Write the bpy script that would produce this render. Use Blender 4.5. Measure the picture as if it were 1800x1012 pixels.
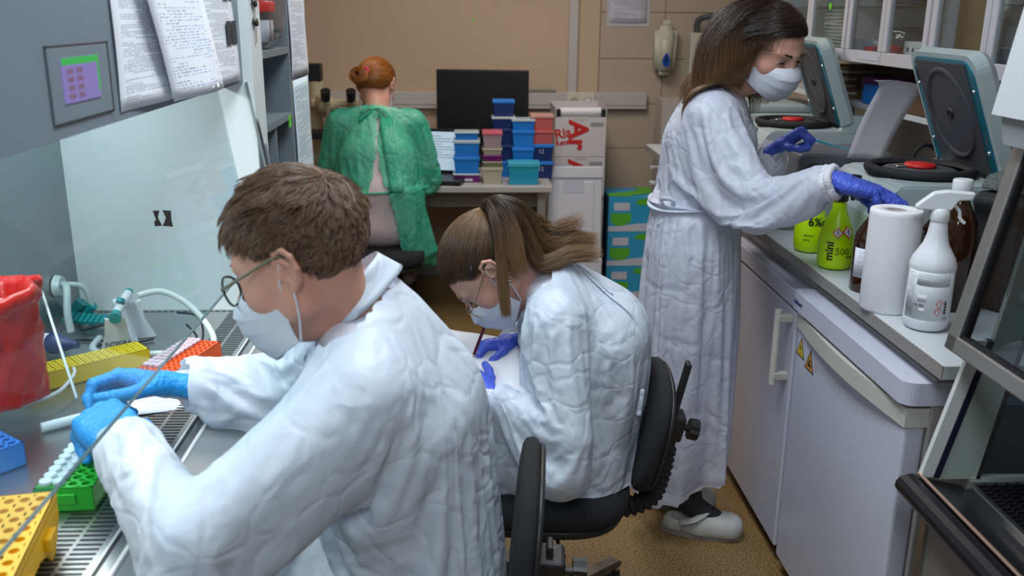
import bpy, bmesh, math, random, time
import numpy as np
from mathutils import Vector, Matrix, Euler, noise as mnoise
T0 = time.time()
for o in list(bpy.data.objects): bpy.data.objects.remove(o)
SC = bpy.context.scene
COL = SC.collection
random.seed(7)
RNG = np.random.default_rng(11)
# ---------------------------------------------------------------- camera
CAM_H = 1.6
_p, _w, _r = math.radians(16.55), math.radians(2.8), math.radians(0.5)
_f = Vector((math.sin(_w)*math.cos(_p), math.cos(_w)*math.cos(_p), -math.sin(_p)))
_r0 = Vector((math.cos(_w), -math.sin(_w), 0)); _u0 = _r0.cross(_f)
_rt = _r0*math.cos(_r) + _u0*math.sin(_r); _up = _u0*math.cos(_r) - _r0*math.sin(_r)
cd = bpy.data.cameras.new('camera'); cam = bpy.data.objects.new('camera', cd); COL.objects.link(cam)
m4 = Matrix((_rt, _up, -_f)).transposed().to_4x4(); m4.translation = (0, 0, CAM_H)
cam.matrix_world = m4
cd.sensor_width = 36; cd.lens = 1635/1800*36; cd.clip_start = 0.05
cd.dof.use_dof = True; cd.dof.focus_distance = 2.3; cd.dof.aperture_fstop = 4.5
SC.camera = cam
# ---------------------------------------------------------------- light and exposure
SC.view_settings.view_transform = 'Standard'; SC.view_settings.look = 'None'
SC.view_settings.gamma = 1; SC.view_settings.use_curve_mapping = False
SC.view_settings.exposure = 0.30
wd = bpy.data.worlds.new('world'); SC.world = wd; wd.use_nodes = True
wd.node_tree.nodes['Background'].inputs[0].default_value = (0.75, 0.86, 1.0, 1)
wd.node_tree.nodes['Background'].inputs[1].default_value = 0.22
def area(name, loc, rot, sx, sy, power, col):
    l = bpy.data.lights.new(name, 'AREA'); l.shape = 'RECTANGLE'; l.size = sx; l.size_y = sy
    l.energy = power; l.color = col
    o = bpy.data.objects.new(name, l); COL.objects.link(o); o.location = loc; o.rotation_euler = rot
    return o
area('ceiling_panel_light', (0.1, 1.7, 2.62), (0, 0, 0), 0.6, 1.2, 27, (0.84, 0.93, 1.0))
area('ceiling_panel_light', (0.2, 4.0, 2.62), (0, 0, 0), 0.6, 1.2, 24, (1.0, 0.93, 0.84))
area('ceiling_panel_light', (0.0, -0.5, 2.62), (0, 0, 0), 0.6, 1.2, 24, (0.84, 0.93, 1.0))
area('hood_tube_light', (-0.86, 1.42, 1.535), (0, math.radians(-8), 0), 0.10, 1.5, 7.5, (0.86, 0.98, 1.0))
# ---------------------------------------------------------------- materials
def nd(nt, t, loc=None, **kw):
    n = nt.nodes.new(t)
    for k, v in kw.items(): setattr(n, k, v)
    return n
def mat(name, col, rough=0.5, metal=0.0, bump=0, bscale=80, noise=0, nscale=5, spec=0.5, alpha=1, trans=0, emit=None, estr=0, coat=0, sheen=0, sss=0, ior=1.45, col2=None):
    m = bpy.data.materials.new(name); m.use_nodes = True; nt = m.node_tree
    p = nt.nodes['Principled BSDF']; I = p.inputs
    I['Base Color'].default_value = (*col, 1); I['Roughness'].default_value = rough; I['Metallic'].default_value = metal
    I['Specular IOR Level'].default_value = spec; I['Alpha'].default_value = alpha; I['Transmission Weight'].default_value = trans
    I['Coat Weight'].default_value = coat; I['Sheen Weight'].default_value = sheen; I['IOR'].default_value = ior
    if sss:
        I['Subsurface Weight'].default_value = sss; I['Subsurface Radius'].default_value = (1, .35, .2); I['Subsurface Scale'].default_value = .006
    if emit: I['Emission Color'].default_value = (*emit, 1); I['Emission Strength'].default_value = estr
    tc = nd(nt, 'ShaderNodeTexCoord')
    if noise or col2:
        n = nd(nt, 'ShaderNodeTexNoise'); n.inputs['Scale'].default_value = nscale; n.inputs['Detail'].default_value = 6
        nt.links.new(tc.outputs['Object'], n.inputs['Vector'])
        mx = nd(nt, 'ShaderNodeMix', data_type='RGBA')
        c2 = col2 or tuple(max(0, c*(1-noise)) for c in col)
        mx.inputs[6].default_value = (*col, 1); mx.inputs[7].default_value = (*c2, 1)
        rp = nd(nt, 'ShaderNodeMapRange'); rp.inputs[1].default_value = .35; rp.inputs[2].default_value = .65
        nt.links.new(n.outputs[0], rp.inputs[0]); nt.links.new(rp.outputs[0], mx.inputs[0]); nt.links.new(mx.outputs[2], I['Base Color'])
    if bump:
        n = nd(nt, 'ShaderNodeTexNoise'); n.inputs['Scale'].default_value = bscale; n.inputs['Detail'].default_value = 4
        nt.links.new(tc.outputs['Object'], n.inputs['Vector'])
        b = nd(nt, 'ShaderNodeBump'); b.inputs['Strength'].default_value = bump; b.inputs['Distance'].default_value = .01
        nt.links.new(n.outputs[0], b.inputs['Height']); nt.links.new(b.outputs[0], I['Normal'])
    return m
def glassy(name, tint=(.9, .95, .95), refl=0.12, rough=0.03, f0=1.45):
    """thin sheet: transparent + glossy by fresnel"""
    m = bpy.data.materials.new(name); m.use_nodes = True; nt = m.node_tree; nt.nodes.remove(nt.nodes['Principled BSDF'])
    out = nt.nodes['Material Output']
    t = nd(nt, 'ShaderNodeBsdfTransparent'); t.inputs[0].default_value = (*tint, 1)
    g = nd(nt, 'ShaderNodeBsdfGlossy'); g.inputs['Roughness'].default_value = rough
    lw = nd(nt, 'ShaderNodeLayerWeight'); lw.inputs[0].default_value = .5; fr = nd(nt, 'ShaderNodeMath', operation='POWER'); fr.inputs[1].default_value = 6; nt.links.new(lw.outputs['Facing'], fr.inputs[0])
    ad = nd(nt, 'ShaderNodeMath', operation='ADD'); ad.inputs[1].default_value = refl; ad.use_clamp = True
    mx = nd(nt, 'ShaderNodeMixShader')
    nt.links.new(fr.outputs[0], ad.inputs[0]); nt.links.new(ad.outputs[0], mx.inputs[0])
    nt.links.new(t.outputs[0], mx.inputs[1]); nt.links.new(g.outputs[0], mx.inputs[2]); nt.links.new(mx.outputs[0], out.inputs[0])
    return m
def paper_text(name, base=(.78, .8, .86), ink=(.1, .11, .15), line=90, axis=1, margin=.06, lo=.45, ink2=None, wscale=60):
    """printed sheet: rows of unreadable text strokes in generated coordinates"""
    m = bpy.data.materials.new(name); m.use_nodes = True; nt = m.node_tree; p = nt.nodes['Principled BSDF']; p.inputs['Roughness'].default_value = .75
    uv = nd(nt, 'ShaderNodeUVMap'); sp = nd(nt, 'ShaderNodeSeparateXYZ'); nt.links.new(uv.outputs[0], sp.inputs[0])
    def mth(op, a, b=None, clamp=False):
        n = nd(nt, 'ShaderNodeMath', operation=op); n.use_clamp = clamp
        for i, v in enumerate((a, b)):
            if v is None: continue
            if isinstance(v, (int, float)): n.inputs[i].default_value = v
            else: nt.links.new(v, n.inputs[i])
        return n.outputs[0]
    u, v = sp.outputs[0], sp.outputs[1]
    row = mth('MULTIPLY', v, line); fr = mth('FRACT', row); rowid = mth('FLOOR', row)
    band = mth('MULTIPLY', mth('GREATER_THAN', fr, .35), mth('LESS_THAN', fr, .8))
    cx = nd(nt, 'ShaderNodeCombineXYZ'); nt.links.new(mth('MULTIPLY', u, wscale), cx.inputs[0]); nt.links.new(mth('MULTIPLY', rowid, 7.31), cx.inputs[1])
    n1 = nd(nt, 'ShaderNodeTexNoise'); n1.inputs['Scale'].default_value = 1; nt.links.new(cx.outputs[0], n1.inputs[0])
    words = mth('GREATER_THAN', n1.outputs[0], lo)
    cx2 = nd(nt, 'ShaderNodeCombineXYZ'); nt.links.new(mth('MULTIPLY', rowid, .37), cx2.inputs[1]); nt.links.new(mth('MULTIPLY', u, .8), cx2.inputs[0])
    n2 = nd(nt, 'ShaderNodeTexNoise'); n2.inputs['Scale'].default_value = 1; nt.links.new(cx2.outputs[0], n2.inputs[0])
    para = mth('GREATER_THAN', n2.outputs[0], .47)
    mg = mth('MULTIPLY', mth('MULTIPLY', mth('GREATER_THAN', u, margin*1.8), mth('LESS_THAN', u, 1-margin*1.8)), mth('MULTIPLY', mth('GREATER_THAN', v, margin), mth('LESS_THAN', v, 1-margin)))
    fac = mth('MULTIPLY', mth('MULTIPLY', band, words), mth('MULTIPLY', para, mg))
    mx = nd(nt, 'ShaderNodeMix', data_type='RGBA'); mx.inputs[6].default_value = (*base, 1); mx.inputs[7].default_value = (*ink, 1)
    if ink2:
        m2 = nd(nt, 'ShaderNodeMix', data_type='RGBA'); m2.inputs[6].default_value = (*ink, 1); m2.inputs[7].default_value = (*ink2, 1)
        nt.links.new(mth('MULTIPLY', mth('GREATER_THAN', u, .45), mth('GREATER_THAN', n2.outputs[0], .5)), m2.inputs[0]); nt.links.new(m2.outputs[2], mx.inputs[7])
    nt.links.new(mth('MULTIPLY', fac, .6), mx.inputs[0]); nt.links.new(mx.outputs[2], p.inputs['Base Color'])
    return m
# ---------------------------------------------------------------- mesh building
class MB:
    def __init__(s): s.v = []; s.f = []; s.mi = []; s.sm = []; s.m = 0
    def add(s, vs, fs, smooth=False, M=None):
        b = len(s.v)
        if M is not None: vs = [M @ Vector(v) for v in vs]
        s.v += [tuple(v) for v in vs]; s.f += [tuple(b+i for i in f) for f in fs]
        s.mi += [s.m]*len(fs); s.sm += [smooth]*len(fs)
        return s
    def box(s, x0, x1, y0, y1, z0, z1, bev=0, M=None):
        if bev:
            bm = bmesh.new(); bmesh.ops.create_cube(bm, size=1)
            for v in bm.verts: v.co = Vector(((x0+x1)/2+v.co.x*(x1-x0), (y0+y1)/2+v.co.y*(y1-y0), (z0+z1)/2+v.co.z*(z1-z0)))
            bmesh.ops.bevel(bm, geom=list(bm.edges), offset=bev, segments=2 if bev < .006 else 3, affect='EDGES', profile=.5)
            return s.bm(bm, M)
        vs = [(x, y, z) for x in (x0, x1) for y in (y0, y1) for z in (z0, z1)]
        return s.add(vs, [(0, 1, 3, 2), (4, 6, 7, 5), (0, 4, 5, 1), (2, 3, 7, 6), (0, 2, 6, 4), (1, 5, 7, 3)], M=M)
    def bm(s, bm, M=None, smooth=False):
        bm.verts.ensure_lookup_table()
        for i, v in enumerate(bm.verts): v.index = i
        s.add([v.co.copy() for v in bm.verts], [[v.index for v in f.verts] for f in bm.faces], smooth, M); bm.free(); return s
    def lathe(s, prof, c=(0, 0, 0), n=24, M=None, smooth=True, cap=True):
        vs = []; fs = []
        for r, z in prof:
            for k in range(n):
                a = 2*math.pi*k/n; vs.append((c[0]+r*math.cos(a), c[1]+r*math.sin(a), c[2]+z))
        for i in range(len(prof)-1):
            for k in range(n): fs.append((i*n+k, i*n+(k+1) % n, (i+1)*n+(k+1) % n, (i+1)*n+k))
        s.add(vs, fs, smooth, M)
        if cap:
            b = [prof[0], prof[-1]]
            for j, (r, z) in enumerate(b):
                if r > 1e-4:
                    ring = [(c[0]+r*math.cos(2*math.pi*k/n), c[1]+r*math.sin(2*math.pi*k/n), c[2]+z) for k in range(n)]
                    s.add(ring, [tuple(range(n)) if j else tuple(reversed(range(n)))], False, M)
        return s
    def cyl(s, a, b, r, r2=None, n=16, M=None):
        a, b = Vector(a), Vector(b); d = b-a; q = d.to_track_quat('Z', 'Y').to_matrix().to_4x4(); q.translation = a
        return s.lathe([(r, 0), (r if r2 is None else r2, d.length)], n=n, M=(M @ q if M else q))
    def tube(s, pts, r, n=8, M=None, closed=False, res=6, flat=1.0):
        P = [Vector(p) for p in pts]
        if len(P) > 2 and res > 1:
            Q = []
            L = len(P)
            for i in range(L if closed else L-1):
                p0 = P[(i-1) % L] if closed else P[max(i-1, 0)]; p1 = P[i]; p2 = P[(i+1) % L]; p3 = P[(i+2) % L] if closed else P[min(i+2, L-1)]
                for k in range(res):
                    t = k/res
                    Q.append(.5*((2*p1)+(p2-p0)*t+(2*p0-5*p1+4*p2-p3)*t*t+(3*p1-p0-3*p2+p3)*t**3))
            if not closed: Q.append(P[-1])
            P = Q
        rs = r if callable(r) else (lambda t: r)
        vs = []; fs = []; up = Vector((0, 0, 1)); prev = None
        L = len(P)
        for i, p in enumerate(P):
            if closed: d = P[(i+1) % L]-P[(i-1) % L]
            else: d = P[min(i+1, L-1)]-P[max(i-1, 0)]
            d.normalize()
            if prev is None:
                a = d.cross(up); a = a if a.length > .1 else d.cross(Vector((1, 0, 0)))
            else: a = prev-d*prev.dot(d)
            a.normalize(); b = d.cross(a); prev = a; rr = rs(i/max(1, L-1))
            for k in range(n):
                t = 2*math.pi*k/n; vs.append(p+a*(rr*math.cos(t))+b*(rr*flat*math.sin(t)))
        for i in range(L if closed else L-1):
            for k in range(n):
                j = (i+1) % L; fs.append((i*n+k, i*n+(k+1) % n, j*n+(k+1) % n, j*n+k))
        if not closed: fs.append(tuple(reversed(range(n)))); fs.append(tuple((L-1)*n+k for k in range(n)))
        return s.add(vs, fs, True, M)
    def prism(s, poly, z0, z1, M=None, smooth=False):
        n = len(poly); vs = [(x, y, z0) for x, y in poly]+[(x, y, z1) for x, y in poly]
        fs = [tuple(reversed(range(n))), tuple(range(n, 2*n))]+[(k, (k+1) % n, n+(k+1) % n, n+k) for k in range(n)]
        return s.add(vs, fs, smooth, M)
    def sheet(s, P, th=.0004):
        """P: rows of points; a thin curved sheet with uv"""
        R = len(P); Cn = len(P[0]); vs = [Vector(p) for row in P for p in row]
        s.uvg = getattr(s, 'uvg', {})
        nrm = (Vector(P[0][-1])-Vector(P[0][0])).cross(Vector(P[-1][0])-Vector(P[0][0])).normalized()
        b = len(s.v)
        fs = [(i*Cn+j, i*Cn+j+1, (i+1)*Cn+j+1, (i+1)*Cn+j) for i in range(R-1) for j in range(Cn-1)]
        N = R*Cn; vs2 = [v+nrm*th for v in vs]
        bd = [(0, j, 0, j+1) for j in range(Cn-1)]+[(R-1, j+1, R-1, j) for j in range(Cn-1)]+[(i+1, 0, i, 0) for i in range(R-1)]+[(i, Cn-1, i+1, Cn-1) for i in range(R-1)]
        fs += [tuple(N+k for k in reversed(f)) for f in fs]+[(a*Cn+c, N+a*Cn+c, N+e*Cn+g, e*Cn+g) for a, c, e, g in bd]
        s.add(vs+vs2, fs, True)
        for k in range(2*N):
            i, j = divmod(k % N, Cn); s.uvg[b+k] = (j/(Cn-1), 1-i/(R-1))
        return s
    def build(s, name, mats, parent=None, loc=None, rz=None, autosm=True):
        me = bpy.data.meshes.new(name); me.from_pydata(s.v, [], s.f)
        me.polygons.foreach_set('use_smooth', s.sm); me.polygons.foreach_set('material_index', s.mi)
        for m in (mats if isinstance(mats, (list, tuple)) else [mats]): me.materials.append(m)
        if hasattr(s, 'uvg'):
            uv = me.uv_layers.new(name='UVMap')
            for l in me.loops: uv.data[l.index].uv = s.uvg.get(l.vertex_index, (0, 0))
        me.update()
        o = bpy.data.objects.new(name, me); COL.objects.link(o)
        if loc is not None: o.location = loc
        if rz is not None: o.rotation_euler = (0, 0, rz)
        if parent: o.parent = parent
        return o
def thing(name, label, cat, loc=(0, 0, 0), rot=0, group=None):
    o = bpy.data.objects.new(name, None); o.empty_display_size = .05; COL.objects.link(o); o.location = loc
    o.rotation_euler = rot if isinstance(rot, tuple) else (0, 0, rot)
    return tag(o, label, cat, group)
def tag(o, label, cat, group=None, kind=None):
    o['label'] = label; o['category'] = cat
    if group: o['group'] = group
    if kind: o['kind'] = kind
    return o
def struct(o): o['kind'] = 'structure'; return o
def wparent(o, p):
    """parent without moving"""
    o.parent = p; o.matrix_parent_inverse = p.matrix_basis.inverted(); return o
def copy_tree(o, parent=None):
    c = o.copy(); COL.objects.link(c)
    if parent is not None: c.parent = parent
    for ch in list(o.children): copy_tree(ch, c)
    return c
def text(name, s, size, mt, parent, M, ext=.0003, shear=0, bold=0, align='LEFT', sx=1):
    c = bpy.data.curves.new(name, 'FONT'); c.body = s; c.size = size; c.extrude = ext; c.shear = shear; c.offset = bold; c.align_x = align; c.resolution_u = 3
    t = bpy.data.objects.new(name, c); COL.objects.link(t); dg = bpy.context.evaluated_depsgraph_get()
    me = bpy.data.meshes.new_from_object(t.evaluated_get(dg)); bpy.data.objects.remove(t); bpy.data.curves.remove(c)
    me.transform(M @ Matrix.Diagonal((sx, 1, 1, 1))); me.materials.clear(); me.materials.append(mt); me.name = name
    o = bpy.data.objects.new(name, me); COL.objects.link(o)
    if parent: o.parent = parent
    return o
def frame(o, x, y):
    """matrix with origin o, local x and y axes"""
    x = Vector(x).normalized(); y = Vector(y); y = (y-x*y.dot(x)).normalized(); z = x.cross(y)
    m = Matrix((x, y, z)).transposed().to_4x4(); m.translation = Vector(o); return m
def sunk(o): return o
# ---------------------------------------------------------------- shared materials
MW = mat('white_plastic', (.72, .74, .76), .35)
MG = mat('grey_green_plastic', (.42, .50, .49), .38)
MGL = mat('light_grey_coat', (.185, .225, .26), .45, noise=.06, nscale=3)
MGD = mat('dark_grey_plastic', (.07, .075, .085), .5)
MBK = mat('black_plastic', (.012, .012, .014), .4)
MBKM = mat('black_rubber', (.015, .015, .017), .75)
MST = mat('stainless_steel', (.45, .46, .46), .32, 1, noise=.1, nscale=4)
MSTD = mat('brushed_steel_frame', (.42, .40, .38), .42, .85, noise=.08, nscale=6)
MCH = mat('chrome', (.7, .72, .74), .12, 1)
MRED = mat('red_plastic', (.6, .02, .02), .4)
MBL = mat('blue_plastic', (.01, .09, .42), .35)
MBLL = mat('bright_blue_plastic', (.015, .19, .62), .35)
MNV = mat('navy_plastic', (.008, .025, .13), .4)
MTL = mat('teal_plastic', (.0, .26, .27), .35)
MGN = mat('lime_tape', (.13, .62, .02), .5)
MCARD = mat('brown_cardboard', (.27, .17, .085), .8, noise=.2)
MPAPER = mat('white_paper', (.74, .74, .80), .8)
MLAM = mat('counter_laminate', (.56, .585, .61), .35)
# ---------------------------------------------------------------- room shell
YB = 5.7; XR = 1.74; XL = -1.42; ZC = 2.7; YF = -1.6
def floor_mat():
    m = mat('ochre_linoleum', (.30, .19, .075), .42); nt = m.node_tree; p = nt.nodes['Principled BSDF']
    tc = nd(nt, 'ShaderNodeTexCoord'); n = nd(nt, 'ShaderNodeTexNoise'); n.inputs['Scale'].default_value = 170; n.inputs['Detail'].default_value = 3
    n2 = nd(nt, 'ShaderNodeTexNoise'); n2.inputs['Scale'].default_value = 2.2
    nt.links.new(tc.outputs['Object'], n.inputs[0]); nt.links.new(tc.outputs['Object'], n2.inputs[0])
    r = nd(nt, 'ShaderNodeValToRGB'); e = r.color_ramp.elements
    e[0].position = .32; e[0].color = (.10, .055, .02, 1); e[1].position = .5; e[1].color = (.33, .20, .075, 1)
    x = e.new(.68); x.color = (.46, .31, .14, 1)
    nt.links.new(n.outputs[0], r.inputs[0])
    mx = nd(nt, 'ShaderNodeMix', data_type='RGBA', blend_type='MULTIPLY'); mx.inputs[0].default_value = .5
    nt.links.new(r.outputs[0], mx.inputs[6]); nt.links.new(n2.outputs[0], mx.inputs[7]); nt.links.new(mx.outputs[2], p.inputs['Base Color'])
    return m
MWALL = mat('beige_wall_paint', (.545, .40, .29), .7, noise=.07, nscale=2.5)
MWALL2 = mat('beige_wall_panel', (.47, .375, .30), .45, noise=.06, nscale=2)
MGROUT = mat('panel_groove', (.17, .10, .055), .8)
MTRUNK = mat('trunking_plastic', (.50, .46, .45), .4)
struct(MB().box(XL-.1, XR+.1, YF, YB+.1, -.1, 0).build('floor', floor_mat()))
struct(MB().box(XL-.1, XR+.1, YF, YB+.1, ZC, ZC+.1).build('ceiling', mat('ceiling_paint', (.62, .62, .60), .8)))
struct(MB().box(XL-.1, XL, YF, YB+.1, 0, ZC).build('wall_left', MWALL))
struct(MB().box(XR, XR+.1, YF, YB+.1, 0, ZC).build('wall_right', MWALL2))
w = MB(); w.box(XL, .787, YB, YB+.1, 0, ZC); w.m = 2
w.box(.787, XR, YB+.004, YB+.1, 0, ZC); w.m = 1
xs = [.79+.385*i for i in range(4)]; zs = [.0+.267*i for i in range(11)]
for a, b in zip(xs, xs[1:]):
    for c, d in zip(zs, zs[1:]):
        w.box(a+.002, min(b, XR)-.002, YB-.002, YB+.01, c+.002, d-.002)
struct(w.build('wall_back', [MWALL, MWALL2, MGROUT]))
struct(MB().box(XL, XR, YB-.02, YB, 0, .085, .004).build('baseboard_back', mat('grey_skirting', (.26, .25, .24), .5)))
t = MB(); t.box(-.9, 1.08, YB-.05, YB-.0025, 1.04, 1.137, .004); t.m = 1
t.box(-.9, 1.08, YB-.052, YB-.049, 1.062, 1.064); struct(t.build('trim_1', [MTRUNK, MGROUT]))
t = MB(); t.box(.60, .655, YB-.04, YB-.0025, 1.137, ZC, .004); struct(t.build('trim_2', MTRUNK))
# dark side panel under the desk level at the left
# socket on the trunking
s = thing('wall_socket', 'cream double socket on the wall trunking with a white plug in its right half', 'socket', (.68, YB-.05, 1.088))
MCR = mat('cream_plastic', (.62, .58, .48), .4)
MB().box(-.085, .085, -.012, 0, -.052, .052, .004).build('faceplate', MCR, s)
for dx in (-.04, .04):
    q = MB().cyl((dx, -.0125, 0), (dx, -.018, 0), .026, n=24); q.build('outlet', mat('outlet_recess', (.42, .39, .32), .5), s)
for a in (-.009, .009):
    MB().cyl((-.04+a, -.0185, 0), (-.04+a, -.0195, 0), .004).build('pin_hole', MBK, s)
pl = thing('power_plug', 'white plug and cord hanging from the wall socket', 'plug', (.72, YB-.07, 1.088))
MB().cyl((0, 0.0, 0), (0, -.03, 0), .019, .014).build('plug_body', MW, pl)
MB().tube([(0, -.03, 0), (0, -.045, -.03), (.005, -.03, -.12), (.01, -.01, -.5)], .004).build('cord', MW, pl)
# ---------------------------------------------------------------- biosafety hood on the left
hood = thing('safety_cabinet', 'large grey laminar flow cabinet with sloping glass front and slotted steel worktop', 'lab hood', (-.75, 1.5, 0))
def W(mb, name, m, parent=hood): return wparent(mb.build(name, m), parent)
HY0, HY1 = .35, 2.34
MHW = mat('hood_side_panel_white', (.70, .76, .75), .35)
MHB = mat('hood_back_steel', (.30, .33, .35), .3, .9)
m = MB(); m.box(-1.04, -.52, HY1, 2.46, .70, 1.62); W(m, 'side_panel', [MHW]); m = MB(); m.box(-1.04, -.60, HY0-.1, HY0, .70, 1.62); W(m, 'side_panel', [MHW])
m = MB(); m.box(-1.06, -1.0, HY0, HY1, .70, 1.62); W(m, 'back_panel', MHB)
m = MB(); m.box(-1.06, -.50, HY0, HY1, .83, .85); W(m, 'worktop', MST)
# grille slots
m = MB(); y = HY0+.03; k = 0
while y < HY1-.03:
    if k % 42 not in (0, 1):
        m.box(-.615, -.578, y, y+.0055, .8495, .8506); m.box(-.572, -.535, y, y+.0055, .8495, .8506)
    y += .0125; k += 1
for i in range(24): m.box(-.985+i*.0165, -.973+i*.0165, HY1-.02, HY1-.013, .8495, .8506)
for i in range(100): m.box(-.985, -.98, HY0+.05+i*.019, HY0+.062+i*.019, .8495, .8506)
W(m, 'grille_slots', MBK)
m = MB(); m.box(-.64, -.52, 1.925, 1.932, .8504, .8525, .0008); m.box(-.64, -.52, 1.40, 1.407, .8504, .8525, .0008); m.box(-.525, -.521, HY0, HY1, .8504, .852)
m.m = 1; m.box(-.520, -.516, HY0, HY1, .8502, .8512); W(m, 'seam_strip', [mat('seam_bright', (.8, .82, .82), .3, .6), MBK])
m = MB(); m.prism([(-.50, .85), (-.493, .852), (-.40, .822), (-.385, .81), (-.385, .76), (-.40, .74), (-.50, .74)], HY0, 2.46, M=Matrix(((1, 0, 0, 0), (0, 0, 1, 0), (0, 1, 0, 0), (0, 0, 0, 1))))
W(m, 'armrest', mat('armrest_grey', (.26, .28, .29), .4, .5))
m = MB(); m.box(-.497, -.490, HY0, HY1, .8485, .856, .002); W(m, 'armrest_rail', mat('rail_bright', (.85, .87, .87), .25, .5))
# fascia: sloped box
A = math.atan2(.06, .35)
def sl(x, z): return (x, z)
m = MB(); m.prism([(-.545, 1.43), (-.545, 2.05), (-1.06, 2.05), (-1.06, 1.62), (-.90, 1.60), (-.60, 1.42)], HY0-.1, 2.46, M=Matrix(((1, 0, 0, 0), (0, 0, 1, 0), (0, 1, 0, 0), (0, 0, 0, 1))))
W(m, 'fascia', MGL)
fn = Vector((-.11, 0, .62)).normalized()
FM = frame((-.545, 0, 1.43), (0, 1, 0), (0, 0, 1))    # local x = along y, local y = up the fascia, z = out of it
m = MB(); m.box(1.262, 1.470, .020, .120, .0005, .004, .002, M=FM); m.m = 1; m.box(1.262, 1.476, .120, .1225, .0003, .0045, M=FM); m.box(1.470, 1.474, .018, .1225, .0003, .0045, M=FM)
W(m, 'display_bezel', [MGL, MGD])
def screen_mat():
    m = mat('hood_display', (.02, .02, .03), .25); nt = m.node_tree; p = nt.nodes['Principled BSDF']
    p.inputs['Emission Color'].default_value = (.20, .16, .42, 1); p.inputs['Emission Strength'].default_value = .8; return m
sc_ = MB(); sc_.box(1.297, 1.425, .045, .105, .004, .0055, M=FM); scr = W(sc_, 'display_screen', [screen_mat()])
m = MB(); m.box(1.297, 1.425, .0955, .105, .0056, .0059, M=FM); m.box(1.419, 1.425, .055, .0955, .0056, .0059, M=FM); W(m, 'status_bar', mat('status_green', (.02, .2, .04), .4, emit=(.03, .32, .06), estr=.6), scr); 
m = MB()
for i in range(2):
    for j in range(4): m.box(1.312+i*.032, 1.333+i*.032, .050+j*.0112, .057+j*.0112, .0056, .0059, M=FM)
W(m, 'screen_icon', mat('icon_brown', (.16, .09, .12), .4, emit=(.10, .06, .14), estr=.5), scr)
# side jamb guides at the far end
m = MB(); m.prism([(-.545, 1.43), (-.487, 1.055), (-.46, .86), (-.50, .86), (-.56, 1.25), (-.59, 1.43)], 2.36, 2.44, M=Matrix(((1, 0, 0, 0), (0, 0, 1, 0), (0, 1, 0, 0), (0, 0, 0, 1))))
W(m, 'sash_post', MGL)
gd = (Vector((-.455, 0, .86))-Vector((-.545, 0, 1.43)))
GM = frame((-.540, 0, 1.43), (0, 1, 0), -gd)
m = MB()
for k, (a, b) in enumerate(((2.335, 2.34), (2.348, 2.352), (2.36, 2.364))): m.m = k % 2; m.box(a, b, -.56, 0, 0, .006, M=GM)
W(m, 'sash_guide', [mat('guide_steel', (.5, .55, .55), .25, 1), MGD])
# glass sash: sloping pane
m = MB(); GM2 = frame((-.548, 0, 1.45), (0, 1, 0), -(Vector((-.487, 0, 1.055))-Vector((-.545, 0, 1.43))))
m.box(HY0+.01, 2.10, -.400, 0, -.005, 0, M=GM2); W(m, 'glass_sash', glassy('sash_glass', (.86, .92, .94), .022, .04))
m = MB(); m.box(HY0+.01, 2.10, -.4018, -.400, -.0052, .0002, M=GM2); W(m, 'sash_edge', mat('glass_edge', (.10, .13, .13), .15), hood)
# lamp inside
m = MB(); m.cyl((-.86, .6, 1.555), (-.86, 2.2, 1.555), .013); W(m, 'lamp_tube', mat('tube_glow', (.9, .95, .95), .4, emit=(.85, 1, 1), estr=2))
# base cabinet under the worktop
m = MB(); m.box(-1.04, -.50, HY0, 2.44, .12, .80); m.box(-1.0, -.55, HY0+.1, 2.38, 0, .12); W(m, 'base_cabinet', MGL)
# torn tape patch on the inner side wall
m = MB()
for P in ([(0, 0), (.016, 0), (.011, -.018), (.016, -.03), (.020, -.038), (.002, -.040), (.001, -.028), (.006, -.024)],
          [(.024, .001), (.045, 0), (.044, -.026), (.047, -.041), (.021, -.039), (.027, -.028), (.031, -.018)],):
    m.prism([(-.793+a, 1.112+b) for a, b in P][::-1], 0, .0008, M=Matrix(((1, 0, 0, 0), (0, 0, -1, HY1-.0002), (0, 1, 0, 0), (0, 0, 0, 1))))
t = m.build('tape_remnant', MBK); tag(t, 'torn black tape remnants on the white inner side wall of the hood', 'tape')
# air port with hose on the steel back wall
p = thing('hose_port', 'frosted round port on the dark hood back wall with a tube looping down both sides', 'port', (-.998, 2.21, .953))
MHOSE = mat('milky_tube', (.55, .66, .66), .25, sss=0)
MB().cyl((0, 0, 0), (.016, 0, 0), .028, .024, 24).build('port_disc', MHOSE, p)
MB().tube([(.02, 0, .005), (.04, -.035, 0), (.045, -.06, -.05), (.05, -.065, -.095)], .009).build('hose', MHOSE, p)
MB().tube([(.02, .005, .003), (.05, .03, -.01), (.06, .04, -.05), (.06, .05, -.097)], .007).build('hose', MHOSE, p)
# ------------------------------------------------ sheets of paper on the fascia
def hang(name, label, y0, y1, z0, z1, mt, curl=.006, tilt=0, off=.002, skew=0, group=None):
    R, Cc = 12, 8; P = []
    for i in range(R):
        t = i/(R-1); row = []
        for j in range(Cc):
            s = j/(Cc-1)
            lx = y0+(y1-y0)*s+skew*t; ly = z1+(z0-z1)*t+tilt*(s-.5)
            oz = off+curl*(t**2)*(1+.6*math.sin(s*5+y0*7))+.003*math.sin(s*6+t*4)*t
            row.append(FM @ Vector((lx, ly, oz)))
        P.append(row)
    o = MB().sheet(P).build(name, mt); return tag(o, label, 'paper', group)
PT1 = paper_text('printed_protocol_blue', ink=(.08, .1, .2), ink2=(.03, .2, .55), line=44, lo=.5, wscale=40)
PT2 = paper_text('printed_notes', line=70, lo=.42, wscale=36)
PT3 = paper_text('printed_list', line=80, lo=.4, wscale=44)
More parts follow.
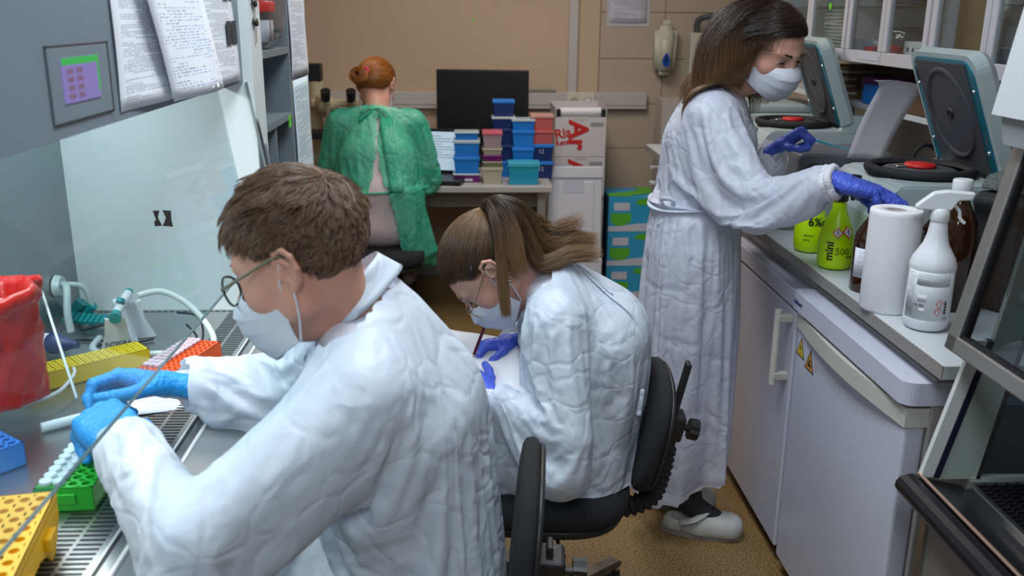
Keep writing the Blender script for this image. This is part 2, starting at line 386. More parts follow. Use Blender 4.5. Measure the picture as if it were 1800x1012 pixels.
hang('paper_sheet', 'printed protocol sheet with blue notes hanging in front on the hood fascia', 1.590, 1.93, .010, .25, PT1, .010, 0, .020, .125)
hang('paper_sheet', 'printed sheet tucked behind the blue-noted protocol beside the hood display', 1.505, 1.80, .013, .25, PT2, .004, 0, .003, .0)
o = hang('paper_sheet', 'printed sheet with two dark gel pictures at the far end of the hood fascia', 1.965, 2.255, .008, .25, PT3, .004, 0, .0025, .045)
mgp = mat('gel_picture', (.05, .05, .06), .6, noise=.6, nscale=60)
for a in (2.19, 2.238):
    for c, d, e in ((.092, .144, .0068), (.19, .235, .0048)): wparent(MB().box(a, a+.042, c, d, e, e+.0007, M=FM).build('gel_picture', mgp), o)
m = thing('key_bunch', 'keys with rounded black heads hanging in the lock of the grey hood fascia', 'keys', FM @ Vector((2.375, .185, .0)))
MB().cyl((0, 0, 0), (.02, 0, 0), .011).build('lock', MCH, m)
for dz, a in ((0.0, 0), (-.045, .3)):
    k = MB(); k.lathe([(.002, -.003), (.017, -.0025), (.018, 0), (.017, .0025), (.002, .003)], n=20, M=Matrix.Translation((.03, .012, dz+.0)) @ Matrix.Rotation(1.4, 4, 'Y') @ Matrix.Diagonal((.6, 1.2, 1, 1)))
    k.build('key_head', MBK, m); MB().box(.028, .030, .006, .014, dz-.05, dz-.01).build('key_blade', MCH, m)
MB().tube([(.02, 0, .05), (.03, .01, .03), (.025, -.005, .01), (.03, .01, -.02)], .002).build('chain', MCH, m)
# ------------------------------------------------ racks and tubes
def holeplate(mb, L, Wd, H, nx, ny, r=.4, depth=None, n=10, mx=0, ox=0, oy=0):
    """block with a grid of round wells, local frame centred, base at z=0"""
    dx = (L-2*mx)/nx; dy = (Wd-2*mx)/ny; rr = r*min(dx, dy); depth = depth or H*.8
    b = .0
    mb.box(-L/2, L/2, -Wd/2, -Wd/2+.0015, 0, H); mb.box(-L/2, L/2, Wd/2-.0015, Wd/2, 0, H); mb.box(-L/2, -L/2+.0015, -Wd/2, Wd/2, 0, H); mb.box(L/2-.0015, L/2, -Wd/2, Wd/2, 0, H); mb.box(-L/2, L/2, -Wd/2, Wd/2, 0, .002)
    for i in range(nx):
        for j in range(ny):
            cx = -L/2+mx+dx*(i+.5); cy = -Wd/2+mx+dy*(j+.5)
            vs = []; fs = []
            for k in range(n):
                a = 2*math.pi*(k+.5)/n; c, s = math.cos(a), math.sin(a); q = max(abs(c), abs(s))
                vs += [(cx+c/q*dx/2, cy+s/q*dy/2, H), (cx+c*rr, cy+s*rr, H), (cx+c*rr*.9, cy+s*rr*.9, H-depth)]
            for k in range(n):
                a, b2 = 3*k, 3*((k+1) % n); fs += [(a, b2, b2+1, a+1), (a+1, b2+1, b2+2, a+2)]
            mb.add(vs, fs)
    if mx:
        for q in ((-L/2, L/2, -Wd/2, -Wd/2+mx), (-L/2, L/2, Wd/2-mx, Wd/2), (-L/2, -L/2+mx, -Wd/2, Wd/2), (L/2-mx, L/2, -Wd/2, Wd/2)): mb.box(*q, H-.001, H)
    return dx, dy
def tube_proto(matb, matc, name='microtube'):
    root = thing(name, '', 'tube')
    MB().lathe([(.001, -.034), (.003, -.030), (.0045, -.014), (.0048, 0)], n=10, cap=False).build('tube_body', matb, root)
    c = MB(); c.lathe([(.0066, 0), (.0068, .002), (.0066, .0045), (.0045, .005), (.004, .003), (0.0005, .003)], n=12); c.box(.006, .009, -.002, .002, 0, .001)
    c.build('tube_cap', matc, root); return root
MFR = glassy('frosted_tube', (.8, .85, .88), .12, .3)
MCAPW = mat('frosted_cap', (.62, .70, .72), .35); MCAPP = mat('pink_white_cap', (.72, .52, .58), .35, noise=.2, nscale=60)
def rack(label, L, Wd, H, nx, ny, mt, loc, rz, r=.38, mx=.004, feet=False, n=10):
    t = thing('tube_rack', label, 'rack', loc, rz); b = MB(); dx, dy = holeplate(b, L, Wd, H, nx, ny, r, mx=mx, n=n); b.build('rack_body', mt, t)
    MB().box(-L/2-.004, -L/2, -Wd*.2, Wd*.2, H*.35, H*.75, .001).build('end_tab', mt, t); MB().box(L/2, L/2+.004, -Wd*.2, Wd*.2, H*.35, H*.75, .001).build('end_tab', mt, t)
    return t, dx, dy
MYE = mat('yellow_plastic', (.85, .62, .0), .35); MOR = mat('orange_red_plastic', (.85, .09, .005), .35); MGR = mat('green_plastic', (.02, .38, .03), .35); MAM = mat('amber_yellow_plastic', (.75, .38, .005), .4)
ay = math.atan2(.155, .18)
rack('bright yellow tube rack in front of the white stand in the hood', .25, .066, .038, 16, 5, MYE, (-.812, 1.885, .851), ay, .36)
t, dx, dy = rack('orange-red tube rack on the steel worktop beside the yellow rack', .215, .085, .04, 12, 6, MOR, (-.62, 1.885, .851), math.atan2(.19, .05), .36)
ORD = ['first', 'second', 'third', 'fourth', 'fifth', 'sixth', 'seventh', 'eighth', 'ninth', 'tenth', 'eleventh', 'twelfth']
ROWS = {1: ['front'], 2: ['front', 'back'], 3: ['front', 'middle', 'back']}
def fill(t, proto, cells, L, Wd, H, dx, dy, mx, label, group, first=[True]):
    mw = Matrix.Translation(t.location) @ Euler(t.rotation_euler).to_matrix().to_4x4()
    for (i, j) in cells:
        c = copy_tree(proto); p = mw @ Vector((-L/2+mx+dx*(i+.5), -Wd/2+mx+dy*(j+.5), H+.001))
        c.location = p; c.rotation_euler = (random.uniform(-.06, .06), random.uniform(-.06, .06), t.rotation_euler[2]+random.uniform(-.5, .5)); c['label'] = label % (ORD[(i-min(q[0] for q in cells))], ROWS[len(set(q[1] for q in cells))][sorted(set(q[1] for q in cells)).index(j)]); c['group'] = group
def kill(root):
    for ch in list(root.children): bpy.data.objects.remove(ch)
    bpy.data.objects.remove(root)
pr = tube_proto(MFR, MCAPP)
for ch in pr.children: ch.scale = (1.1, 1.1, 1.1)
fill(t, pr, [(i, j) for i in range(2, 12) for j in (3, 4, 5)], .215, .085, .04, dx, dy, .004, 'pink-capped tube in the orange-red rack, %s from the near end of the %s row', 'pink-capped tubes in the orange-red rack')
kill(pr)
t, dx, dy = rack('green tube rack with two rows of frosted tubes under the gloved hands', .26, .088, .04, 12, 4, MGR, (-.632, 1.445, .851), math.atan2(.26, -.0)+.05, .36)
pr = tube_proto(MFR, MCAPW)
for ch in pr.children: ch.scale = (1.45, 1.45, 1.45)
fill(t, pr, [(i, j) for i in range(0, 9) for j in (2, 3)], .26, .088, .04, dx, dy, .004, 'frosted tube in the green rack, %s from the near end of the %s row', 'frosted tubes in the green rack')
t2, dx, dy = rack('bright blue tube rack cut off at the left edge below the red bag', .12, .10, .042, 6, 5, MBLL, (-.832, 1.46, .851), .9, .36)
fill(t2, pr, [(i, 4) for i in range(2, 6)], .12, .10, .042, dx, dy, .004, 'frosted tube in the blue rack, %s from the near end of the %s row', 'frosted tubes in the blue rack')
kill(pr)
# big amber rack in front: tall legs, oval holes
t = thing('tube_rack', 'large amber yellow open tube rack in the near left corner of the worktop', 'rack', (-.632, 1.100, .851), math.atan2(.20, -.036))
b = MB(); 
holeplate(b, .26, .115, .012, 9, 5, .34, depth=.011, n=14, mx=.006)
for v in range(len(b.v)): b.v[v] = (b.v[v][0], b.v[v][1], b.v[v][2]+.066)
b.build('top_plate', MAM, t)
b = MB(); holeplate(b, .24, .10, .008, 9, 5, .34, depth=.007, n=10, mx=.006)
for v in range(len(b.v)): b.v[v] = (b.v[v][0], b.v[v][1], b.v[v][2]+.022)
b.build('lower_plate', MAM, t)
b = MB()
for sy in (-1, 1):
    Mx = Matrix(((1, 0, 0, 0), (0, 0, sy, sy*.055), (0, 1, 0, 0), (0, 0, 0, 1)))
    b.prism([(-.13, .066), (-.13, .04), (-.11, .02), (-.09, 0), (-.07, 0), (-.05, .02), (-.02, .03), (.02, .03), (.05, .02), (.07, 0), (.09, 0), (.11, .02), (.13, .04), (.13, .066)], -.0015, .0015, M=Mx)
for sx in (-1, 1):
    Mx = Matrix(((0, 0, sx, sx*.129), (1, 0, 0, 0), (0, 1, 0, 0), (0, 0, 0, 1)))
    b.prism([(-.055, .066), (-.055, .03), (-.03, .022), (.03, .022), (.055, .03), (.055, .066)], -.0015, .0015, M=Mx)
b.build('side_skirt', MAM, t)
b = MB()
for x in (-.06, .06): MB().box(x-.018, x+.018, -.066, -.056, .028, .05, .003).build('clip', MAM, t)
# ------------------------------------------------ controller stand with printed name
st = thing('pipette_stand', 'white A-shaped stand holding a teal-tipped pipette controller, behind the yellow rack', 'stand', (-.805, 2.05, .851), math.radians(22))
def wedge(x0, w0, w1, h, y0, y1):
    m = MB(); vs = []
    Mx = Matrix(((1, 0, 0, 0), (0, 0, 1, 0), (0, 1, 0, 0), (0, 0, 0, 1)))
    m.prism([(x0-w0, 0), (x0+w0, 0), (x0+w1+.004, h*.5), (x0+w1, h*.97), (x0+w1*.3, h*.92), (x0-w1*.3, h*.92), (x0-w1, h*.97), (x0-w1-.004, h*.5)], y0, y1, M=Mx); return m
wedge(0, .040, .021, .088, -.045, -.030).build('front_plate', mat('ivory_plastic', (.66, .67, .64), .4), st)
wedge(.035, .052, .026, .095, .05, .068).build('rear_plate', MW, st)
m = MB(); m.box(-.02, .045, -.035, .055, 0, .012, .004); m.build('base', MW, st)
text('lettering', 'INTEGRA', .0135, MGD, st, frame((-.027, -.0455, .022), (1, 0, 0), (0, 0, 1)), .0003, bold=.0002)
pc = thing('pipette_controller', 'white pipette holder with teal end caps lying across the white stand', 'pipette', (-.805, 2.05, .851), math.radians(22))
m = MB(); m.cyl((.003, -.05, .097), (.035, .06, .108), .010, .011); m.box(0, .028, -.012, .01, .104, .116, .003); m.build('barrel', MW, pc)
for a, b_, r1, r2 in (((.0, -.075, .094), (.003, -.052, .0965), .013, .012), ((.035, .06, .108), (.039, .075, .111), .010, .009), ((.015, -.015, .112), (.018, -.01, .12), .010, .008)):
    MB().cyl(a, b_, r1, r2).build('end_cap', MTL, pc)
# blue cone tipped controller
pc = thing('pipette_controller', 'white pipette controller with large blue nose cone lying beside the red bag', 'pipette', (-.93, 2.03, .87), math.radians(-12))
m = MB(); m.tube([(-.075, -.01, .0), (-.03, -.02, .01), (0, -.028, .012)], lambda t: .022); m.tube([(-.03, -.03, .005), (-.02, -.07, .0), (-.02, -.14, -.002)], lambda t: .019-.003*t); m.build('grip', MW, pc)
m = MB(); m.lathe([(.020, 0), (.024, .006), (.023, .02), (.014, .045), (.009, .062), (.009, .07), (.006, .071)], n=20, M=Matrix.Translation((.0, -.028, .012)) @ Matrix.Rotation(math.radians(90), 4, 'Y')); m.build('nose_cone', MNV, pc)
for i in range(2): MB().box(-.012, .006, -.085-i*.026, -.065-i*.026, .014, .022, .003).build('button', MNV, pc)
# teal manifold
pc = thing('tip_manifold', 'teal multi-channel manifold lying by the hose port at the back of the hood', 'manifold', (-.955, 2.235, .851), math.radians(-10))
m = MB()
for i in range(8): m.cyl((-.035+i*.014, -.03, .010), (-.035+i*.014, .0, .022), .0062, n=10)
m.build('channel_row', MTL, pc)
m = MB(); m.cyl((-.03, .01, .02), (-.005, .015, .05), .015); m.cyl((0.0, .02, .02), (.02, .02, .04), .012); m.build('knob_block', MTL, pc)
# hoses and cables on the worktop
tag(MB().tube([(-.765, 2.10, .962), (-.715, 2.12, .965), (-.655, 2.12, .93), (-.60, 2.08, .88), (-.585, 2.02, .861), (-.63, 1.985, .861), (-.69, 1.985, .861), (-.75, 1.97, .861)], .0075).build('suction_tube', mat('ivory_tube', (.66, .70, .66), .3)), 'milky white tube looping from the white stand round to the orange rack', 'tube')
tag(MB().tube([(-.86, 2.09, .862), (-.85, 2.02, .861), (-.80, 1.975, .861), (-.74, 1.965, .861)], .008).build('suction_tube', mat('clear_tube', (.50, .58, .60), .25)), 'translucent grey tube curving past the blue nose cone behind the yellow rack', 'tube')
m = MB()
m.tube([(-.93, 2.16, .856), (-.87, 2.18, .868), (-.83, 2.2, .885), (-.80, 2.13, .86), (-.79, 2.1, .856)], .0028)
m.tube([(-.93, 2.1, .854), (-.86, 2.09, .855), (-.80, 2.06, .855), (-.74, 2.1, .855)], .0025)
m.tube([(-.70, 2.16, .90), (-.66, 2.17, .89), (-.63, 2.12, .875), (-.62, 2.05, .855), (-.66, 2.03, .854), (-.64, 2.10, .856), (-.68, 2.16, .87)], .0025)
tag(m.build('power_cable', MBKM), 'thin black cables tangled behind the white stand in the hood', 'cable')
# red waste bag: crumpled, on a holder rod
def bagmesh():
    m = MB(); n = 40; rows = 26; vs = []; fs = []
    for i in range(rows):
        t = i/(rows-1); z = -.17+.225*t
        for k in range(n):
            a = 2*math.pi*k/n; r = .072+.012*t+.006*math.sin(3*a+t*4)+.0045*math.sin(7*a+t*9)*(.4+t)+.003*math.sin(13*a-t*15)
            if i == 0: r *= .65
            if t > .84: r += .010*math.sin((t-.84)/.16*math.pi)+.003*math.sin(11*a)
            zz = z+.006*math.sin(2*a+1)*t
            vs.append((r*math.cos(a)*1.0, r*math.sin(a), zz))
    for i in range(rows-1):
        for k in range(n): fs.append((i*n+k, i*n+(k+1) % n, (i+1)*n+(k+1) % n, (i+1)*n+k))
    fs.append(tuple(reversed(range(n))))
    for k in range(n):      # inner lip going down
        a = 2*math.pi*k/n; x, y, z = vs[(rows-1)*n+k]; vs.append((x*.84, y*.84, z-.018+.004*math.sin(5*a)))
    for k in range(n):
        a = 2*math.pi*k/n; x, y, z = vs[(rows-1)*n+k]; vs.append((x*.80, y*.80, z-.09))
    for q in (0, 1):
        b0 = (rows-1+q)*n
        for k in range(n): fs.append((b0+k, b0+(k+1) % n, b0+n+(k+1) % n, b0+n+k))
    m.add(vs, fs, True); return m
MBAG = mat('red_film', (.62, .012, .008), .32, bump=.6, bscale=28, spec=.6); 
bg = thing('waste_bag', 'crumpled red waste bag hanging open at the left edge inside the hood', 'bag', (-.865, 1.64, 1.065))
bagmesh().build('bag_film', MBAG, bg)
MB().box(-.03, -.0, .0, .12, -.02, -.0, .002, M=Matrix.Translation((0, 0, .01))).build('holder_tab', MW, bg)
text('bag_marking', 'A', .028, MBK, bg, frame((.035, -.079, .008), (.9, .45, 0), (0, 0, 1)), .0005)
tag(MB().tube([(-.79, 1.69, 1.095), (-.655, 1.47, .975)], .0024).build('white_rod', MW), 'thin white rod leaning from the red bag down to the gloved hands', 'rod')
tag(MB().tube([(-.80, 1.80, .90), (-.79, 1.77, .895), (-.80, 1.70, .885), (-.87, 1.64, .88), (-.97, 1.6, .88)], .0035).build('charging_cable', MW), 'white cord curving under the red bag past the yellow rack', 'cord')
m = thing('marker_pen', 'white marker pen lying between the blue rack and the gloved hands', 'pen', (-.745, 1.632, .861), math.radians(38))
MB().cyl((-.05, 0, 0), (.03, 0, 0), .009).build('barrel', MW, m); MB().cyl((.03, 0, 0), (.05, 0, 0), .0095, .008).build('cap', MCAPW, m)
# white note under the right glove
R = [[Vector((-.70+.1*s+.05*t, 1.72+.05*s-.06*t, .853+.003*math.sin(3*s+2*t))) for s in [k/5 for k in range(6)]] for t in [k/5 for k in range(6)]]
tag(MB().sheet(R).build('paper_note', PT2), 'small white printed slip lying under the gloved right hand', 'paper')

# ---------------------------------------------------------------- shelf unit beyond the hood
sh = thing('open_shelf_unit', 'tall grey open shelf unit beyond the far end of the hood', 'shelf', (-.8, 3.0, 0))
SX = -.60; S0, S1 = 2.56, 3.63
m = MB(); m.box(-1.0, SX, S0, S0+.17, 0, 2.2); m.box(-1.0, SX, 3.25, S1, 0, 2.2); W(m, 'upright', MGL, sh)
m = MB(); m.box(-1.02, -1.0, S0, S1, 0, 2.2); W(m, 'back_board', MGL, sh)
for z in (.4, 1.265, 1.480, 1.80): W(MB().box(-1.0, SX+.001, S0+.17, 3.25, z-.02, z), 'shelf_board', MGL, sh)
W(MB().box(-1.0, SX-.005, 2.99, 3.005, .4, 1.245), 'divider', MGL, sh)
for (y, z) in ((2.78, 1.255), (3.18, 1.255), (2.77, 1.465)):
    tag(MB().box(SX+.001, SX+.003, y, y+.035, z-.035, z+.004).build('green_label', MGN), {2.78: 'lime green label on the left end of the lower shelf edge', 3.18: 'lime green label on the right end of the lower shelf edge', 2.77: 'lime green label on the upper shelf edge under the plastic bag'}[y], 'label')
def wallpaper_sheet(label, y0, y1, z0, z1, mt, x=SX+.002, wob=.006):
    P = [[Vector((x+abs(wob*math.sin(t*3+s*2)*t), y0+(y1-y0)*s, z1+(z0-z1)*t)) for s in [k/6 for k in range(7)]] for t in [k/10 for k in range(11)]]
    return tag(MB().sheet(P).build('paper_sheet', mt), label, 'paper')
PT4 = paper_text('printed_dense', base=(.66, .72, .84), line=76, lo=.36, wscale=40)
PT5 = paper_text('printed_sparse', base=(.62, .76, .88), line=66, lo=.4, wscale=34, ink2=(.02, .3, .4))
wallpaper_sheet('printed sheet taped high on the outer upright of the shelf unit', 3.28, 3.60, 1.375, 1.68, PT4)
wallpaper_sheet('printed sheet taped low on the outer upright of the shelf unit', 3.29, 3.605, 1.0, 1.365, PT5)
# containers in clear bag on upper shelf
MPET = glassy('clear_film', (.86, .88, .9), .14, .12)
for i, (y, x) in enumerate(((2.93, -.665), (3.04, -.655), (3.15, -.665))):
    c = thing('sample_jar', 'clear sample jar with red lid bagged on the upper shelf, %s' % ('nearest the hood', 'in the middle', 'nearest the taped sheets')[i], 'jar', (x, y, 1.481))
    MB().lathe([(.04, 0), (.045, .004), (.045, .11), (.042, .118)], n=20).build('jar_body', MPET, c)
    MB().lathe([(.030, .02), (.040, .021), (.040, .085), (.03, .086)], n=20).build('jar_label', PT2, c)
    MB().lathe([(.048, .112), (.049, .118), (.048, .142), (.044, .145)], n=20).build('jar_lid', MRED, c)
def blob_bag(x0, x1, y0, y1, z0, z1, seed, mt=None):
    bm = bmesh.new(); bmesh.ops.create_icosphere(bm, subdivisions=4, radius=1)
    for v in bm.verts:
        c = v.co; c = Vector([math.copysign(abs(q)**.55, q) for q in c]); nn = mnoise.noise(c*2.2+Vector((seed, 0, 0)))*.12+abs(mnoise.noise(c*6+Vector((seed, 3, 0))))*.12
        c = c*(1-nn); v.co = Vector(((x0+x1)/2+c.x*(x1-x0)/2, (y0+y1)/2+c.y*(y1-y0)/2, (z0+z1)/2+c.z*(z1-z0)/2))
    return MB().bm(bm, smooth=True)
b = blob_bag(-.75, -.585, 2.86, 3.23, 1.482, 1.73, 3); tag(b.build('plastic_bag', glassy('bag_film_clear', (.93, .94, .95), .07, .18)), 'clear crinkled plastic bag wrapped round red-lidded jars on the upper shelf', 'bag')
# ---------------------------------------------------------------- desk and things at the back wall
MDESK = mat('desk_grey', (.42, .39, .38), .4)
d = thing('desk', 'light grey desk along the back wall under the monitor', 'desk', (0, 5.15, 0))
MB().box(-1.2, .43, -.50, .53, .72, .75, .003).build('desk_top', MDESK, d)
MB().box(.36, .40, -.42, .50, 0, .72).build('side_panel', mat('desk_panel', (.36, .32, .29), .6), d)
MB().box(-1.18, -1.14, -.42, .50, 0, .72).build('side_panel', bpy.data.materials['desk_panel'], d)
MB().box(-1.14, .36, -.36, -.33, .62, .72).build('apron', mat('desk_apron', (.20, .16, .13), .6), d)
# monitor
mo = thing('monitor', 'wide black computer monitor switched off on the desk', 'monitor', (.085, 5.33, .752), math.radians(-7))
MB().box(-.26, .26, -.012, .02, .15, .535, .006).build('screen_housing', MBK, mo)
MB().box(-.25, .25, -.0135, -.012, .165, .525).build('display_glass', mat('dark_screen', (.004, .004, .005), .45), mo)
MB().box(-.03, .03, .02, .05, .02, .30, .005).build('stand_neck', MBK, mo)
MB().box(-.13, .13, -.07, .13, 0, .015, .005).build('stand_foot', MBK, mo)
# laptop
la = thing('laptop', 'open black laptop with glowing pale screen beside the green-gowned person', 'laptop', (-.155, 4.93, .752), math.radians(-12))
MB().box(-.17, .17, -.24, 0, 0, .022, .004).build('keyboard_base', MBK, la)
ls = MB().box(-.17, .17, 0, .012, .015, .255, .004).build('screen_lid', MBK, la)
MB().box(-.155, .155, -.0012, -.0002, .038, .24).build('display', mat('laptop_display', (.3, .36, .42), .4, emit=(.42, .55, .66), estr=.62), la)
m = MB()
for i in range(9): m.box(-.10, .02+.05*((i*7) % 3), -.0016, -.0012, .215-i*.014, .219-i*.014)
m.build('text_rows', mat('display_ink', (.1, .12, .15), .5, emit=(.2, .26, .32), estr=.5), la)
# storage boxes on the desk
def sbox(label, x, y, z, w, dp, h, mt, lid=None, lidm=None, rz=0, clear=False, name='storage_box', tag_=None):
    b = thing(name, label, 'box', (x, y, z), rz)
    m = MB(); tp = .006; m.add([(sx*(w/2-tp*(1-zz)), sy*(dp/2-tp*(1-zz)), zz*h*.8) for zz in (0, 1) for sx, sy in ((-1, -1), (1, -1), (1, 1), (-1, 1))], [(3, 2, 1, 0), (4, 5, 6, 7), (0, 1, 5, 4), (1, 2, 6, 5), (2, 3, 7, 6), (3, 0, 4, 7)])
    m.build('box_body', mt, b)
    MB().box(-w/2-.004, w/2+.004, -dp/2-.004, dp/2+.004, h*.8, h, .003).build('box_lid', lidm or mt, b)
    if tag_: MB().box(-w*.22, w*.22, -dp/2-.0015, -dp/2-.0003, h*.15, h*.45).build('box_label', tag_, b)
    return b
MLIDB = glassy('clear_blue_lid', (.35, .55, .8), .12, .2); MLIDC = mat('milky_lid', (.45, .52, .58), .3); MPK = mat('salmon_plastic', (.52, .10, .10), .4); MPKL = mat('pale_pink_lid', (.55, .28, .24), .4)
MPU = mat('purple_plastic', (.16, .01, .16), .4); MBEI = mat('beige_box', (.42, .38, .28), .6); MPKH = mat('hot_pink_lid', (.60, .12, .16), .3); MTEAL2 = mat('aqua_box', (.02, .30, .46), .25); MTAG = mat('box_tag', (.5, .5, .55), .6)
Y = 4.83; z0 = .751
def stack(x, y, items, rz=0, **k):
    z = z0
    for it in items:
        lab, w, dp, h, mt, lm = it[:6]; sbox(lab, x, y, z, w, dp, h, mt, None, lm, rz, tag_=it[6] if len(it) > 6 else None); z += h+.001
    return z
stack(-.005, Y, [('purple box with white label at the bottom of the stack beside the laptop', .135, .12, .045, MPU, MLIDC, MTAG), ('bright blue lidded box on the purple box beside the laptop', .13, .12, .085, MBLL, MBLL), ('bright blue box third up beside the laptop', .13, .12, .085, MBLL, MLIDC), ('blue box with clear lid topmost beside the laptop', .12, .11, .04, MBLL, MLIDC)])
stack(.125, Y-.05, [('beige card box at the bottom of the pink-topped stack', .10, .11, .085, MBEI, MBEI), ('olive lidded box second from the bottom of the pink-topped stack', .095, .11, .028, mat('olive_box', (.22, .22, .12), .5), MBEI), ('purple box in the middle of the pink-topped stack', .095, .11, .032, MPU, MPU), ('cream box second from the top of the pink-topped stack', .095, .11, .032, MBEI, MBEI), ('pale clear box with hot pink lid on top of its stack', .095, .11, .085, mat('smoky_box', (.35, .25, .28), .3), MPKH)])
stack(.19, Y+.16, [('navy box at the bottom of the second row stack under the loose blue box', .11, .12, .085, MBLL, MBLL), ('navy box second up under the loose blue box', .11, .12, .085, MNV, MNV), ('navy box third up under the loose blue box', .11, .12, .085, MNV, MNV), ('navy box with grey lid just under the topmost box', .12, .12, .06, MNV, MLIDC), ('small blue box topmost of all, in front of the monitor', .11, .10, .085, MNV, MBLL)])
stack(.29, Y+.09, [('blue box at the bottom behind the aqua box', .11, .12, .075, MBLL, MBLL), ('bright blue box second up behind the aqua box', .11, .12, .09, MBLL, MBLL), ('bright blue box third up behind the aqua box', .11, .12, .09, MBLL, MBLL), ('bright blue box with pale lid top of the middle stack', .115, .12, .055, MBLL, MLIDC)])
stack(.39, Y+.12, [('navy box with two white digits at the bottom of the right stack', .12, .12, .09, MNV, MBLL), ('navy box with two white digits second up in the right stack', .12, .12, .09, MNV, MBLL), ('salmon box lower of the two salmon boxes', .115, .12, .07, MPK, MPK), ('salmon box with pale lid upper of the two salmon boxes', .115, .12, .08, MPK, MPKL)])
for z in (.80, .892):
    wparent(text('digits', '12', .03, MTAG, None, frame((.372, Y+.12-.0605, z-.008), (1, 0, 0), (0, 0, 1)), .0003), [o for o in bpy.data.objects if o.get('label', '').startswith('navy box with two white digits at the bottom' if z < .85 else 'navy box with two white digits second')][0])
sbox('wide aqua translucent box in front of the right stacks', .285, Y-.085, z0, .155, .10, .115, MTEAL2, None, mat('aqua_lid', (.05, .40, .55), .25))
# stacked cartons with big red letters, and the white foam lid
MCW = mat('white_carton', (.56, .52, .54), .6); MINK = mat('red_ink', (.50, .015, .012), .6)
def carton(label, x, y, z, w, dp, h):
    b = thing('carton', label, 'box', (x, y, z))
    MB().box(-w/2, w/2, -dp/2, dp/2, 0, h, .002).build('carton_body', MCW, b)
    MB().box(-.035, .035, -dp/2-.0015, -dp/2, h-.012, h+.0005).build('closing_tab', MTRUNK, b)
    text('large_lettering', 'Ar', .150, MINK, b, frame((-.062, -dp/2-.0015, h-.03), (0, 0, -1), (1, 0, 0)) @ Matrix.Translation((-.015, .0, 0)), .0006, bold=.005, sx=1.0)
    text('crossed_lettering', 'Ria', .075, MINK, b, frame((-w/2+.003, -dp/2-.0015, h*.45), (.97, 0, .2), (-.2, 0, 1)), .0004, bold=.002)
    text('crossed_lettering', 'Retex', .042, MINK, b, frame((-w/2+.005, -dp/2-.002, h*.28), (.98, 0, .15), (-.1, 0, 1)), .0004, bold=.001)
    m = MB()
    for i in range(3): m.box(w/2-.09, w/2-.015, -dp/2-.0012, -dp/2-.0002, h-.030-i*.008, h-.027-i*.008)
    m.build('small_print', MGD, b)
    return b
bx = .625
low = thing('cardboard_box', 'plain pale box at the bottom of the red-lettered carton stack behind the foam lid', 'box', (bx, 5.30, 0))
MB().box(-.145, .145, -.12, .22, 0, .30, .003).build('box_body', MCW, low)
MB().box(-.145, .145, -.12, .22, .302, .60, .003).build('upper_tier', MCW, low)
carton('lower white carton with large red letters, behind the white foam lid', bx, 5.33, .602, .285, .34, .222)
carton('upper white carton with large red letters under the paper roll', bx, 5.33, .826, .285, .34, .215)
t = thing('carton_tray', 'open dark carton tray on top of the red-lettered cartons', 'box', (bx, 5.33, 1.042))
m = MB(); m.box(-.142, .142, -.17, .17, 0, .003); m.box(-.142, -.138, -.17, .17, 0, .055); m.box(.138, .142, -.17, .17, 0, .055); m.box(-.142, .142, .166, .17, 0, .06); m.build('tray_body', MCW, t)
m = MB(); m.box(-.137, -.112, -.168, -.155, .003, .045); m.box(.112, .137, -.168, -.155, .003, .045); m.build('end_block', MBK, t)
tag(MB().cyl((bx-.115, 5.19, 1.072), (bx+.112, 5.19, 1.074), .022, n=20).build('paper_roll', MPAPER), 'white paper roll lying in the tray on the red-lettered cartons', 'roll')
fl = thing('foam_lid', 'tall white moulded foam panel leaning in front of the red-lettered cartons', 'panel', (.585, 4.96, .30), (math.radians(-4), 0, math.radians(1)))
MFOAM = mat('white_foam', (.60, .60, .66), .7, bump=.15, bscale=150)
m = MB(); m.box(-.155, .145, -.02, .02, 0, .50, .008); m.box(-.10, .10, -.026, -.02, .10, .42, .003); m.box(-.155, .145, -.028, -.02, .44, .50, .004); m.build('foam_slab', MFOAM, fl)
MB().box(-.07, .04, -.0275, -.026, .36, .43).build('shipping_label', mat('lilac_label', (.50, .50, .60), .6), fl)
st_ = thing('step_crate', 'low white crate on the floor under the leaning foam panel', 'crate', (.585, 4.98, 0))
MB().box(-.15, .15, -.06, .10, 0, .298, .004).build('crate_body', MFOAM, st_)
# glove cartons blue/green
def glovebox(label, z):
    b = thing('glove_carton', label, 'box', (.945, 5.28, z))
    MB().box(-.15, .15, -.14, .14, 0, .20, .002).build('carton_body', mat('carton_sky_blue', (.03, .33, .58), .5) if 'carton_sky_blue' not in bpy.data.materials else bpy.data.materials['carton_sky_blue'], b)
    g = bpy.data.materials.get('carton_leaf_green') or mat('carton_leaf_green', (.10, .42, .03), .5)
    wht = bpy.data.materials.get('carton_white_print') or mat('carton_white_print', (.55, .55, .62), .5)
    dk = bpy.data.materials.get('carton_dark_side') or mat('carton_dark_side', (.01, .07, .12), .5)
    Mx = Matrix(((1, 0, 0, 0), (0, 0, -1, -.1405), (0, 1, 0, 0), (0, 0, 0, 1)))
    m = MB(); m.prism([(-.135, .052), (-.135, .105), (-.02, .105), (-.02, .06), (-.06, .03), (-.085, .025)], 0, .0008, M=Mx); m.prism([(.0, .16), (.02, .185), (.10, .195), (.15, .19), (.15, .155), (.05, .15)], 0, .0008, M=Mx); m.build('green_print', g, b)
    m = MB(); m.prism([(-.12, .12), (-.12, .165), (-.03, .165), (-.03, .12)], 0, .001, M=Mx); m.prism([(-.15, 0), (-.15, .03), (-.09, .03), (.02, .045), (.15, .05), (.15, 0)], 0, .0009, M=Mx); m.build('white_print', wht, b)
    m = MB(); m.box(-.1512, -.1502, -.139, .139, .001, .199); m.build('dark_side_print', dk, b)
    return b
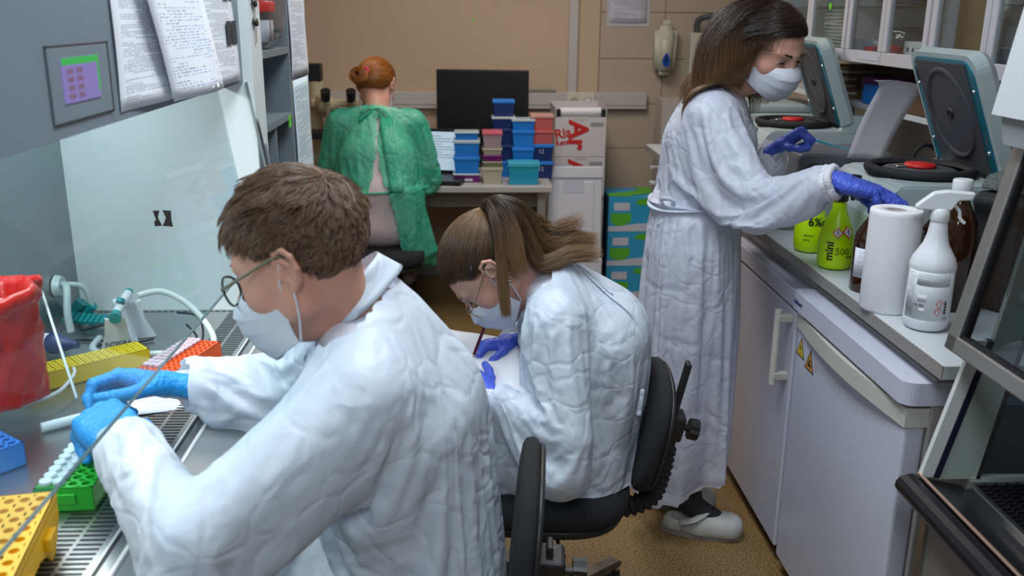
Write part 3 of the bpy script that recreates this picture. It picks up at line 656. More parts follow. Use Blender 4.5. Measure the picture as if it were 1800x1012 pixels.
for i, s in enumerate(('bottom', 'middle', 'top')): glovebox('blue and green printed carton on the floor stack by the back wall, %s' % s, .0+i*.202)
m = MB(); Mx = Matrix.Translation((.945, 5.28, .6065)); m.prism([(-.15, -.14), (-.15, -.06), (-.02, .0), (.05, .05), (.04, .14), (.15, .14), (.15, -.02), (.0, -.1), (-.03, -.14)], 0, .0008, M=Mx)
wparent(m.build('top_print', bpy.data.materials['carton_leaf_green']), [o for o in bpy.data.objects if o.get('label', '').endswith('wall, top')][0])
tag(MB().box(.029, .038, YB-.0012, YB-.0002, 1.540, 1.556).build('tape_speck', MGN), 'tiny green tape speck on the bare beige wall above the monitor', 'tape')
# slim tray on trunking, notice, dispensers
tr = thing('slim_case', 'slim grey case lying on top of the wall trunking above the monitor corner', 'case', (.44, YB-.035, 1.138)); 
m = MB(); m.box(-.09, .09, -.018, .018, 0, .012, .004); m.m = 1; m.box(-.085, .085, -.014, .014, .012, .022, .003); m.build('case_body', [mat('case_grey', (.22, .19, .16), .5), mat('case_lid', (.34, .30, .26), .4)], tr)
P = [[Vector((.84+.225*s, YB-.006-.003*math.sin(3*s), 1.77-.23*t)) for s in [k/4 for k in range(5)]] for t in [k/6 for k in range(7)]]
nt_ = tag(MB().sheet(P).build('wall_notice', paper_text('printed_notice', base=(.55, .56, .66), line=40, lo=.4, wscale=18)), 'printed notice in a clear sleeve on the beige panel wall above the trunking', 'notice')
m = MB(); m.box(.825, 1.08, YB-.005, YB-.0035, 1.52, 1.80); wparent(m.build('plastic_sleeve', mat('sleeve', (.50, .49, .52), .25)), nt_)
sd = thing('soap_dispenser', 'ivory wall soap dispenser with a blue drop-shaped window', 'dispenser', (1.17, YB-.06, 1.245))
MIV = mat('ivory_dispenser', (.55, .53, .45), .35)
m = MB(); bm = bmesh.new(); bmesh.ops.create_cube(bm, size=1)
for v in bm.verts: v.co = Vector((v.co.x*.135*(.86 if v.co.z < 0 else 1), v.co.y*.11, (v.co.z+.5)*.285))
bmesh.ops.bevel(bm, geom=list(bm.edges), offset=.03, segments=5, affect='EDGES'); m.bm(bm, smooth=True); m.build('housing', MIV, sd)
m = MB(); Mx = Matrix(((1, 0, 0, 0), (0, 0, -1, -.0553), (0, 1, 0, 0), (0, 0, 0, 1))); m.prism([(.0+.024*math.sin(a)*(1 if math.cos(a) < 0 else (1-.55*math.cos(a))), .085-.036*math.cos(a+math.pi)*(1.25 if math.cos(a) > 0 else 1)) for a in [2*math.pi*k/28 for k in range(28)]], 0, .003, M=Mx); m.build('level_window', mat('window_blue', (.01, .07, .38), .2), sd)
m = MB(); m.prism([(.0+.010*math.sin(a), .092-.022*math.cos(a+math.pi)) for a in [2*math.pi*k/20 for k in range(20)]], .0031, .0038, M=Mx); m.build('window_core', MNV, sd)
MB().box(-.022, .022, -.03, .03, .285, .315, .006).build('lock_tab', MIV, sd)
text('imprint', 'tutatio', .016, MTRUNK, sd, frame((-.022, -.0556, .21), (1, 0, 0), (0, 0, 1)), .0003)
w2 = thing('arm_dispenser', 'cream wall disinfectant dispenser with a dark grey elbow lever', 'dispenser', (1.365, YB-.06, 1.19))
MB().box(-.055, .05, -.06, .05, 0, .30, .008).build('housing', MIV, w2)
MB().box(-.035, .04, -.0615, -.0605, .03, .19).build('printed_label', PT2, w2)
m = MB(); m.tube([(-.01, 0, .30), (-.01, -.01, .36), (.02, -.03, .385), (.10, -.06, .40)], .018, flat=.5); m.build('elbow_lever', MGD, w2)
g = thing('glove_box', 'blue and lime glove box on the wall behind the standing woman', 'box', (1.49, YB-.09, 1.27))
MB().box(-.06, .10, -.06, .06, 0, .16, .002).build('box_body', mat('glovebox_blue', (.06, .33, .62), .5), g); MB().box(-.062, -.02, -.062, .062, .02, .155, .002).build('lime_panel', MGN, g)
w3 = thing('round_dispenser', 'pale cream rounded dispenser on the wall nearest the standing woman', 'dispenser', (1.60, YB-.06, 1.40))
m = MB(); m.box(-.06, .06, -.05, .05, 0, .22, .02); m.build('housing', MIV, w3)
# pale cabinet with paper trays behind the standing woman
cb = thing('letter_rack', 'pale open rack with stacked paper trays behind the standing woman', 'rack', (1.30, 5.05, 0))
m = MB(); m.box(-.27, .27, -.10, .08, 0, 1.16); m.build('rack_side', mat('rack_pale', (.36, .31, .29), .5), cb)
for z in (.84, .92, 1.0): MB().box(-.32, .1, -.16, -.101, z-.2, z-.19).build('tray', MPAPER, cb)
# cable under the desk
tag(MB().tube([(-.16, 5.4, .66), (-.13, 5.3, .60), (-.05, 5.25, .57), (.05, 5.25, .59), (.09, 5.3, .68)], .012).build('floor_cable', MBKM), 'thick black cable sagging under the desk', 'cable')
# microscope
mi = thing('microscope', 'cream microscope with black eyepieces half hidden by the shelf unit', 'microscope', (-.74, 5.0, .752))
MCM = mat('microscope_cream', (.42, .36, .24), .4)
MB().box(-.12, .10, -.12, .18, 0, .05, .01).build('foot', MCM, mi)
m = MB(); m.box(-.10, -.03, .08, .16, .04, .42, .012); m.tube([(-.06, .12, .36), (-.03, .04, .40), (.02, -.06, .36)], .05); m.build('stand_arm', MCM, mi)
m = MB(); m.cyl((-.055, .03, .36), (-.055, .03, .49), .045, .04); m.build('tube_head', MCM, mi)
MB().box(-.095, -.02, -.01, .07, .49, .58, .008).build('camera_head', MBK, mi)
m = MB(); m.box(-.08, .17, -.02, .06, .36, .40, .01); m.build('binocular_body', MCM, mi)
for x in (.0, .13):
    e = MB(); e.cyl((x, -.01, .30), (x+.01, -.07, .40), .024); e.build('eyepiece_tube', MCM, mi)
    e = MB(); e.cyl((x+.007, -.06, .385), (x+.012, -.10, .45), .022, .026); e.build('eyepiece', MBK, mi)
MB().box(-.09, .13, -.10, .03, .20, .24, .006).build('stage', MBK, mi)
MB().cyl((.0, .0, .24), (.0, -.02, .33), .025).build('objective', MCM, mi)
# ---------------------------------------------------------------- counter, fridges
XZ = Matrix(((1, 0, 0, 0), (0, 0, 1, 0), (0, 1, 0, 0), (0, 0, 0, 1)))     # prism drawn in x,z and extruded along y
YZ = Matrix(((0, 0, 1, 0), (1, 0, 0, 0), (0, 1, 0, 0), (0, 0, 0, 1)))     # drawn in y,z and extruded along x
ct = thing('worktop', 'long grey laminate worktop running above the two under-counter fridges', 'worktop', (1.3, 3.1, .91))
W(MB().box(.932, 1.735, 1.665, 4.85, .910, .940, .002), 'laminate_top', MLAM, ct)
W(MB().box(.929, .932, 1.665, 4.85, .9105, .9395), 'edge_band', mat('edge_band', (.27, .25, .24), .5), ct)
W(MB().box(1.0, 1.735, 3.12, 4.8, 0, .909), 'cupboard_base', mat('cupboard_white', (.48, .48, .50), .5), ct)
W(MB().box(.97, 1.735, 1.70, 3.12, .893, .9095), 'support_rail', MCARD, ct)
MF1 = mat('fridge_white', (.57, .58, .69), .32); MF2 = mat('fridge_cream', (.56, .55, .50), .4); MFS = mat('fridge_side', (.36, .34, .34), .5)
def rounded_prism(mb, pts, z0, z1): mb.prism(pts, z0, z1)
fr = thing('fridge', 'white under-counter fridge with curved cream grip edge and hazard stickers', 'fridge', (1.2, 2.05, 0))
MB_ = MB(); MB_.box(.955, 1.55, 1.73, 2.40, .04, .885, .004); W(MB_, 'cabinet_body', MFS, fr)
m = MB(); m.box(.908, .954, 1.739, 2.391, .06, .778, .008); W(m, 'door', MF1, fr)
m = MB(); c = [(.955, 1.735), (.955, 2.395)]+[(.905-.022*math.sin(math.pi*k/16), 2.395-.66*k/16) for k in range(17)]
m.prism(c, .775, .818); W(m, 'door_grip', MF2, fr)
m = MB(); r = .03; c = [(1.5, 1.725), (1.5, 2.405), (.905, 2.405)]+[(.89, 2.39), (.89, 1.76)]+[(.89+r-r*math.cos(a), 1.725+r-r*math.sin(a)) for a in [math.pi/2*k/6 for k in range(1, 7)]]
m.prism(c, .828, .878); W(m, 'top_cover', MF1, fr)
W(text('maker_mark', 'Liebherr', .017, MNV, None, frame((.8895, 2.385, .846), (0, -1, 0), (0, 0, 1)), .0002, bold=.0004), 'x', MNV, fr) if False else None
o = text('maker_mark', 'Liebherr', .019, MNV, None, frame((.8893, 2.392, .846), (0, -1, 0), (0, 0, 1)), .0002, bold=.0004); wparent(o, fr)
for (y, z) in ((2.36, .735),): pass
YL = Matrix(((0, 0, -1, .9076), (-1, 0, 0, 0), (0, 1, 0, 0), (0, 0, 0, 1)))
def sticker(label, y, z, s, colr, nm, parent=None):
    t = thing('warning_sticker', label, 'sticker', (0, 0, 0)); m = MB(); a = Matrix.Translation((0, 0, 0)) @ YL
    m.prism([(-y-s/2, z), (-y+s/2, z), (-y, z+s*.9)], 0, .0005, M=a); m.build('black_border', MBK, t)
    m = MB(); q = s*.39; m.prism([(-y-q, z+.06*s), (-y+q, z+.06*s), (-y, z+s*.78)], .0005, .0008, M=a); m.build('colour_field', colr, t)
    m = MB()
    if nm == 'ex': m.prism([(-y-.04*s, z+.28*s), (-y+.04*s, z+.28*s), (-y+.05*s, z+.55*s), (-y-.05*s, z+.55*s)], .0008, .001, M=a); m.prism([(-y-.04*s, z+.12*s), (-y+.04*s, z+.12*s), (-y+.04*s, z+.2*s), (-y-.04*s, z+.2*s)], .0008, .001, M=a)
    else:
        for k in range(3):
            an = 2*math.pi*k/3+math.pi/2; cx, cz = -y+.11*s*math.cos(an), z+.30*s+.11*s*math.sin(an)
            m.prism([(cx+.09*s*math.cos(b), cz+.09*s*math.sin(b)) for b in [2*math.pi*j/10 for j in range(10)]], .0008, .001, M=a)
    m.build('warning_symbol', MBK, t); return t
MYS = mat('sticker_yellow', (.72, .50, .02), .5); MOS = mat('sticker_orange', (.68, .26, .02), .5)
sticker('yellow triangular warning sticker with exclamation mark on the fridge door', 2.352, .700, .062, MYS, 'ex')
sticker('orange triangular biohazard sticker on the fridge door, right of the yellow one', 2.280, .686, .066, MOS, 'bio')
m = MB(); m.prism([(-2.235, .70), (-2.225, .715), (-2.235, .73), (-2.245, .715)], 0, .0005, M=YL); tag(m.build('warning_sticker', mat('sticker_pink', (.6, .42, .46), .5)), 'tiny pale diamond sticker on the fridge door right of the hazard triangles', 'sticker')
f2 = thing('fridge', 'white fridge with long vertical bar handle beside the standing woman', 'fridge', (1.2, 2.75, 0))
W(MB().box(.965, 1.55, 2.425, 3.10, .04, .886, .004), 'cabinet_body', MFS, f2)
W(MB().box(.915, .963, 2.43, 3.095, .06, .80, .006), 'door', MF1, f2)
W(MB().box(.910, 1.5, 2.427, 3.098, .81, .86, .004), 'top_cover', MF1, f2)
h = W(MB().cyl((.875, 2.462, .575), (.875, 2.462, .800), .0105, n=16), 'handle_bar', MF2, f2)
for z in (.60, .775):
    m = MB(); m.box(.872, .916, 2.45, 2.475, z-.012, z+.012, .004); W(m, 'handle_bracket', mat('bracket_cream', (.48, .46, .40), .5) if 'bracket_cream' not in bpy.data.materials else bpy.data.materials['bracket_cream'], f2)
# fridge side screw caps
for z in (.70, .42): W(MB().cyl((.99, 1.7285, z), (.99, 1.724, z), .008, n=12), 'screw_cap', MF2, fr)
# ---------------------------------------------------------------- centrifuges
MCF = mat('centrifuge_grey', (.40, .47, .48), .38); MLIDIN = mat('lid_inner_grey', (.055, .055, .065), .42); MBLC = mat('lid_blue_trim', (.02, .22, .30), .22, .6)
def centrifuge(label, loc, rz, lid_ang, sc=1):
    """local frame: front faces -x, width along y"""
    t = thing('centrifuge', label, 'centrifuge', loc, rz); t.scale = (sc, sc, sc)
    L, B, Hh = .60, .42, .25
    b = MB(); b.prism([(-.155, .012), (-.17, .05), (-.172, .150), (-.135, .222), (-.12, .235), (.30, .235), (.31, .22), (.31, .012)], -B/2, B/2, M=XZ); b.build('housing', MCF, t)
    b = MB(); b.prism([(-.12, .2355), (-.10, .242), (.14, .242), (.30, .255), (.305, .236)], -B/2+.01, B/2-.01, M=XZ); b.build('top_deck', MCF, t)
    for y0 in (-B/2+.015, B/2-.055): b = MB(); b.prism([(.15, .243), (.17, .29), (.20, .30), (.31, .30), (.312, .24)], y0, y0+.04, M=XZ); b.build('hinge_block', MCF, t)
    # bowl
    bc = (0.015, 0)
    b = MB(); b.lathe([(.125, .242), (.145, .246), (.150, .258), (.143, .268), (.128, .268), (.122, .256)], (bc[0], 0, 0), 40, cap=False); b.build('rubber_seal', MBKM, t)
    b = MB(); b.lathe([(.001, .244), (.124, .2445)], (bc[0], 0, 0), 40, cap=False); b.build('bowl_floor', MBK, t)
    r = MB(); r.lathe([(.02, .245), (.085, .247), (.10, .254), (.095, .258), (.03, .262), (.001, .262)], (bc[0], 0, 0), 32, cap=False); ro = r.build('rotor', MGD, t)
    r = MB(); r.lathe([(.03, .262), (.045, .263), (.04, .272), (.001, .273)], (bc[0], 0, 0), 24, cap=False); r.build('rotor_knob', MRED, ro)
    r = MB(); r.box(bc[0]-.07, bc[0]-.02, -.012, .012, .262, .268, .003); r.build('rotor_clip', MCH, ro)
    # control panel on the slope
    sM = frame((-.1535, 0, .186), (0, -1, 0), (.037, 0, .072))
    b = MB(); b.box(-.06, .045, -.018, .022, .0, .0015, M=sM); b.m = 1; b.box(-.052, .037, -.012, .016, .0015, .002, M=sM); b.build('control_display', [MGD, mat('lcd_olive', (.10, .11, .085), .3) if 'lcd_olive' not in bpy.data.materials else bpy.data.materials['lcd_olive']], t)
    b = MB()
    for y in (.075, .10): b.lathe([(.008, 0), (.008, .003), (.006, .004)], n=14, M=sM @ Matrix.Translation((y, 0, 0)))
    b.build('control_knob', MW, t)
    b = MB()
    for z in (.10, .085, .07):
        for k in range(4): b.box(-.02+k*.06, .03+k*.06, -B/2-.0012, -B/2+.001, z, z+.006)
    b.build('vent_slots', MBK, t)
    b = MB(); b.box(-.16, -.08, -B/2-.0008, -B/2+.001, .085, .125); b.build('rating_label', PT2, t)
    # lid: hinge line at x=.19, z=.262, opening by lid_ang from horizontal (closed it reaches to x=-.16)
    LM = Matrix.Translation((.150, 0, .262)) @ Matrix.Rotation(math.radians(lid_ang), 4, 'Y')     # local -x points to the free edge
    lw = .205; ll = .335
    def outline(s, e): 
        w, l = lw*s, ll*e; r = .05
        return [(0, -w), (0, w)]+[(-l+r-r*math.sin(a), w-r+r*math.cos(a)) for a in [math.pi/2*k/6 for k in range(7)]]+[(-l+r-r*math.cos(a), -w+r-r*math.sin(a)) for a in [math.pi/2*k/6 for k in range(7)]]
    b = MB(); o1 = outline(1, 1); o2 = outline(.94, .97); n = len(o1)
    vs = [(x, y, 0) for x, y in o1]+[(x, y, .035) for x, y in o1]+[(x, y, .052) for x, y in o2]
    fs = [tuple(reversed(range(n))), tuple(range(2*n, 3*n))]+[(k, (k+1) % n, n+(k+1) % n, n+k) for k in range(n)]+[(n+k, n+(k+1) % n, 2*n+(k+1) % n, 2*n+k) for k in range(n)]
    b.add(vs, fs, False, LM); ld = b.build('lid', MCF, t)
    b = MB(); o3 = outline(.90, .95); b.prism([(x-.004, y) for x, y in o3], -.004, 0, M=LM); b.build('lid_trim', MBLC, ld)
    b = MB(); w = lw*.74; b.prism([(-.006, -w), (-.006, w), (-ll*.93, w*1.0), (-ll*.93, -w)], -.007, -.004, M=LM)
    b.build('lid_liner', MLIDIN, ld)
    b = MB(); b.lathe([(.118, .0), (.124, -.006), (.128, -.006), (.134, .0)], (-.165, 0, -.007), 48, M=LM, cap=False); b.build('lid_ring', MLIDIN, ld)
    b = MB(); b.lathe([(.016, .0), (.014, -.006), (.008, -.006), (.006, 0)], (-.165, 0, -.007), 20, M=LM, cap=False); b.build('lid_boss', MBK, ld)
    b = MB()
    for sy in (-1, 1):
        for x in (-.07, -.24): b.lathe([(.005, 0), (.005, -.003), (.002, -.005)], (x, sy*lw*.83, -.004), 10, M=LM)
    b.build('lid_screw', MCH, ld)
    b = MB(); b.box(-.29, -.25, lw*.76, lw*.82, -.006, -.0035, M=LM); b.build('latch_slot', MBK, ld)
    return t
centrifuge('open-lidded grey centrifuge nearest the white spray bottle', (1.235, 2.51, .941), math.radians(-3), 68, .98)
centrifuge('open-lidded grey centrifuge farther back, in front of the woman\'s face', (1.27, 3.66, .941), math.radians(-4), 69, .98)
# third pale device farther along
m = thing('tabletop_analyser', 'pale cream closed instrument on the counter behind the far centrifuge', 'instrument', (1.45, 4.45, .941))
MB().box(-.26, .22, -.2, .2, 0, .22, .015).build('housing', MCF, m); b = MB(); b.box(-.20, .16, -.203, -.2005, .14, .18); b.build('front_recess', mat('recess', (.24, .28, .26), .5), m)
MB().box(-.24, .2, -.18, .18, .22, .26, .015).build('top_cover', MCF, m)
# dark grey instrument lid between the centrifuges + cyan bag
m = thing('mixer_block', 'dark grey rounded instrument between the two centrifuges', 'instrument', (1.24, 3.10, .941))
MB().box(-.16, .16, -.12, .12, 0, .225, .02).build('housing', mat('slate_plastic', (.13, .14, .17), .5), m); MB().box(-.06, .10, -.15, -.121, .10, .165, .01).build('cyan_pad', mat('cyan_pad', (.01, .42, .66), .5), m)
tag(MB().tube([(1.11, 2.93, 1.215), (1.16, 2.93, 1.20), (1.26, 2.94, 1.175)], lambda t: .014*(1-t*.7), flat=.3).build('folded_wipe', mat('cyan_wipe', (.05, .50, .68), .6)), 'cyan folded wipe held by the far gloved hand', 'wipe')
# folded sheet standing between the centrifuges
P = []
for t in [k/14 for k in range(15)]:
    row = []
    for s in [k/6 for k in range(7)]:
        if t < .16: z = 1.405+(.16-t)*.05; yy = 2.80-(.16-t)*.2; x0, x1 = 1.235-(.16-t)*.18, 1.385-(.16-t)*.1
        else:
            q = (t-.16)/.84; z = 1.405-.245*q; yy = 2.80+.11*q+.02*math.sin(q*3); x0, x1 = 1.245-.035*q, 1.385-.05*q
        row.append(Vector((x0+(x1-x0)*s, yy+.02*s, z-.012*s+.004*math.sin(4*s))))
    P.append(row)
tag(MB().sheet(P).build('folded_paper', mat('lilac_paper', (.80, .76, .84), .8)), 'blank sheet with folded top standing between the two centrifuges', 'paper')
# ---------------------------------------------------------------- bottles
MLIME = mat('lime_bottle', (.50, .78, .0), .3, sss=0); MAMB = mat('amber_glass', (.030, .009, .002), .08, coat=.3); MWB = mat('white_bottle', (.72, .74, .78), .3)
def diamond(mb_r, M, s):
    mb_r.m = 0; mb_r.prism([(0, -s), (s, 0), (0, s), (-s, 0)], 0, .0006, M=M); mb_r.m = 1; mb_r.prism([(0, -s*.78), (s*.78, 0), (0, s*.78), (-s*.78, 0)], .0006, .0009, M=M)
    mb_r.m = 2; mb_r.prism([(-s*.08, -s*.15), (s*.08, -s*.15), (s*.12, s*.42), (-s*.12, s*.42)], .0009, .0012, M=M); mb_r.prism([(-s*.09, -s*.42), (s*.09, -s*.42), (s*.09, -s*.26), (-s*.09, -s*.26)], .0009, .0012, M=M)
def curved(o, R, M):
    """wrap a flat mesh (x across, y up, z out) round a cylinder of radius R, then place with M"""
    for v in o.data.vertices:
        x, y, z = v.co; a = x/R; v.co = M @ Vector(((R+z)*math.sin(a), -(R+z)*math.cos(a), y))
    return o
MDR = [MRED, mat('diamond_white', (.7, .7, .7), .5), MBK]
def subdiv_flat(s, size, mt, bold=0, font_res=3, shear=0):
    return text('lettering', s, size, mt, None, Matrix.Identity(4), .0002, bold=bold, shear=shear)
def lime(label, loc, rz, words):
    t = thing('spray_bottle', label, 'bottle', loc, rz)
    prof = [(.030, 0), (.040, .003), (.0445, .012), (.046, .04), (.046, .075), (.043, .095), (.033, .125), (.023, .150), (.0185, .165), (.017, .185)]
    MB().lathe(prof, n=32).build('bottle_body', MLIME, t)
    c = MB(); c.lathe([(.0195, .183), (.020, .187), (.020, .207), (.017, .212)], n=20); c.build('collar', MBK, t)
    h = MB(); h.prism([(-.022, .212), (.018, .212), (.022, .228), (.045, .236), (.046, .252), (-.01, .256), (-.03, .245), (-.034, .228)], -.011, .011, M=XZ); hh = h.build('spray_head', MBK, t)
    g = MB(); g.tube([(.02, 0, .224), (.030, 0, .208), (.032, 0, .185)], .0055); g.build('trigger', MBK, hh)
    for s, sz, bx, z, mt, rot, bd in words:
        o = subdiv_flat(s, sz, mt, bd)
        if rot:
            for v in o.data.vertices: x, y, z_ = v.co; v.co = (-y, x, z_)
        for v in o.data.vertices: v.co.x += bx
        o.parent = t; curved(o, .0463, Matrix.Translation((0, 0, z)))
    return t
lime('lime green spray bottle with mini lettering and hazard diamonds, nearest of the two', (.992, 2.40, .941), -.12,
     [('mini', .030, -.018, .028, MBK, 1, .0008), ('500', .026, -.012, .045, mat('olive_print', (.16, .26, .0), .5), 0, .0006), ('Ahlsell', .009, .018, .035, MBK, 0, 0)])
lime('lime green spray bottle with handwritten black marks, half behind the other', (.99, 2.585, .941), -.55,
     [('6%', .034, .00, .082, MBK, 0, .0005), ('E', .03, .04, .075, MBK, 0, .0005), ('alkohol', .010, -.01, .05, MBK, 0, 0), ('spray', .009, -.01, .038, MBK, 0, 0)])
t = [o for o in bpy.data.objects if 'nearest of the two' in o.get('label', '')][0]
for dx, z, s in ((-.008, .103, .014), (.020, .105, .017)):
    m = MB(); diamond(m, Matrix.Identity(4), s); o = m.build('hazard_diamond', MDR); o.parent = t
    for v in o.data.vertices:
        x, y, zz = v.co; R = .0415; a = (x+dx)/R; rr = .0415-(y)*.42+zz; v.co = Vector((rr*math.sin(a), -rr*math.cos(a), z+y))
# white spray bottle
t = thing('spray_bottle', 'tall white one-litre trigger spray bottle with printed label at the counter end', 'bottle', (1.005, 1.90, .941), math.radians(-20))
prof = [(.030, 0), (.041, .002), (.046, .008), (.0475, .02), (.0480, .024), (.0470, .027), (.0470, .135), (.048, .139), (.0475, .146), (.043, .160), (.034, .175), (.026, .190), (.0205, .210), (.0180, .232), (.0165, .240)]
MB().lathe(prof, n=44).build('bottle_body', MWB, t)
MB().lathe([(.018, .238), (.0195, .241), (.0190, .262), (.015, .266)], n=30).build('collar', MW, t)
h = MB(); hp = [(-.048, .262), (-.018, .262), (.020, .264), (.032, .285), (.058, .288), (.062, .303), (.010, .305), (-.018, .300), (-.040, .280), (-.052, .268)]
h.prism([(x, z) for x, z in hp], -.013, .013, M=XZ); hh = h.build('spray_head', MW, t)
bv = hh.modifiers.new('bevel', 'BEVEL'); bv.width = .004; bv.segments = 3
h = MB(); h.tube([(.025, 0, .275), (.036, 0, .262), (.040, 0, .246), (.050, 0, .236)], .0048, flat=.8); h.build('trigger', MW, hh)
m = MB()
N = 24
def lab(z0, z1, a0, a1, mt, name, r=.04745, parent=t, uvd=True):
    P = [[Vector((r*math.sin(a0+(a1-a0)*s/N), -r*math.cos(a0+(a1-a0)*s/N), z1+(z0-z1)*k)) for s in range(N+1)] for k in (0, 1)]
    b = MB().sheet(P, .0001); o = b.build(name, mt); o.parent = parent; return o
lab(.028, .134, -1.3, 1.0, mat('bottle_label', (.70, .72, .76), .45), 'label')
PTL = paper_text('label_print', base=(.62, .65, .68), ink=(.15, .16, .18), line=26, lo=.36, wscale=40, margin=.01)
lab(.104, .131, -.72, .82, PTL, 'fine_print', .0478); lab(.034, .131, -1.22, -.78, PTL, 'fine_print', .0478)
PTS = paper_text('label_print_small', base=(.68, .70, .74), ink=(.15, .16, .18), line=9, lo=.45, wscale=14, margin=.01)
lab(.068, .084, -.60, -.20, PTS, 'fine_print', .0478); lab(.044, .054, -.5, -.25, PTS, 'fine_print', .0478)
def onb(o, R, dx, z, par):
    for v in o.data.vertices:
        x, y, zz = v.co; a = dx+x/R; v.co = Vector(((R+zz)*math.sin(a), -(R+zz)*math.cos(a), z+y))
    o.parent = par; return o
for dx, z in ((.40, .066), (.36, .048)):
    m = MB(); diamond(m, Matrix.Identity(4), .0088); onb(m.build('hazard_diamond', MDR), .0480, dx, z, t)
m = MB()
for i in range(14): m.box(0, .006, i*.0021, i*.0021+(.0006+.0006*((i*5) % 3)), 0, .0002)
onb(m.build('barcode', MBK), .0480, .62, .042, t)
onb(subdiv_flat('1 L', .0085, MGD, .0001), .0480, .60, .031, t); onb(subdiv_flat('CE 1275', .0058, MGD, .0001), .0480, -.72, .058, t)
# paper towel roll
t = thing('paper_towel_roll', 'upright white paper towel roll with grey core beside the white spray bottle', 'paper towel', (.975, 2.035, .941))
m = MB(); m.lathe([(.021, .232), (.0205, .236), (.055, .2365), (.0575, .234), (.058, .226), (.0582, .12), (.058, .006), (.056, 0), (.021, 0)], n=48, cap=False); m.build('paper_winding', mat('towel_paper', (.74, .74, .77), .85, bump=.08, bscale=220), t)
m = MB(); m.lathe([(.0208, 0), (.0208, .2345), (.0192, .2345), (.0192, 0)], n=32, cap=False); m.build('core', mat('grey_core', (.30, .27, .25), .8), t)
# brown bottles
def amber(label, loc, h=.27, r=.045, white_cap=True, lab_=True, capm=None):
    t = thing('reagent_bottle', label, 'bottle', loc)
    MB().lathe([(r*.9, 0), (r, .006), (r, h*.58), (r*.93, h*.68), (r*.55, h*.8), (r*.36, h*.86), (r*.34, h*.92)], n=30).build('bottle_body', MAMB, t)
    MB().lathe([(r*.44, h*.90), (r*.46, h*.91), (r*.46, h*1.0), (r*.40, h*1.01)], n=24).build('cap', capm or MW, t)
    if lab_:
        P = [[Vector(((r+.0006)*math.sin(-1.4+2.6*s/12), -(r+.0006)*math.cos(-1.4+2.6*s/12), h*.52-h*.34*k)) for s in range(13)] for k in (0, 1)]
        MB().sheet(P).build('label', PT2, t)
    return t
amber('amber glass bottle with printed white label squeezed behind the paper towel roll', (.995, 2.185, .941), .215, .044, capm=MNV)
amber('tall amber bottle with white cap just behind the white spray bottle', (1.125, 2.045, .941), .30, .048, lab_=False)
amber('dark amber bottle behind the second lime spray bottle', (1.175, 2.235, .941), .20, .04, lab_=False, capm=MBK)
def clear_b(label, loc, r, h, mt, capm):
    t = thing('glass_bottle', label, 'bottle', loc); MB().lathe([(r*.9, 0), (r, .006), (r, h*.6), (r*.85, h*.72), (r*.4, h*.88)], n=28).build('bottle_body', mt, t); MB().lathe([(r*.42, h*.86), (r*.44, h*.99), (r*.3, h)], n=20).build('cap', capm, t)
MGG = mat('greenish_glass', (.30, .36, .28), .15, trans=.6)
clear_b('greenish glass bottle between the lime spray bottle and the paper roll', (1.10, 2.22, .941), .042, .20, MGG, MW)
clear_b('pale glass jar behind the handwritten lime spray bottle', (1.07, 2.78, .941), .04, .06, MGG, MGG)
clear_b('pale glass jar next along the counter edge under the sleeve', (1.02, 2.88, .941), .04, .06, MGG, MGG)
t = thing('screw_cap_pot', 'small purple-lidded pot beside the nearest lime spray bottle', 'pot', (1.10, 2.325, .941)); MB().lathe([(.03, 0), (.032, .004), (.032, .035)], n=24).build('pot_body', MPU, t); MB().lathe([(.033, .034), (.034, .05), (.03, .052)], n=24).build('pot_lid', MPU, t)
# dark instrument with mesh cushion behind white bottle
t = thing('case_bag', 'black padded case with grey mesh top leaning behind the amber bottle', 'bag', (1.33, 2.08, .941), math.radians(30))
m = MB(); m.prism([(-.14, 0), (.16, 0), (.18, .20), (.15, .235), (-.08, .265), (-.11, .245), (-.09, .2)], -.06, .10, M=XZ); o = m.build('case_shell', MBKM, t); b = o.modifiers.new('b', 'BEVEL'); b.width = .012; b.segments = 3
m = MB(); m.prism([(-.09, .268), (-.06, .30), (.10, .315), (.17, .28), (.16, .24)], -.05, .10, M=XZ); o = m.build('mesh_cushion', mat('grey_mesh', (.20, .22, .21), .8, bump=1.0, bscale=260, noise=.5, nscale=200), t); b = o.modifiers.new('b', 'BEVEL'); b.width = .012; b.segments = 3
MB().box(-.075, .03, -.064, -.061, .03, .12).build('patch', MGD, t)
m = MB(); m.tube([(-.09, -.07, .02), (-.085, -.072, .12), (-.06, -.07, .22)], .012, flat=.35); m.build('strap', mat('olive_strap', (.12, .14, .04), .8), t)
m = MB(); m.lathe([(.004, 0), (.011, .0)], n=16, M=frame((-.03, -.0645, .10), (1, 0, 0), (0, 0, 1)), cap=False); m.build('badge', MPAPER, t)
# cables behind the near centrifuge
tag(MB().tube([(1.50, 3.02, .95), (1.46, 3.0, 1.12), (1.50, 3.0, 1.19), (1.57, 3.02, 1.14), (1.60, 3.05, .95)], .007).build('power_cable', MBKM), 'black cable looping up behind the near centrifuge', 'cable')
b = blob_bag(1.50, 1.66, 2.95, 3.10, .942, 1.14, 5); tag(b.build('crumpled_foil', mat('crumpled_grey_film', (.33, .34, .35), .4)), 'crumpled grey film bundle behind the near centrifuge', 'film')
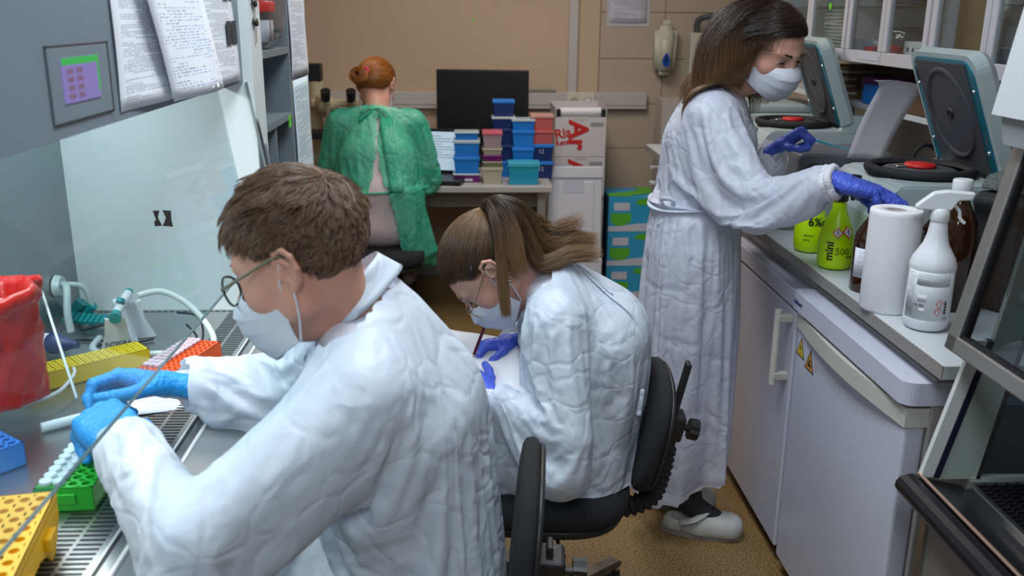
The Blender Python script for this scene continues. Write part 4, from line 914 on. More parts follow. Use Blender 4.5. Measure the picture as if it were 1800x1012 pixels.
# ---------------------------------------------------------------- small wall shelf on the right wall
s_ = thing('wall_shelf', 'narrow pale shelf under the glass-fronted wall cabinets', 'shelf', (1.6, 3.4, 1.26))
W(MB().box(1.50, 1.735, 2.30, 4.6, 1.255, 1.275, .002), 'shelf_board', MLAM, s_)
b = thing('storage_box', 'blue box with purple lid on the narrow shelf behind the folded sheet', 'box', (1.56, 3.50, 1.276)); MB().box(-.05, .08, -.07, .06, 0, .075, .004).build('box_body', MBLL, b); MB().box(-.055, .085, -.075, .065, .075, .10, .004).build('box_lid', MPU, b)
for i in range(9):
    o = MB().box(-.10, .08, -.12+random.uniform(-.01, .01), .12, 0, .013, .004).build('folded_stack', MCR if i % 2 else MCARD, None, (1.62, 3.86, 1.276+i*.0138)); tag(o, 'brownish folded bundle on the narrow shelf, %s of its stack' % (['lowest']+['%s from the bottom' % q for q in ORD[1:8]]+['topmost'])[i], 'folded sheets', 'folded bundles stacked on the narrow shelf')
tag(MB().box(1.56, 1.72, 3.62, 3.78, 1.276, 1.36, .003).build('cardboard_box', MCARD), 'small brown cardboard box between the folded bundles and the blue box', 'box')
tag(MB().box(1.50, 1.72, 2.9, 3.30, 1.276, 1.375, .003).build('cardboard_box', mat('dark_card', (.10, .055, .03), .7)), 'dark reddish brown box under the cabinets behind the folded sheet', 'box')
# ---------------------------------------------------------------- wall cabinets with glass doors
XC = 1.40
MCB = mat('cabinet_frame_white', (.52, .51, .55), .4); MCI = mat('cabinet_inside', (.50, .53, .54), .6); MCG = glassy('cabinet_glass', (.86, .90, .90), .05, .02)
MSHG = glassy('shelf_glass', (.72, .84, .82), .10, .05)
def wallcab(label, y0, y1, doors, shelves=(1.625, 1.86)):
    c = thing('wall_cabinet', label, 'cabinet', (1.57, (y0+y1)/2, 1.44))
    m = MB(); m.box(XC+.02, XR-.005, y0, y1, 1.44, 1.46); m.box(XC+.02, XR-.005, y0, y1, 2.08, 2.10); m.box(XC+.02, XR-.005, y0, y0+.016, 1.44, 2.1); m.box(XC+.02, XR-.005, y1-.016, y1, 1.44, 2.1); m.m = 1; m.box(XR-.02, XR-.005, y0, y1, 1.46, 2.08)
    W(m, 'carcass', [MCB, MCI], c)
    for z in shelves: W(MB().box(XC+.03, XR-.02, y0+.016, y1-.016, z-.004, z+.004), 'glass_shelf', MSHG, c)
    for a, b in doors:
        f = MB(); w = .028; f.box(XC, XC+.018, a, b, 1.435, 1.435+.042, .002); f.box(XC, XC+.018, a, b, 2.06, 2.10, .002); f.box(XC, XC+.018, a, a+w, 1.478, 2.06, .002); f.box(XC, XC+.018, b-w, b, 1.478, 2.06, .002)
        d_ = W(f, 'door', MCB, c); p_ = MB().box(XC+.006, XC+.010, a+w, b-w, 1.478, 2.06); wparent(p_.build('glass_pane', MCG), c)
    return c
wallcab('white glass-fronted wall cabinet, third from the right, above the woman\'s face', 3.51, 4.30, [(3.515, 3.90), (3.905, 4.295)])
wallcab('white glass-fronted wall cabinet in the middle, with red items inside', 2.87, 3.505, [(2.875, 3.185), (3.19, 3.50)])
wallcab('white glass-fronted wall cabinet holding cardboard and a large bottle', 2.17, 2.865, [(2.535, 2.86), (2.175, 2.530)], (1.95,))
tag(MB().box(XC-.002, XC-.0003, 3.20, 3.36, 1.447, 1.464).build('cabinet_label', paper_text('cab_label', base=(.5, .5, .58), ink=(.05, .08, .4), line=2.2, lo=.3, wscale=14, margin=.0)), 'strip label with blue writing on the lower rail of the middle cabinet', 'label')
tag(MB().cyl((XC+.004, 3.70, 1.63), (XC+.0055, 3.70, 1.63), .013).build('green_dot', MGN), 'round lime green dot sticker on the cabinet glass above the woman\'s face', 'sticker')
# contents
for i in range(12):
    o = MB().box(-.11, .11, -.15+random.uniform(-.012, .012), .15, 0, .0125, .005).build('folded_gown_pack', mat('pack_grey', (.40, .39, .37), .6) if 'pack_grey' not in bpy.data.materials else bpy.data.materials['pack_grey'], None, (1.56, 3.72, 1.462+i*.0131)); o.rotation_euler = (random.uniform(-.02, .02), 0, random.uniform(-.04, .04)); tag(o, 'grey folded pack in the glass cabinet, %s of its stack' % (['lowest']+['%s from the bottom' % q for q in ORD[1:11]]+['topmost'])[i], 'pack', 'folded packs in the far wall cabinet')
def cbx(label, x0, x1, y0, y1, z0, h, mt): return tag(MB().box(x0, x1, y0, y1, z0, z0+h, .002).build('small_box', mt), label, 'box')
cbx('small red box in the corner of the middle cabinet', 1.46, 1.54, 3.40, 3.47, 1.461, .028, MRED)
w_ = cbx('white rack box with four blue drops in the middle cabinet', 1.46, 1.58, 2.98, 3.15, 1.461, .055, MW)
m = MB()
for i in range(4): m.lathe([(.001, .0), (.007, .0)], n=12, M=frame((1.4595, 3.005+i*.038, 1.49), (0, -1, 0), (0, 0, 1)), cap=False)
wparent(m.build('blue_drop', MNV), w_)
cbx('teal box beside the white rack box in the middle cabinet', 1.46, 1.60, 2.905, 2.965, 1.461, .055, mat('dull_teal', (.04, .16, .18), .5))
b = blob_bag(1.45, 1.62, 3.19, 3.37, 1.462, 1.56, 9); tag(b.build('plastic_bag', MPET), 'clear crumpled bag with red contents at the bottom of the middle cabinet', 'bag')
tag(MB().cyl((1.5, 3.25, 1.478), (1.5, 3.33, 1.484), .016).build('red_pot', MRED), 'red cap inside the clear bag at the bottom of the middle cabinet', 'cap')
for i, (y0, y1) in enumerate(((3.22, 3.48), (2.92, 3.17))):
    b = blob_bag(1.45, 1.68, y0, y1, 1.632, 1.80, 11+i); tag(b.build('plastic_bag', MPET), ('clear crinkled bag on the upper glass shelf, left door of the middle cabinet', 'clear crinkled bag holding a red packet on the middle cabinet\'s upper shelf')[i], 'bag')
tag(MB().tube([(1.52, 2.98, 1.66), (1.5, 3.04, 1.68), (1.53, 3.1, 1.655)], .015).build('red_pack', MRED), 'red packet inside the clear bag on the upper shelf', 'packet')
tag(MB().box(1.47, 1.70, 2.69, 2.84, 1.461, .30+1.461, .002).build('cardboard_box', MCARD), 'tall light brown cardboard box behind glass at the left of its cabinet', 'box')
tag(MB().box(1.60, 1.715, 2.25, 2.68, 1.461, .45+1.461, .002).build('cardboard_box', mat('dark_cardboard', (.12, .07, .035), .8)), 'dark brown cardboard box behind the large bottle', 'box')
m = thing('large_bottle', 'large square translucent bottle with white cap in the glass cabinet', 'bottle', (1.50, 2.60, 1.461))
MB().box(-.05, .05, -.05, .05, 0, .135, .008).build('bottle_body', mat('milky_pet', (.36, .34, .34), .3), m); MB().lathe([(.05, .133), (.022, .165), (.02, .175)], n=20).build('shoulder', bpy.data.materials['milky_pet'], m); MB().lathe([(.025, .168), (.026, .17), (.026, .195), (.02, .197)], n=20).build('cap', MW, m)
MB().box(-.0515, -.0505, -.04, .03, .02, .11).build('label', mat('faded_label', (.42, .46, .50), .6), m)
MB().box(-.04, .03, -.0515, -.0505, .02, .11).build('label', bpy.data.materials['faded_label'], m)
tag(MB().box(1.47, 1.62, 2.26, 2.42, 1.461, 1.50, .003).build('lidded_case', MGD), 'dark lidded case lying in the right-hand glass cabinet', 'case')
tag(MB().box(1.47, 1.62, 2.30, 2.44, 1.501, 1.60, .003).build('pipette_tip_box', mat('smoky_case', (.10, .07, .05), .3)), 'smoky brown tip box on the dark case in the right-hand cabinet', 'box')
# ---------------------------------------------------------------- second hood at the right edge
h2 = thing('fume_cabinet', 'stainless-framed work cabinet with raised glass sash at the right edge', 'lab hood', (1.2, 1.2, 0))
Y1 = 1.60; Y0 = .55
W(MB().box(.885, 1.6, Y0, Y1-.04, .06, .70, .004), 'base_cabinet', mat('cabinet_taupe', (.20, .18, .17), .45), h2)
W(MB().box(.878, .892, Y1-.05, Y1-.03, .02, .71), 'base_edge', MST, h2)
m = MB(); m.prism([(.85, .70), (.838, .706), (.832, .716), (.833, .727), (.840, .736), (.852, .741), (.866, .742), (.875, .735), (.875, .70)], Y0, Y1, M=XZ); W(m, 'front_bar', mat('bar_black', (.008, .008, .012), .3), h2)
W(MB().box(.872, .879, Y0, Y1, .741, .747, .002), 'front_bar_highlight', mat('painted_bar_highlight', (.75, .50, .40), .25, .8), h2)  # thin salmon strip painted in as the highlight along the black bar
m = MB(); m.prism([(.879, .735), (.965, .715), (.965, .705), (.875, .70)], Y0, Y1, M=XZ); W(m, 'front_trough', mat('dark_steel', (.10, .10, .11), .25, .9), h2)
W(MB().box(.962, .974, Y0, Y1-.02, .712, .734, .002), 'grille_edge', MST, h2)
m = MB(); y = Y0+.01
nx = 14
for i in range(nx+1): m.box(.974+i*.022, .979+i*.022, Y0, Y1-.02, .722, .730)
while y < Y1-.02: m.box(.974, .974+nx*.022+.005, y, y+.005, .722, .730); y += .014
W(m, 'perforated_grille', MBK, h2); W(MB().box(.974, 1.6, Y0, Y1-.02, .700, .706), 'tray_floor', MBK, h2)
m = MB(); m.prism([(.875, .74), (.900, .74), (.965, 1.02), (.94, 1.02)], Y1-.012, Y1, M=XZ); W(m, 'jamb_strip', mat('jamb_white', (.62, .64, .63), .4), h2)
m = MB(); m.prism([(.900, .74), (.912, .74), (.977, 1.02), (.965, 1.02)], Y1-.015, Y1+.001, M=XZ); W(m, 'gasket', mat('gasket_navy', (.008, .008, .03), .5), h2)
m = MB(); m.prism([(.912, .735), (.985, .735), (1.03, 1.02), (1.095, 1.42), (1.04, 1.42), (.977, 1.02)], Y1-.012, Y1, M=XZ); W(m, 'inner_jamb', mat('jamb_pale_green', (.34, .40, .36), .4), h2)
m = MB(); m.prism([(.985, .735), (.993, .735), (1.04, 1.02), (1.03, 1.02)], Y1-.014, Y1+.002, M=XZ); m.prism([(1.03, 1.02), (1.04, 1.02), (1.10, 1.42), (1.09, 1.42)], Y1-.014, Y1+.002, M=XZ); W(m, 'jamb_rail', MST, h2)
W(MB().box(.99, 1.55, Y1-.008, Y1-.004, .735, 1.42), 'side_glass', glassy('hood_side_glass', (.70, .74, .76), .03, .02), h2)
m = MB(); m.box(.975, 1.6, Y1-.014, Y1, .728, .738); W(m, 'side_glass_sill', mat('sill', (.4, .45, .42), .35), h2)
# sash: steel frame leaning back, drawn in a local plane
p0 = Vector((.900, Y1, 1.003)); p1 = Vector((.976, Y1, 1.402)); dz = p1-p0
SM = frame(p0, (0, -1, 0), dz)
m = MB(); w = .034; Ls = Y1-Y0; hh = dz.length+.03
m.box(0, w, 0, hh, -.012, .012, .003, M=SM); m.box(0, Ls, 0, w*.9, -.012, .012, .003, M=SM); m.box(0, Ls, hh-w, hh, -.012, .012, .003, M=SM); m.box(Ls-w, Ls, 0, hh, -.012, .012, .003, M=SM); W(m, 'sash_frame', MSTD, h2)
m = MB(); m.box(w, w+.007, w*.9, hh-w, -.008, .008, M=SM); m.box(w, Ls-w, w*.9, w*.9+.006, -.008, .008, M=SM); W(m, 'sash_gasket', MBK, h2)
W(MB().box(w, Ls-w, w*.9, hh-w, -.002, .002, M=SM), 'sash_glass', glassy('sash_glass_right', (.72, .76, .78), .04, .02), h2)
MHB2 = mat('upper_housing_white', (.55, .57, .60), .4)
m = MB(); m.prism([(.915, 1.435), (.944, 1.62), (1.6, 1.62), (1.6, 1.435)], Y0, Y1+.005, M=XZ); m.prism([(.945, 1.625), (.975, 1.85), (1.6, 1.85), (1.6, 1.625)], Y0, Y1+.005, M=XZ); W(m, 'upper_housing', MHB2, h2)
m = MB(); m.prism([(.935, 1.385), (.925, 1.434), (1.6, 1.434), (1.6, 1.385)], Y0, Y1-.01, M=XZ); W(m, 'lower_valance', mat('valance', (.34, .36, .38), .3), h2)
W(MB().box(1.55, 1.6, Y0, Y1-.02, .735, 1.42), 'rear_panel', mat('rear_dark', (.16, .15, .15), .4), h2)
# ---------------------------------------------------------------- distance-field modeller for bodies, heads, hands
def _n(v): v = np.asarray(v, float); return v/(np.linalg.norm(v)+1e-12)
def basis(o, fwd, up):
    """4x4: local y = fwd, local z ~ up, local x = right"""
    f = _n(fwd); u = np.asarray(up, float); u = _n(u-f*np.dot(u, f)); r = np.cross(f, u)
    M = np.eye(4); M[:3, 0] = r; M[:3, 1] = f; M[:3, 2] = u; M[:3, 3] = o; return M
class Sdf:
    def __init__(s): s.ops = []
    def cone(s, a, b, ra, rb, k=.02, op='u', w=None, fl=1.0):
        """tapered capsule; w = axis along which it is fl times thicker"""
        s.ops.append(('cone', np.array(a, float), np.array(b, float), ra, rb, k, op, None if w is None else _n(w), fl)); return s
    def chain(s, pts, rs, k=.02, op='u', w=None, fl=1.0):
        for i in range(len(pts)-1):
            f0 = fl[i] if isinstance(fl, (list, tuple)) else fl
            s.cone(pts[i], pts[i+1], rs[i], rs[i+1], k, op, w, f0)
        return s
    def ell(s, c, r, R=None, k=.02, op='u'):
        s.ops.append(('ell', np.array(c, float), np.array(r, float), np.eye(3) if R is None else np.array(R, float), k, op)); return s
    def xform(s, M):
        """return ops moved by a rigid matrix"""
        t = Sdf(); R = M[:3, :3]; T = M[:3, 3]
        for o in s.ops:
            if o[0] == 'cone': t.ops.append(('cone', R@o[1]+T, R@o[2]+T, *o[3:7], None if o[7] is None else R@o[7], o[8]))
            else: t.ops.append(('ell', R@o[1]+T, o[2], R@o[3], *o[4:]))
        return t
    def bounds(s, pad):
        lo = np.full(3, 1e9); hi = -lo
        for o in s.ops:
            if o[6 if o[0] == 'cone' else 5] != 'u': continue
            if o[0] == 'cone':
                r = max(o[3], o[4])*max(1, o[8]); lo = np.minimum(lo, np.minimum(o[1], o[2])-r); hi = np.maximum(hi, np.maximum(o[1], o[2])+r)
            else: r = np.abs(o[3])@o[2]; lo = np.minimum(lo, o[1]-r); hi = np.maximum(hi, o[1]+r)
        return lo-pad, hi+pad
    def grid(s, h, lo=None, hi=None, off=0):
        l, u = s.bounds(4*h+.01+max(0, off)); lo = l if lo is None else np.array(lo, float); hi = u if hi is None else np.array(hi, float)
        n = np.ceil((hi-lo)/h).astype(int)+1; F = np.full(tuple(n), .5, np.float32)
        ax = [lo[i]+h*np.arange(n[i]) for i in range(3)]
        for o in s.ops:
            if o[0] == 'cone': _, a, b, ra, rb, k, op, w, fl = o; r = max(ra, rb)*max(1, fl); bl = np.minimum(a, b)-r; bh = np.maximum(a, b)+r
            else: _, c, rr, R, k, op = o; e = np.abs(R)@rr; bl = c-e; bh = c+e
            m = k*1.2+4*h+max(0, off); i0 = np.clip(np.floor((bl-m-lo)/h).astype(int), 0, n); i1 = np.clip(np.ceil((bh+m-lo)/h).astype(int)+1, 0, n)
            if np.any(i1 <= i0): continue
            sl = tuple(slice(i0[q], i1[q]) for q in range(3))
            X, Y, Z = np.meshgrid(*[ax[q][sl[q]].astype(np.float32) for q in range(3)], indexing='ij')
            if o[0] == 'cone':
                d = b-a; L2 = d@d+1e-12; px, py, pz = X-a[0], Y-a[1], Z-a[2]; t = np.clip((px*d[0]+py*d[1]+pz*d[2])/L2, 0, 1)
                qx, qy, qz = px-t*d[0], py-t*d[1], pz-t*d[2]
                if w is not None and fl != 1:
                    c_ = qx*w[0]+qy*w[1]+qz*w[2]; g = 1-1/fl; qx = qx-c_*w[0]*g; qy = qy-c_*w[1]*g; qz = qz-c_*w[2]*g
                D = np.sqrt(qx*qx+qy*qy+qz*qz)-(ra+(rb-ra)*t)
            else:
                px, py, pz = X-c[0], Y-c[1], Z-c[2]
                l = [(px*R[0, j]+py*R[1, j]+pz*R[2, j])/rr[j] for j in range(3)]; k0 = np.sqrt(l[0]**2+l[1]**2+l[2]**2)+1e-9
                k1 = np.sqrt((l[0]/rr[0])**2+(l[1]/rr[1])**2+(l[2]/rr[2])**2)+1e-9; D = k0*(k0-1)/k1
            S = F[sl]
            if op == 'u': hh = np.maximum(k-np.abs(S-D), 0)/k; F[sl] = np.minimum(S, D)-hh*hh*k*.25
            else: hh = np.maximum(k-np.abs(S+D), 0)/k; F[sl] = np.maximum(S, -D)+hh*hh*k*.25
        return F-off, lo
    def mesh(s, h, off=0, lo=None, hi=None, relax=2):
        F, l = s.grid(h, lo, hi, off); return nets(F, l, h, relax)
def nets(F, lo, h, relax=2):
    """surface nets -> verts, quads"""
    F = F.astype(np.float32); sg = F < 0; n = np.array(F.shape)
    c = np.zeros(tuple(n-1), bool); acc = np.zeros(tuple(n-1)+(3,), np.float32); cnt = np.zeros(tuple(n-1), np.float32)
    first = sg[:-1, :-1, :-1]
    offs = [(i, j, k) for i in (0, 1) for j in (0, 1) for k in (0, 1)]
    def sub(A, o): return A[o[0]:n[0]-1+o[0], o[1]:n[1]-1+o[1], o[2]:n[2]-1+o[2]]
    al = np.ones_like(first); an = np.zeros_like(first)
    for o in offs: q = sub(sg, o); al &= q; an |= q
    c = an & ~al; idx = np.argwhere(c); m = len(idx); P = np.zeros((m, 3), np.float32); K = np.zeros(m, np.float32)
    for ax in range(3):
        e = [(0, 0, 0), (0, 0, 1), (0, 1, 0), (1, 0, 0), (1, 1, 0), (1, 0, 1), (0, 1, 1)]
        for o in offs:
            if o[ax]: continue
            o2 = list(o); o2[ax] = 1; a = F[tuple((idx+o).T)]; b = F[tuple((idx+o2).T)]
            cr = (a < 0) != (b < 0); t = np.where(cr, a/np.where(cr, a-b, 1), 0)
            pt = np.array(o, np.float32)[None].repeat(m, 0); pt[:, ax] += t; P += pt*cr[:, None]; K += cr
    V = (idx+P/K[:, None])
    ids = np.full(tuple(n-1), -1, np.int64); ids[c] = np.arange(m)
    Q = []
    for ax in range(3):
        u, v = (ax+1) % 3, (ax+2) % 3
        sl0 = [slice(0, n[q]) for q in range(3)]; sl1 = list(sl0); sl0[ax] = slice(0, n[ax]-1); sl1[ax] = slice(1, n[ax])
        ch = np.argwhere(sg[tuple(sl0)] != sg[tuple(sl1)])
        ch = ch[(ch[:, u] > 0) & (ch[:, v] > 0) & (ch[:, u] < n[u]-1) & (ch[:, v] < n[v]-1)]
        if not len(ch): continue
        du = np.zeros(3, int); du[u] = 1; dv = np.zeros(3, int); dv[v] = 1
        q = np.stack([ids[tuple((ch-du-dv).T)], ids[tuple((ch-dv).T)], ids[tuple(ch.T)], ids[tuple((ch-du).T)]], 1)
        fl = sg[tuple(ch.T)]; q[~fl] = q[~fl][:, ::-1]; Q.append(q)
    Q = np.concatenate(Q); Q = Q[(Q >= 0).all(1)]
    V = V*h+lo
    if relax: V = smooth(V, Q, relax, .5)
    return V, Q
def adj(V, Q):
    e = np.concatenate([Q[:, [i, (i+1) % Q.shape[1]]] for i in range(Q.shape[1])]); e = np.unique(np.sort(e, 1), axis=0); return e
def smooth(V, Q, it, lam):
    e = adj(V, Q); V = V.copy(); deg = np.bincount(e.ravel(), minlength=len(V)).astype(float)[:, None]; deg[deg == 0] = 1
    for _ in range(it):
        S = np.zeros_like(V)
        for q in range(3): S[:, q] = np.bincount(e[:, 0], V[e[:, 1], q], len(V))+np.bincount(e[:, 1], V[e[:, 0], q], len(V))
        V += lam*(S/deg-V)
    return V
def normals(V, Q):
    f = np.cross(V[Q[:, 2]]-V[Q[:, 0]], V[Q[:, 3]]-V[Q[:, 1]]); N = np.zeros_like(V)
    for j in range(4):
        for q in range(3): N[:, q] += np.bincount(Q[:, j], f[:, q], len(V))
    return N/(np.linalg.norm(N, axis=1, keepdims=True)+1e-12)
def compact(V, Q):
    u, inv = np.unique(Q, return_inverse=True); return V[u], inv.reshape(Q.shape)
def vnoise(P, scale, seed=0):
    """cheap smooth value noise, vectorised, -1..1"""
    P = P*scale+seed*17.3; i = np.floor(P).astype(np.int64); f = P-i; f = f*f*(3-2*f); r = np.zeros(len(P))
    def hsh(a): 
        x = (a[:, 0]*73856093 ^ a[:, 1]*19349663 ^ a[:, 2]*83492791) & 0x7fffffff
        x = (x ^ (x >> 13))*1274126177 & 0x7fffffff; return (x ^ (x >> 16)) % 65536/32768.-1
    for dx in (0, 1):
        for dy in (0, 1):
            for dz in (0, 1):
                w = (f[:, 0] if dx else 1-f[:, 0])*(f[:, 1] if dy else 1-f[:, 1])*(f[:, 2] if dz else 1-f[:, 2]); r += w*hsh(i+np.array([dx, dy, dz]))
    return r
def mkmesh(name, V, Q, mt, parent=None, sm=True, mi=None):
    me = bpy.data.meshes.new(name); Q = np.asarray(Q); k = Q.shape[1]
    me.vertices.add(len(V)); me.vertices.foreach_set('co', np.asarray(V, np.float32).ravel())
    me.loops.add(Q.size); me.loops.foreach_set('vertex_index', Q.ravel().astype(np.int32))
    me.polygons.add(len(Q)); me.polygons.foreach_set('loop_start', np.arange(0, Q.size, k, dtype=np.int32))
    me.polygons.foreach_set('use_smooth', np.full(len(Q), sm))
    for m in (mt if isinstance(mt, (list, tuple)) else [mt]): me.materials.append(m)
    if mi is not None: me.polygons.foreach_set('material_index', mi.astype(np.int32))
    me.update(calc_edges=True); me.validate()
    o = bpy.data.objects.new(name, me); COL.objects.link(o)
    if parent: wparent(o, parent)
    return o
# ---------------------------------------------------------------- cloth drape
def drape(V, Q, body, frames=20, shrink=-.06, pins=None, mass=.15, stiff=8, bend=.6, grav=1.0, ground=None, subdiv=True, quality=6, dist=.004, airdamp=2.0, strands=None):
    """let the garment settle over the body; returns settled verts, quads"""
    g = mkmesh('garment_sim', V, Q, MW); colls = []
    for bv, bq in body:
        b = mkmesh('body_sim', bv, bq, MW); c = b.modifiers.new('c', 'COLLISION'); b.collision.thickness_outer = dist; b.collision.cloth_friction = 12; b.collision.damping = .4; colls.append(b)
    md = g.modifiers.new('cloth', 'CLOTH'); s = md.settings; s.quality = quality; s.mass = mass; s.tension_stiffness = stiff; s.compression_stiffness = stiff; s.shear_stiffness = stiff*.6; s.bending_stiffness = bend
    s.tension_damping = 5; s.compression_damping = 5; s.shear_damping = 5; s.air_damping = airdamp; s.shrink_min = shrink; s.effector_weights.gravity = grav
    md.collision_settings.distance_min = dist; md.collision_settings.use_self_collision = False; md.collision_settings.collision_quality = 2
    if pins is not None:
        vg = g.vertex_groups.new(name='pin')
        for w in np.unique(pins.round(2)):
            if w > 0: vg.add([int(i) for i in np.nonzero(pins.round(2) == w)[0]], float(w), 'REPLACE')
        s.vertex_group_mass = 'pin'; s.pin_stiffness = 1.0
    md.point_cache.frame_start = 1; md.point_cache.frame_end = frames+1
    for f in range(1, frames+1): SC.frame_set(f)
    dg = bpy.context.evaluated_depsgraph_get(); ev = g.evaluated_get(dg).to_mesh()
    R = np.zeros(len(V)*3, np.float32); ev.vertices.foreach_get('co', R); R = R.reshape(-1, 3).astype(float)
    g.evaluated_get(dg).to_mesh_clear()
    for o in [g]+colls: me = o.data; bpy.data.objects.remove(o); bpy.data.meshes.remove(me)
    SC.frame_set(1); return R
# ---------------------------------------------------------------- people: shared builders
def skin_mat(name, col, red=(.62, .22, .16)):
    m = mat(name, col, .48, sss=.25, bump=.12, bscale=500, col2=tuple(.6*a+.4*b for a, b in zip(col, red)), nscale=9); return m
def gown_mat(name, col, tint, trans=.35, alpha=1.0, crease=1.0, scale=7):
    m = bpy.data.materials.new(name); m.use_nodes = True; nt = m.node_tree; nt.nodes.remove(nt.nodes['Principled BSDF']); out = nt.nodes['Material Output']
    L = nt.links.new; tc = nd(nt, 'ShaderNodeTexCoord')
    n1 = nd(nt, 'ShaderNodeTexNoise'); n1.inputs['Scale'].default_value = 3.2; n1.inputs['Detail'].default_value = 3; L(tc.outputs['Object'], n1.inputs[0])
    mixv = nd(nt, 'ShaderNodeMix', data_type='RGBA', blend_type='LINEAR_LIGHT'); mixv.inputs[0].default_value = .16; L(tc.outputs['Object'], mixv.inputs[6]); L(n1.outputs[1], mixv.inputs[7])
    hs = []
    for sc, w in ((scale, 1.0), (scale*2.3, .45)):
        v = nd(nt, 'ShaderNodeTexVoronoi', feature='DISTANCE_TO_EDGE'); v.inputs['Scale'].default_value = sc; L(mixv.outputs[2], v.inputs[0])
        r = nd(nt, 'ShaderNodeMapRange', interpolation_type='SMOOTHSTEP'); r.inputs[1].default_value = 0; r.inputs[2].default_value = .12; r.inputs[3].default_value = 0; r.inputs[4].default_value = w; L(v.outputs[0], r.inputs[0]); hs.append(r)
        c = nd(nt, 'ShaderNodeTexVoronoi'); c.inputs['Scale'].default_value = sc; L(mixv.outputs[2], c.inputs[0])
    n2 = nd(nt, 'ShaderNodeTexNoise'); n2.inputs['Scale'].default_value = 11; n2.inputs['Detail'].default_value = 5; n2.inputs['Distortion'].default_value = 1.2; L(tc.outputs['Object'], n2.inputs[0])
    n3 = nd(nt, 'ShaderNodeTexNoise'); n3.inputs['Scale'].default_value = 420; n3.inputs['Detail'].default_value = 2; L(tc.outputs['Object'], n3.inputs[0])
    a = nd(nt, 'ShaderNodeMath', operation='ADD'); L(hs[0].outputs[0], a.inputs[0]); L(hs[1].outputs[0], a.inputs[1])
    b = nd(nt, 'ShaderNodeMath', operation='MULTIPLY_ADD'); b.inputs[1].default_value = 1.3; L(n2.outputs[0], b.inputs[0]); L(a.outputs[0], b.inputs[2])
    c = nd(nt, 'ShaderNodeMath', operation='MULTIPLY_ADD'); c.inputs[1].default_value = .06; L(n3.outputs[0], c.inputs[0]); L(b.outputs[0], c.inputs[2])
    bp = nd(nt, 'ShaderNodeBump'); bp.inputs['Strength'].default_value = .26*crease; bp.inputs['Distance'].default_value = .012; L(c.outputs[0], bp.inputs['Height'])
    mx = nd(nt, 'ShaderNodeMix', data_type='RGBA'); mx.inputs[6].default_value = (*col, 1); mx.inputs[7].default_value = (*tint, 1); rr = nd(nt, 'ShaderNodeMapRange'); rr.inputs[1].default_value = .35; rr.inputs[2].default_value = .65; L(n2.outputs[0], rr.inputs[0]); L(rr.outputs[0], mx.inputs[0])
    d = nd(nt, 'ShaderNodeBsdfDiffuse'); t = nd(nt, 'ShaderNodeBsdfTranslucent'); g = nd(nt, 'ShaderNodeBsdfGlossy'); g.inputs['Roughness'].default_value = .5
    for s in (d, t): L(mx.outputs[2], s.inputs[0]); L(bp.outputs[0], s.inputs['Normal'])
    L(bp.outputs[0], g.inputs['Normal'])
    m1 = nd(nt, 'ShaderNodeMixShader'); m1.inputs[0].default_value = trans; L(d.outputs[0], m1.inputs[1]); L(t.outputs[0], m1.inputs[2])
    m2 = nd(nt, 'ShaderNodeMixShader'); m2.inputs[0].default_value = .05; L(m1.outputs[0], m2.inputs[1]); L(g.outputs[0], m2.inputs[2]); last = m2
    if alpha < 1:
        tr = nd(nt, 'ShaderNodeBsdfTransparent'); m3 = nd(nt, 'ShaderNodeMixShader'); m3.inputs[0].default_value = 1-alpha; L(m2.outputs[0], m3.inputs[1]); L(tr.outputs[0], m3.inputs[2]); last = m3
    L(last.outputs[0], out.inputs[0]); return m
def hair_mat(name, c1, c2, tipc=None, rough=.35):
    m = bpy.data.materials.new(name); m.use_nodes = True; nt = m.node_tree; p = nt.nodes['Principled BSDF']; p.inputs['Roughness'].default_value = rough; p.inputs['Specular IOR Level'].default_value = .55
    hi = nd(nt, 'ShaderNodeHairInfo'); mx = nd(nt, 'ShaderNodeMix', data_type='RGBA'); mx.inputs[6].default_value = (*c1, 1); mx.inputs[7].default_value = (*c2, 1); nt.links.new(hi.outputs['Random'], mx.inputs[0]); o = mx.outputs[2]
    if tipc:
        m2 = nd(nt, 'ShaderNodeMix', data_type='RGBA'); m2.inputs[7].default_value = (*tipc, 1); r = nd(nt, 'ShaderNodeMapRange'); r.inputs[1].default_value = .35; r.inputs[2].default_value = .95; nt.links.new(hi.outputs['Intercept'], r.inputs[0]); nt.links.new(r.outputs[0], m2.inputs[0]); nt.links.new(o, m2.inputs[6]); o = m2.outputs[2]
    nt.links.new(o, p.inputs['Base Color']); return m
def hair_obj(name, S, rad, mt, parent):
    """S: (strands, points, 3)"""
    n, k, _ = S.shape; h = bpy.data.hair_curves.new(name); h.add_curves([k]*n)
    h.position_data.foreach_set('vector', S.astype(np.float32).ravel())
    a = h.attributes.get('radius') or h.attributes.new('radius', 'FLOAT', 'POINT'); t = np.linspace(0, 1, k); a.data.foreach_set('value', np.tile(rad*(1-.75*t**2), n).astype(np.float32))
    h.materials.append(mt); o = bpy.data.objects.new(name, h); COL.objects.link(o)
    if parent: wparent(o, parent)
    return o
HC = np.array([0, -.012, .035]); HR = np.array([.079, .099, .085])      # skull ellipsoid in head frame
HLY = [-.2, -.10, -.055, -.032, -.012, .028, .042, .055, .075, .2]; HLZ = [-.075, -.072, -.058, -.010, .018, .024, .045, .055, .062, .07]
def scalp_points(n, rng, hl_off=0):
    out = []
    while len(out) < n:
        d = rng.normal(size=(n*2, 3)); d /= np.linalg.norm(d, axis=1, keepdims=True); p = HC+d*HR
        ok = p[:, 2] > np.interp(p[:, 1], HLY, HLZ)+hl_off*(p[:, 1] < -.045 if hl_off < 0 else 1); out += list(p[ok])
    return np.array(out[:n])
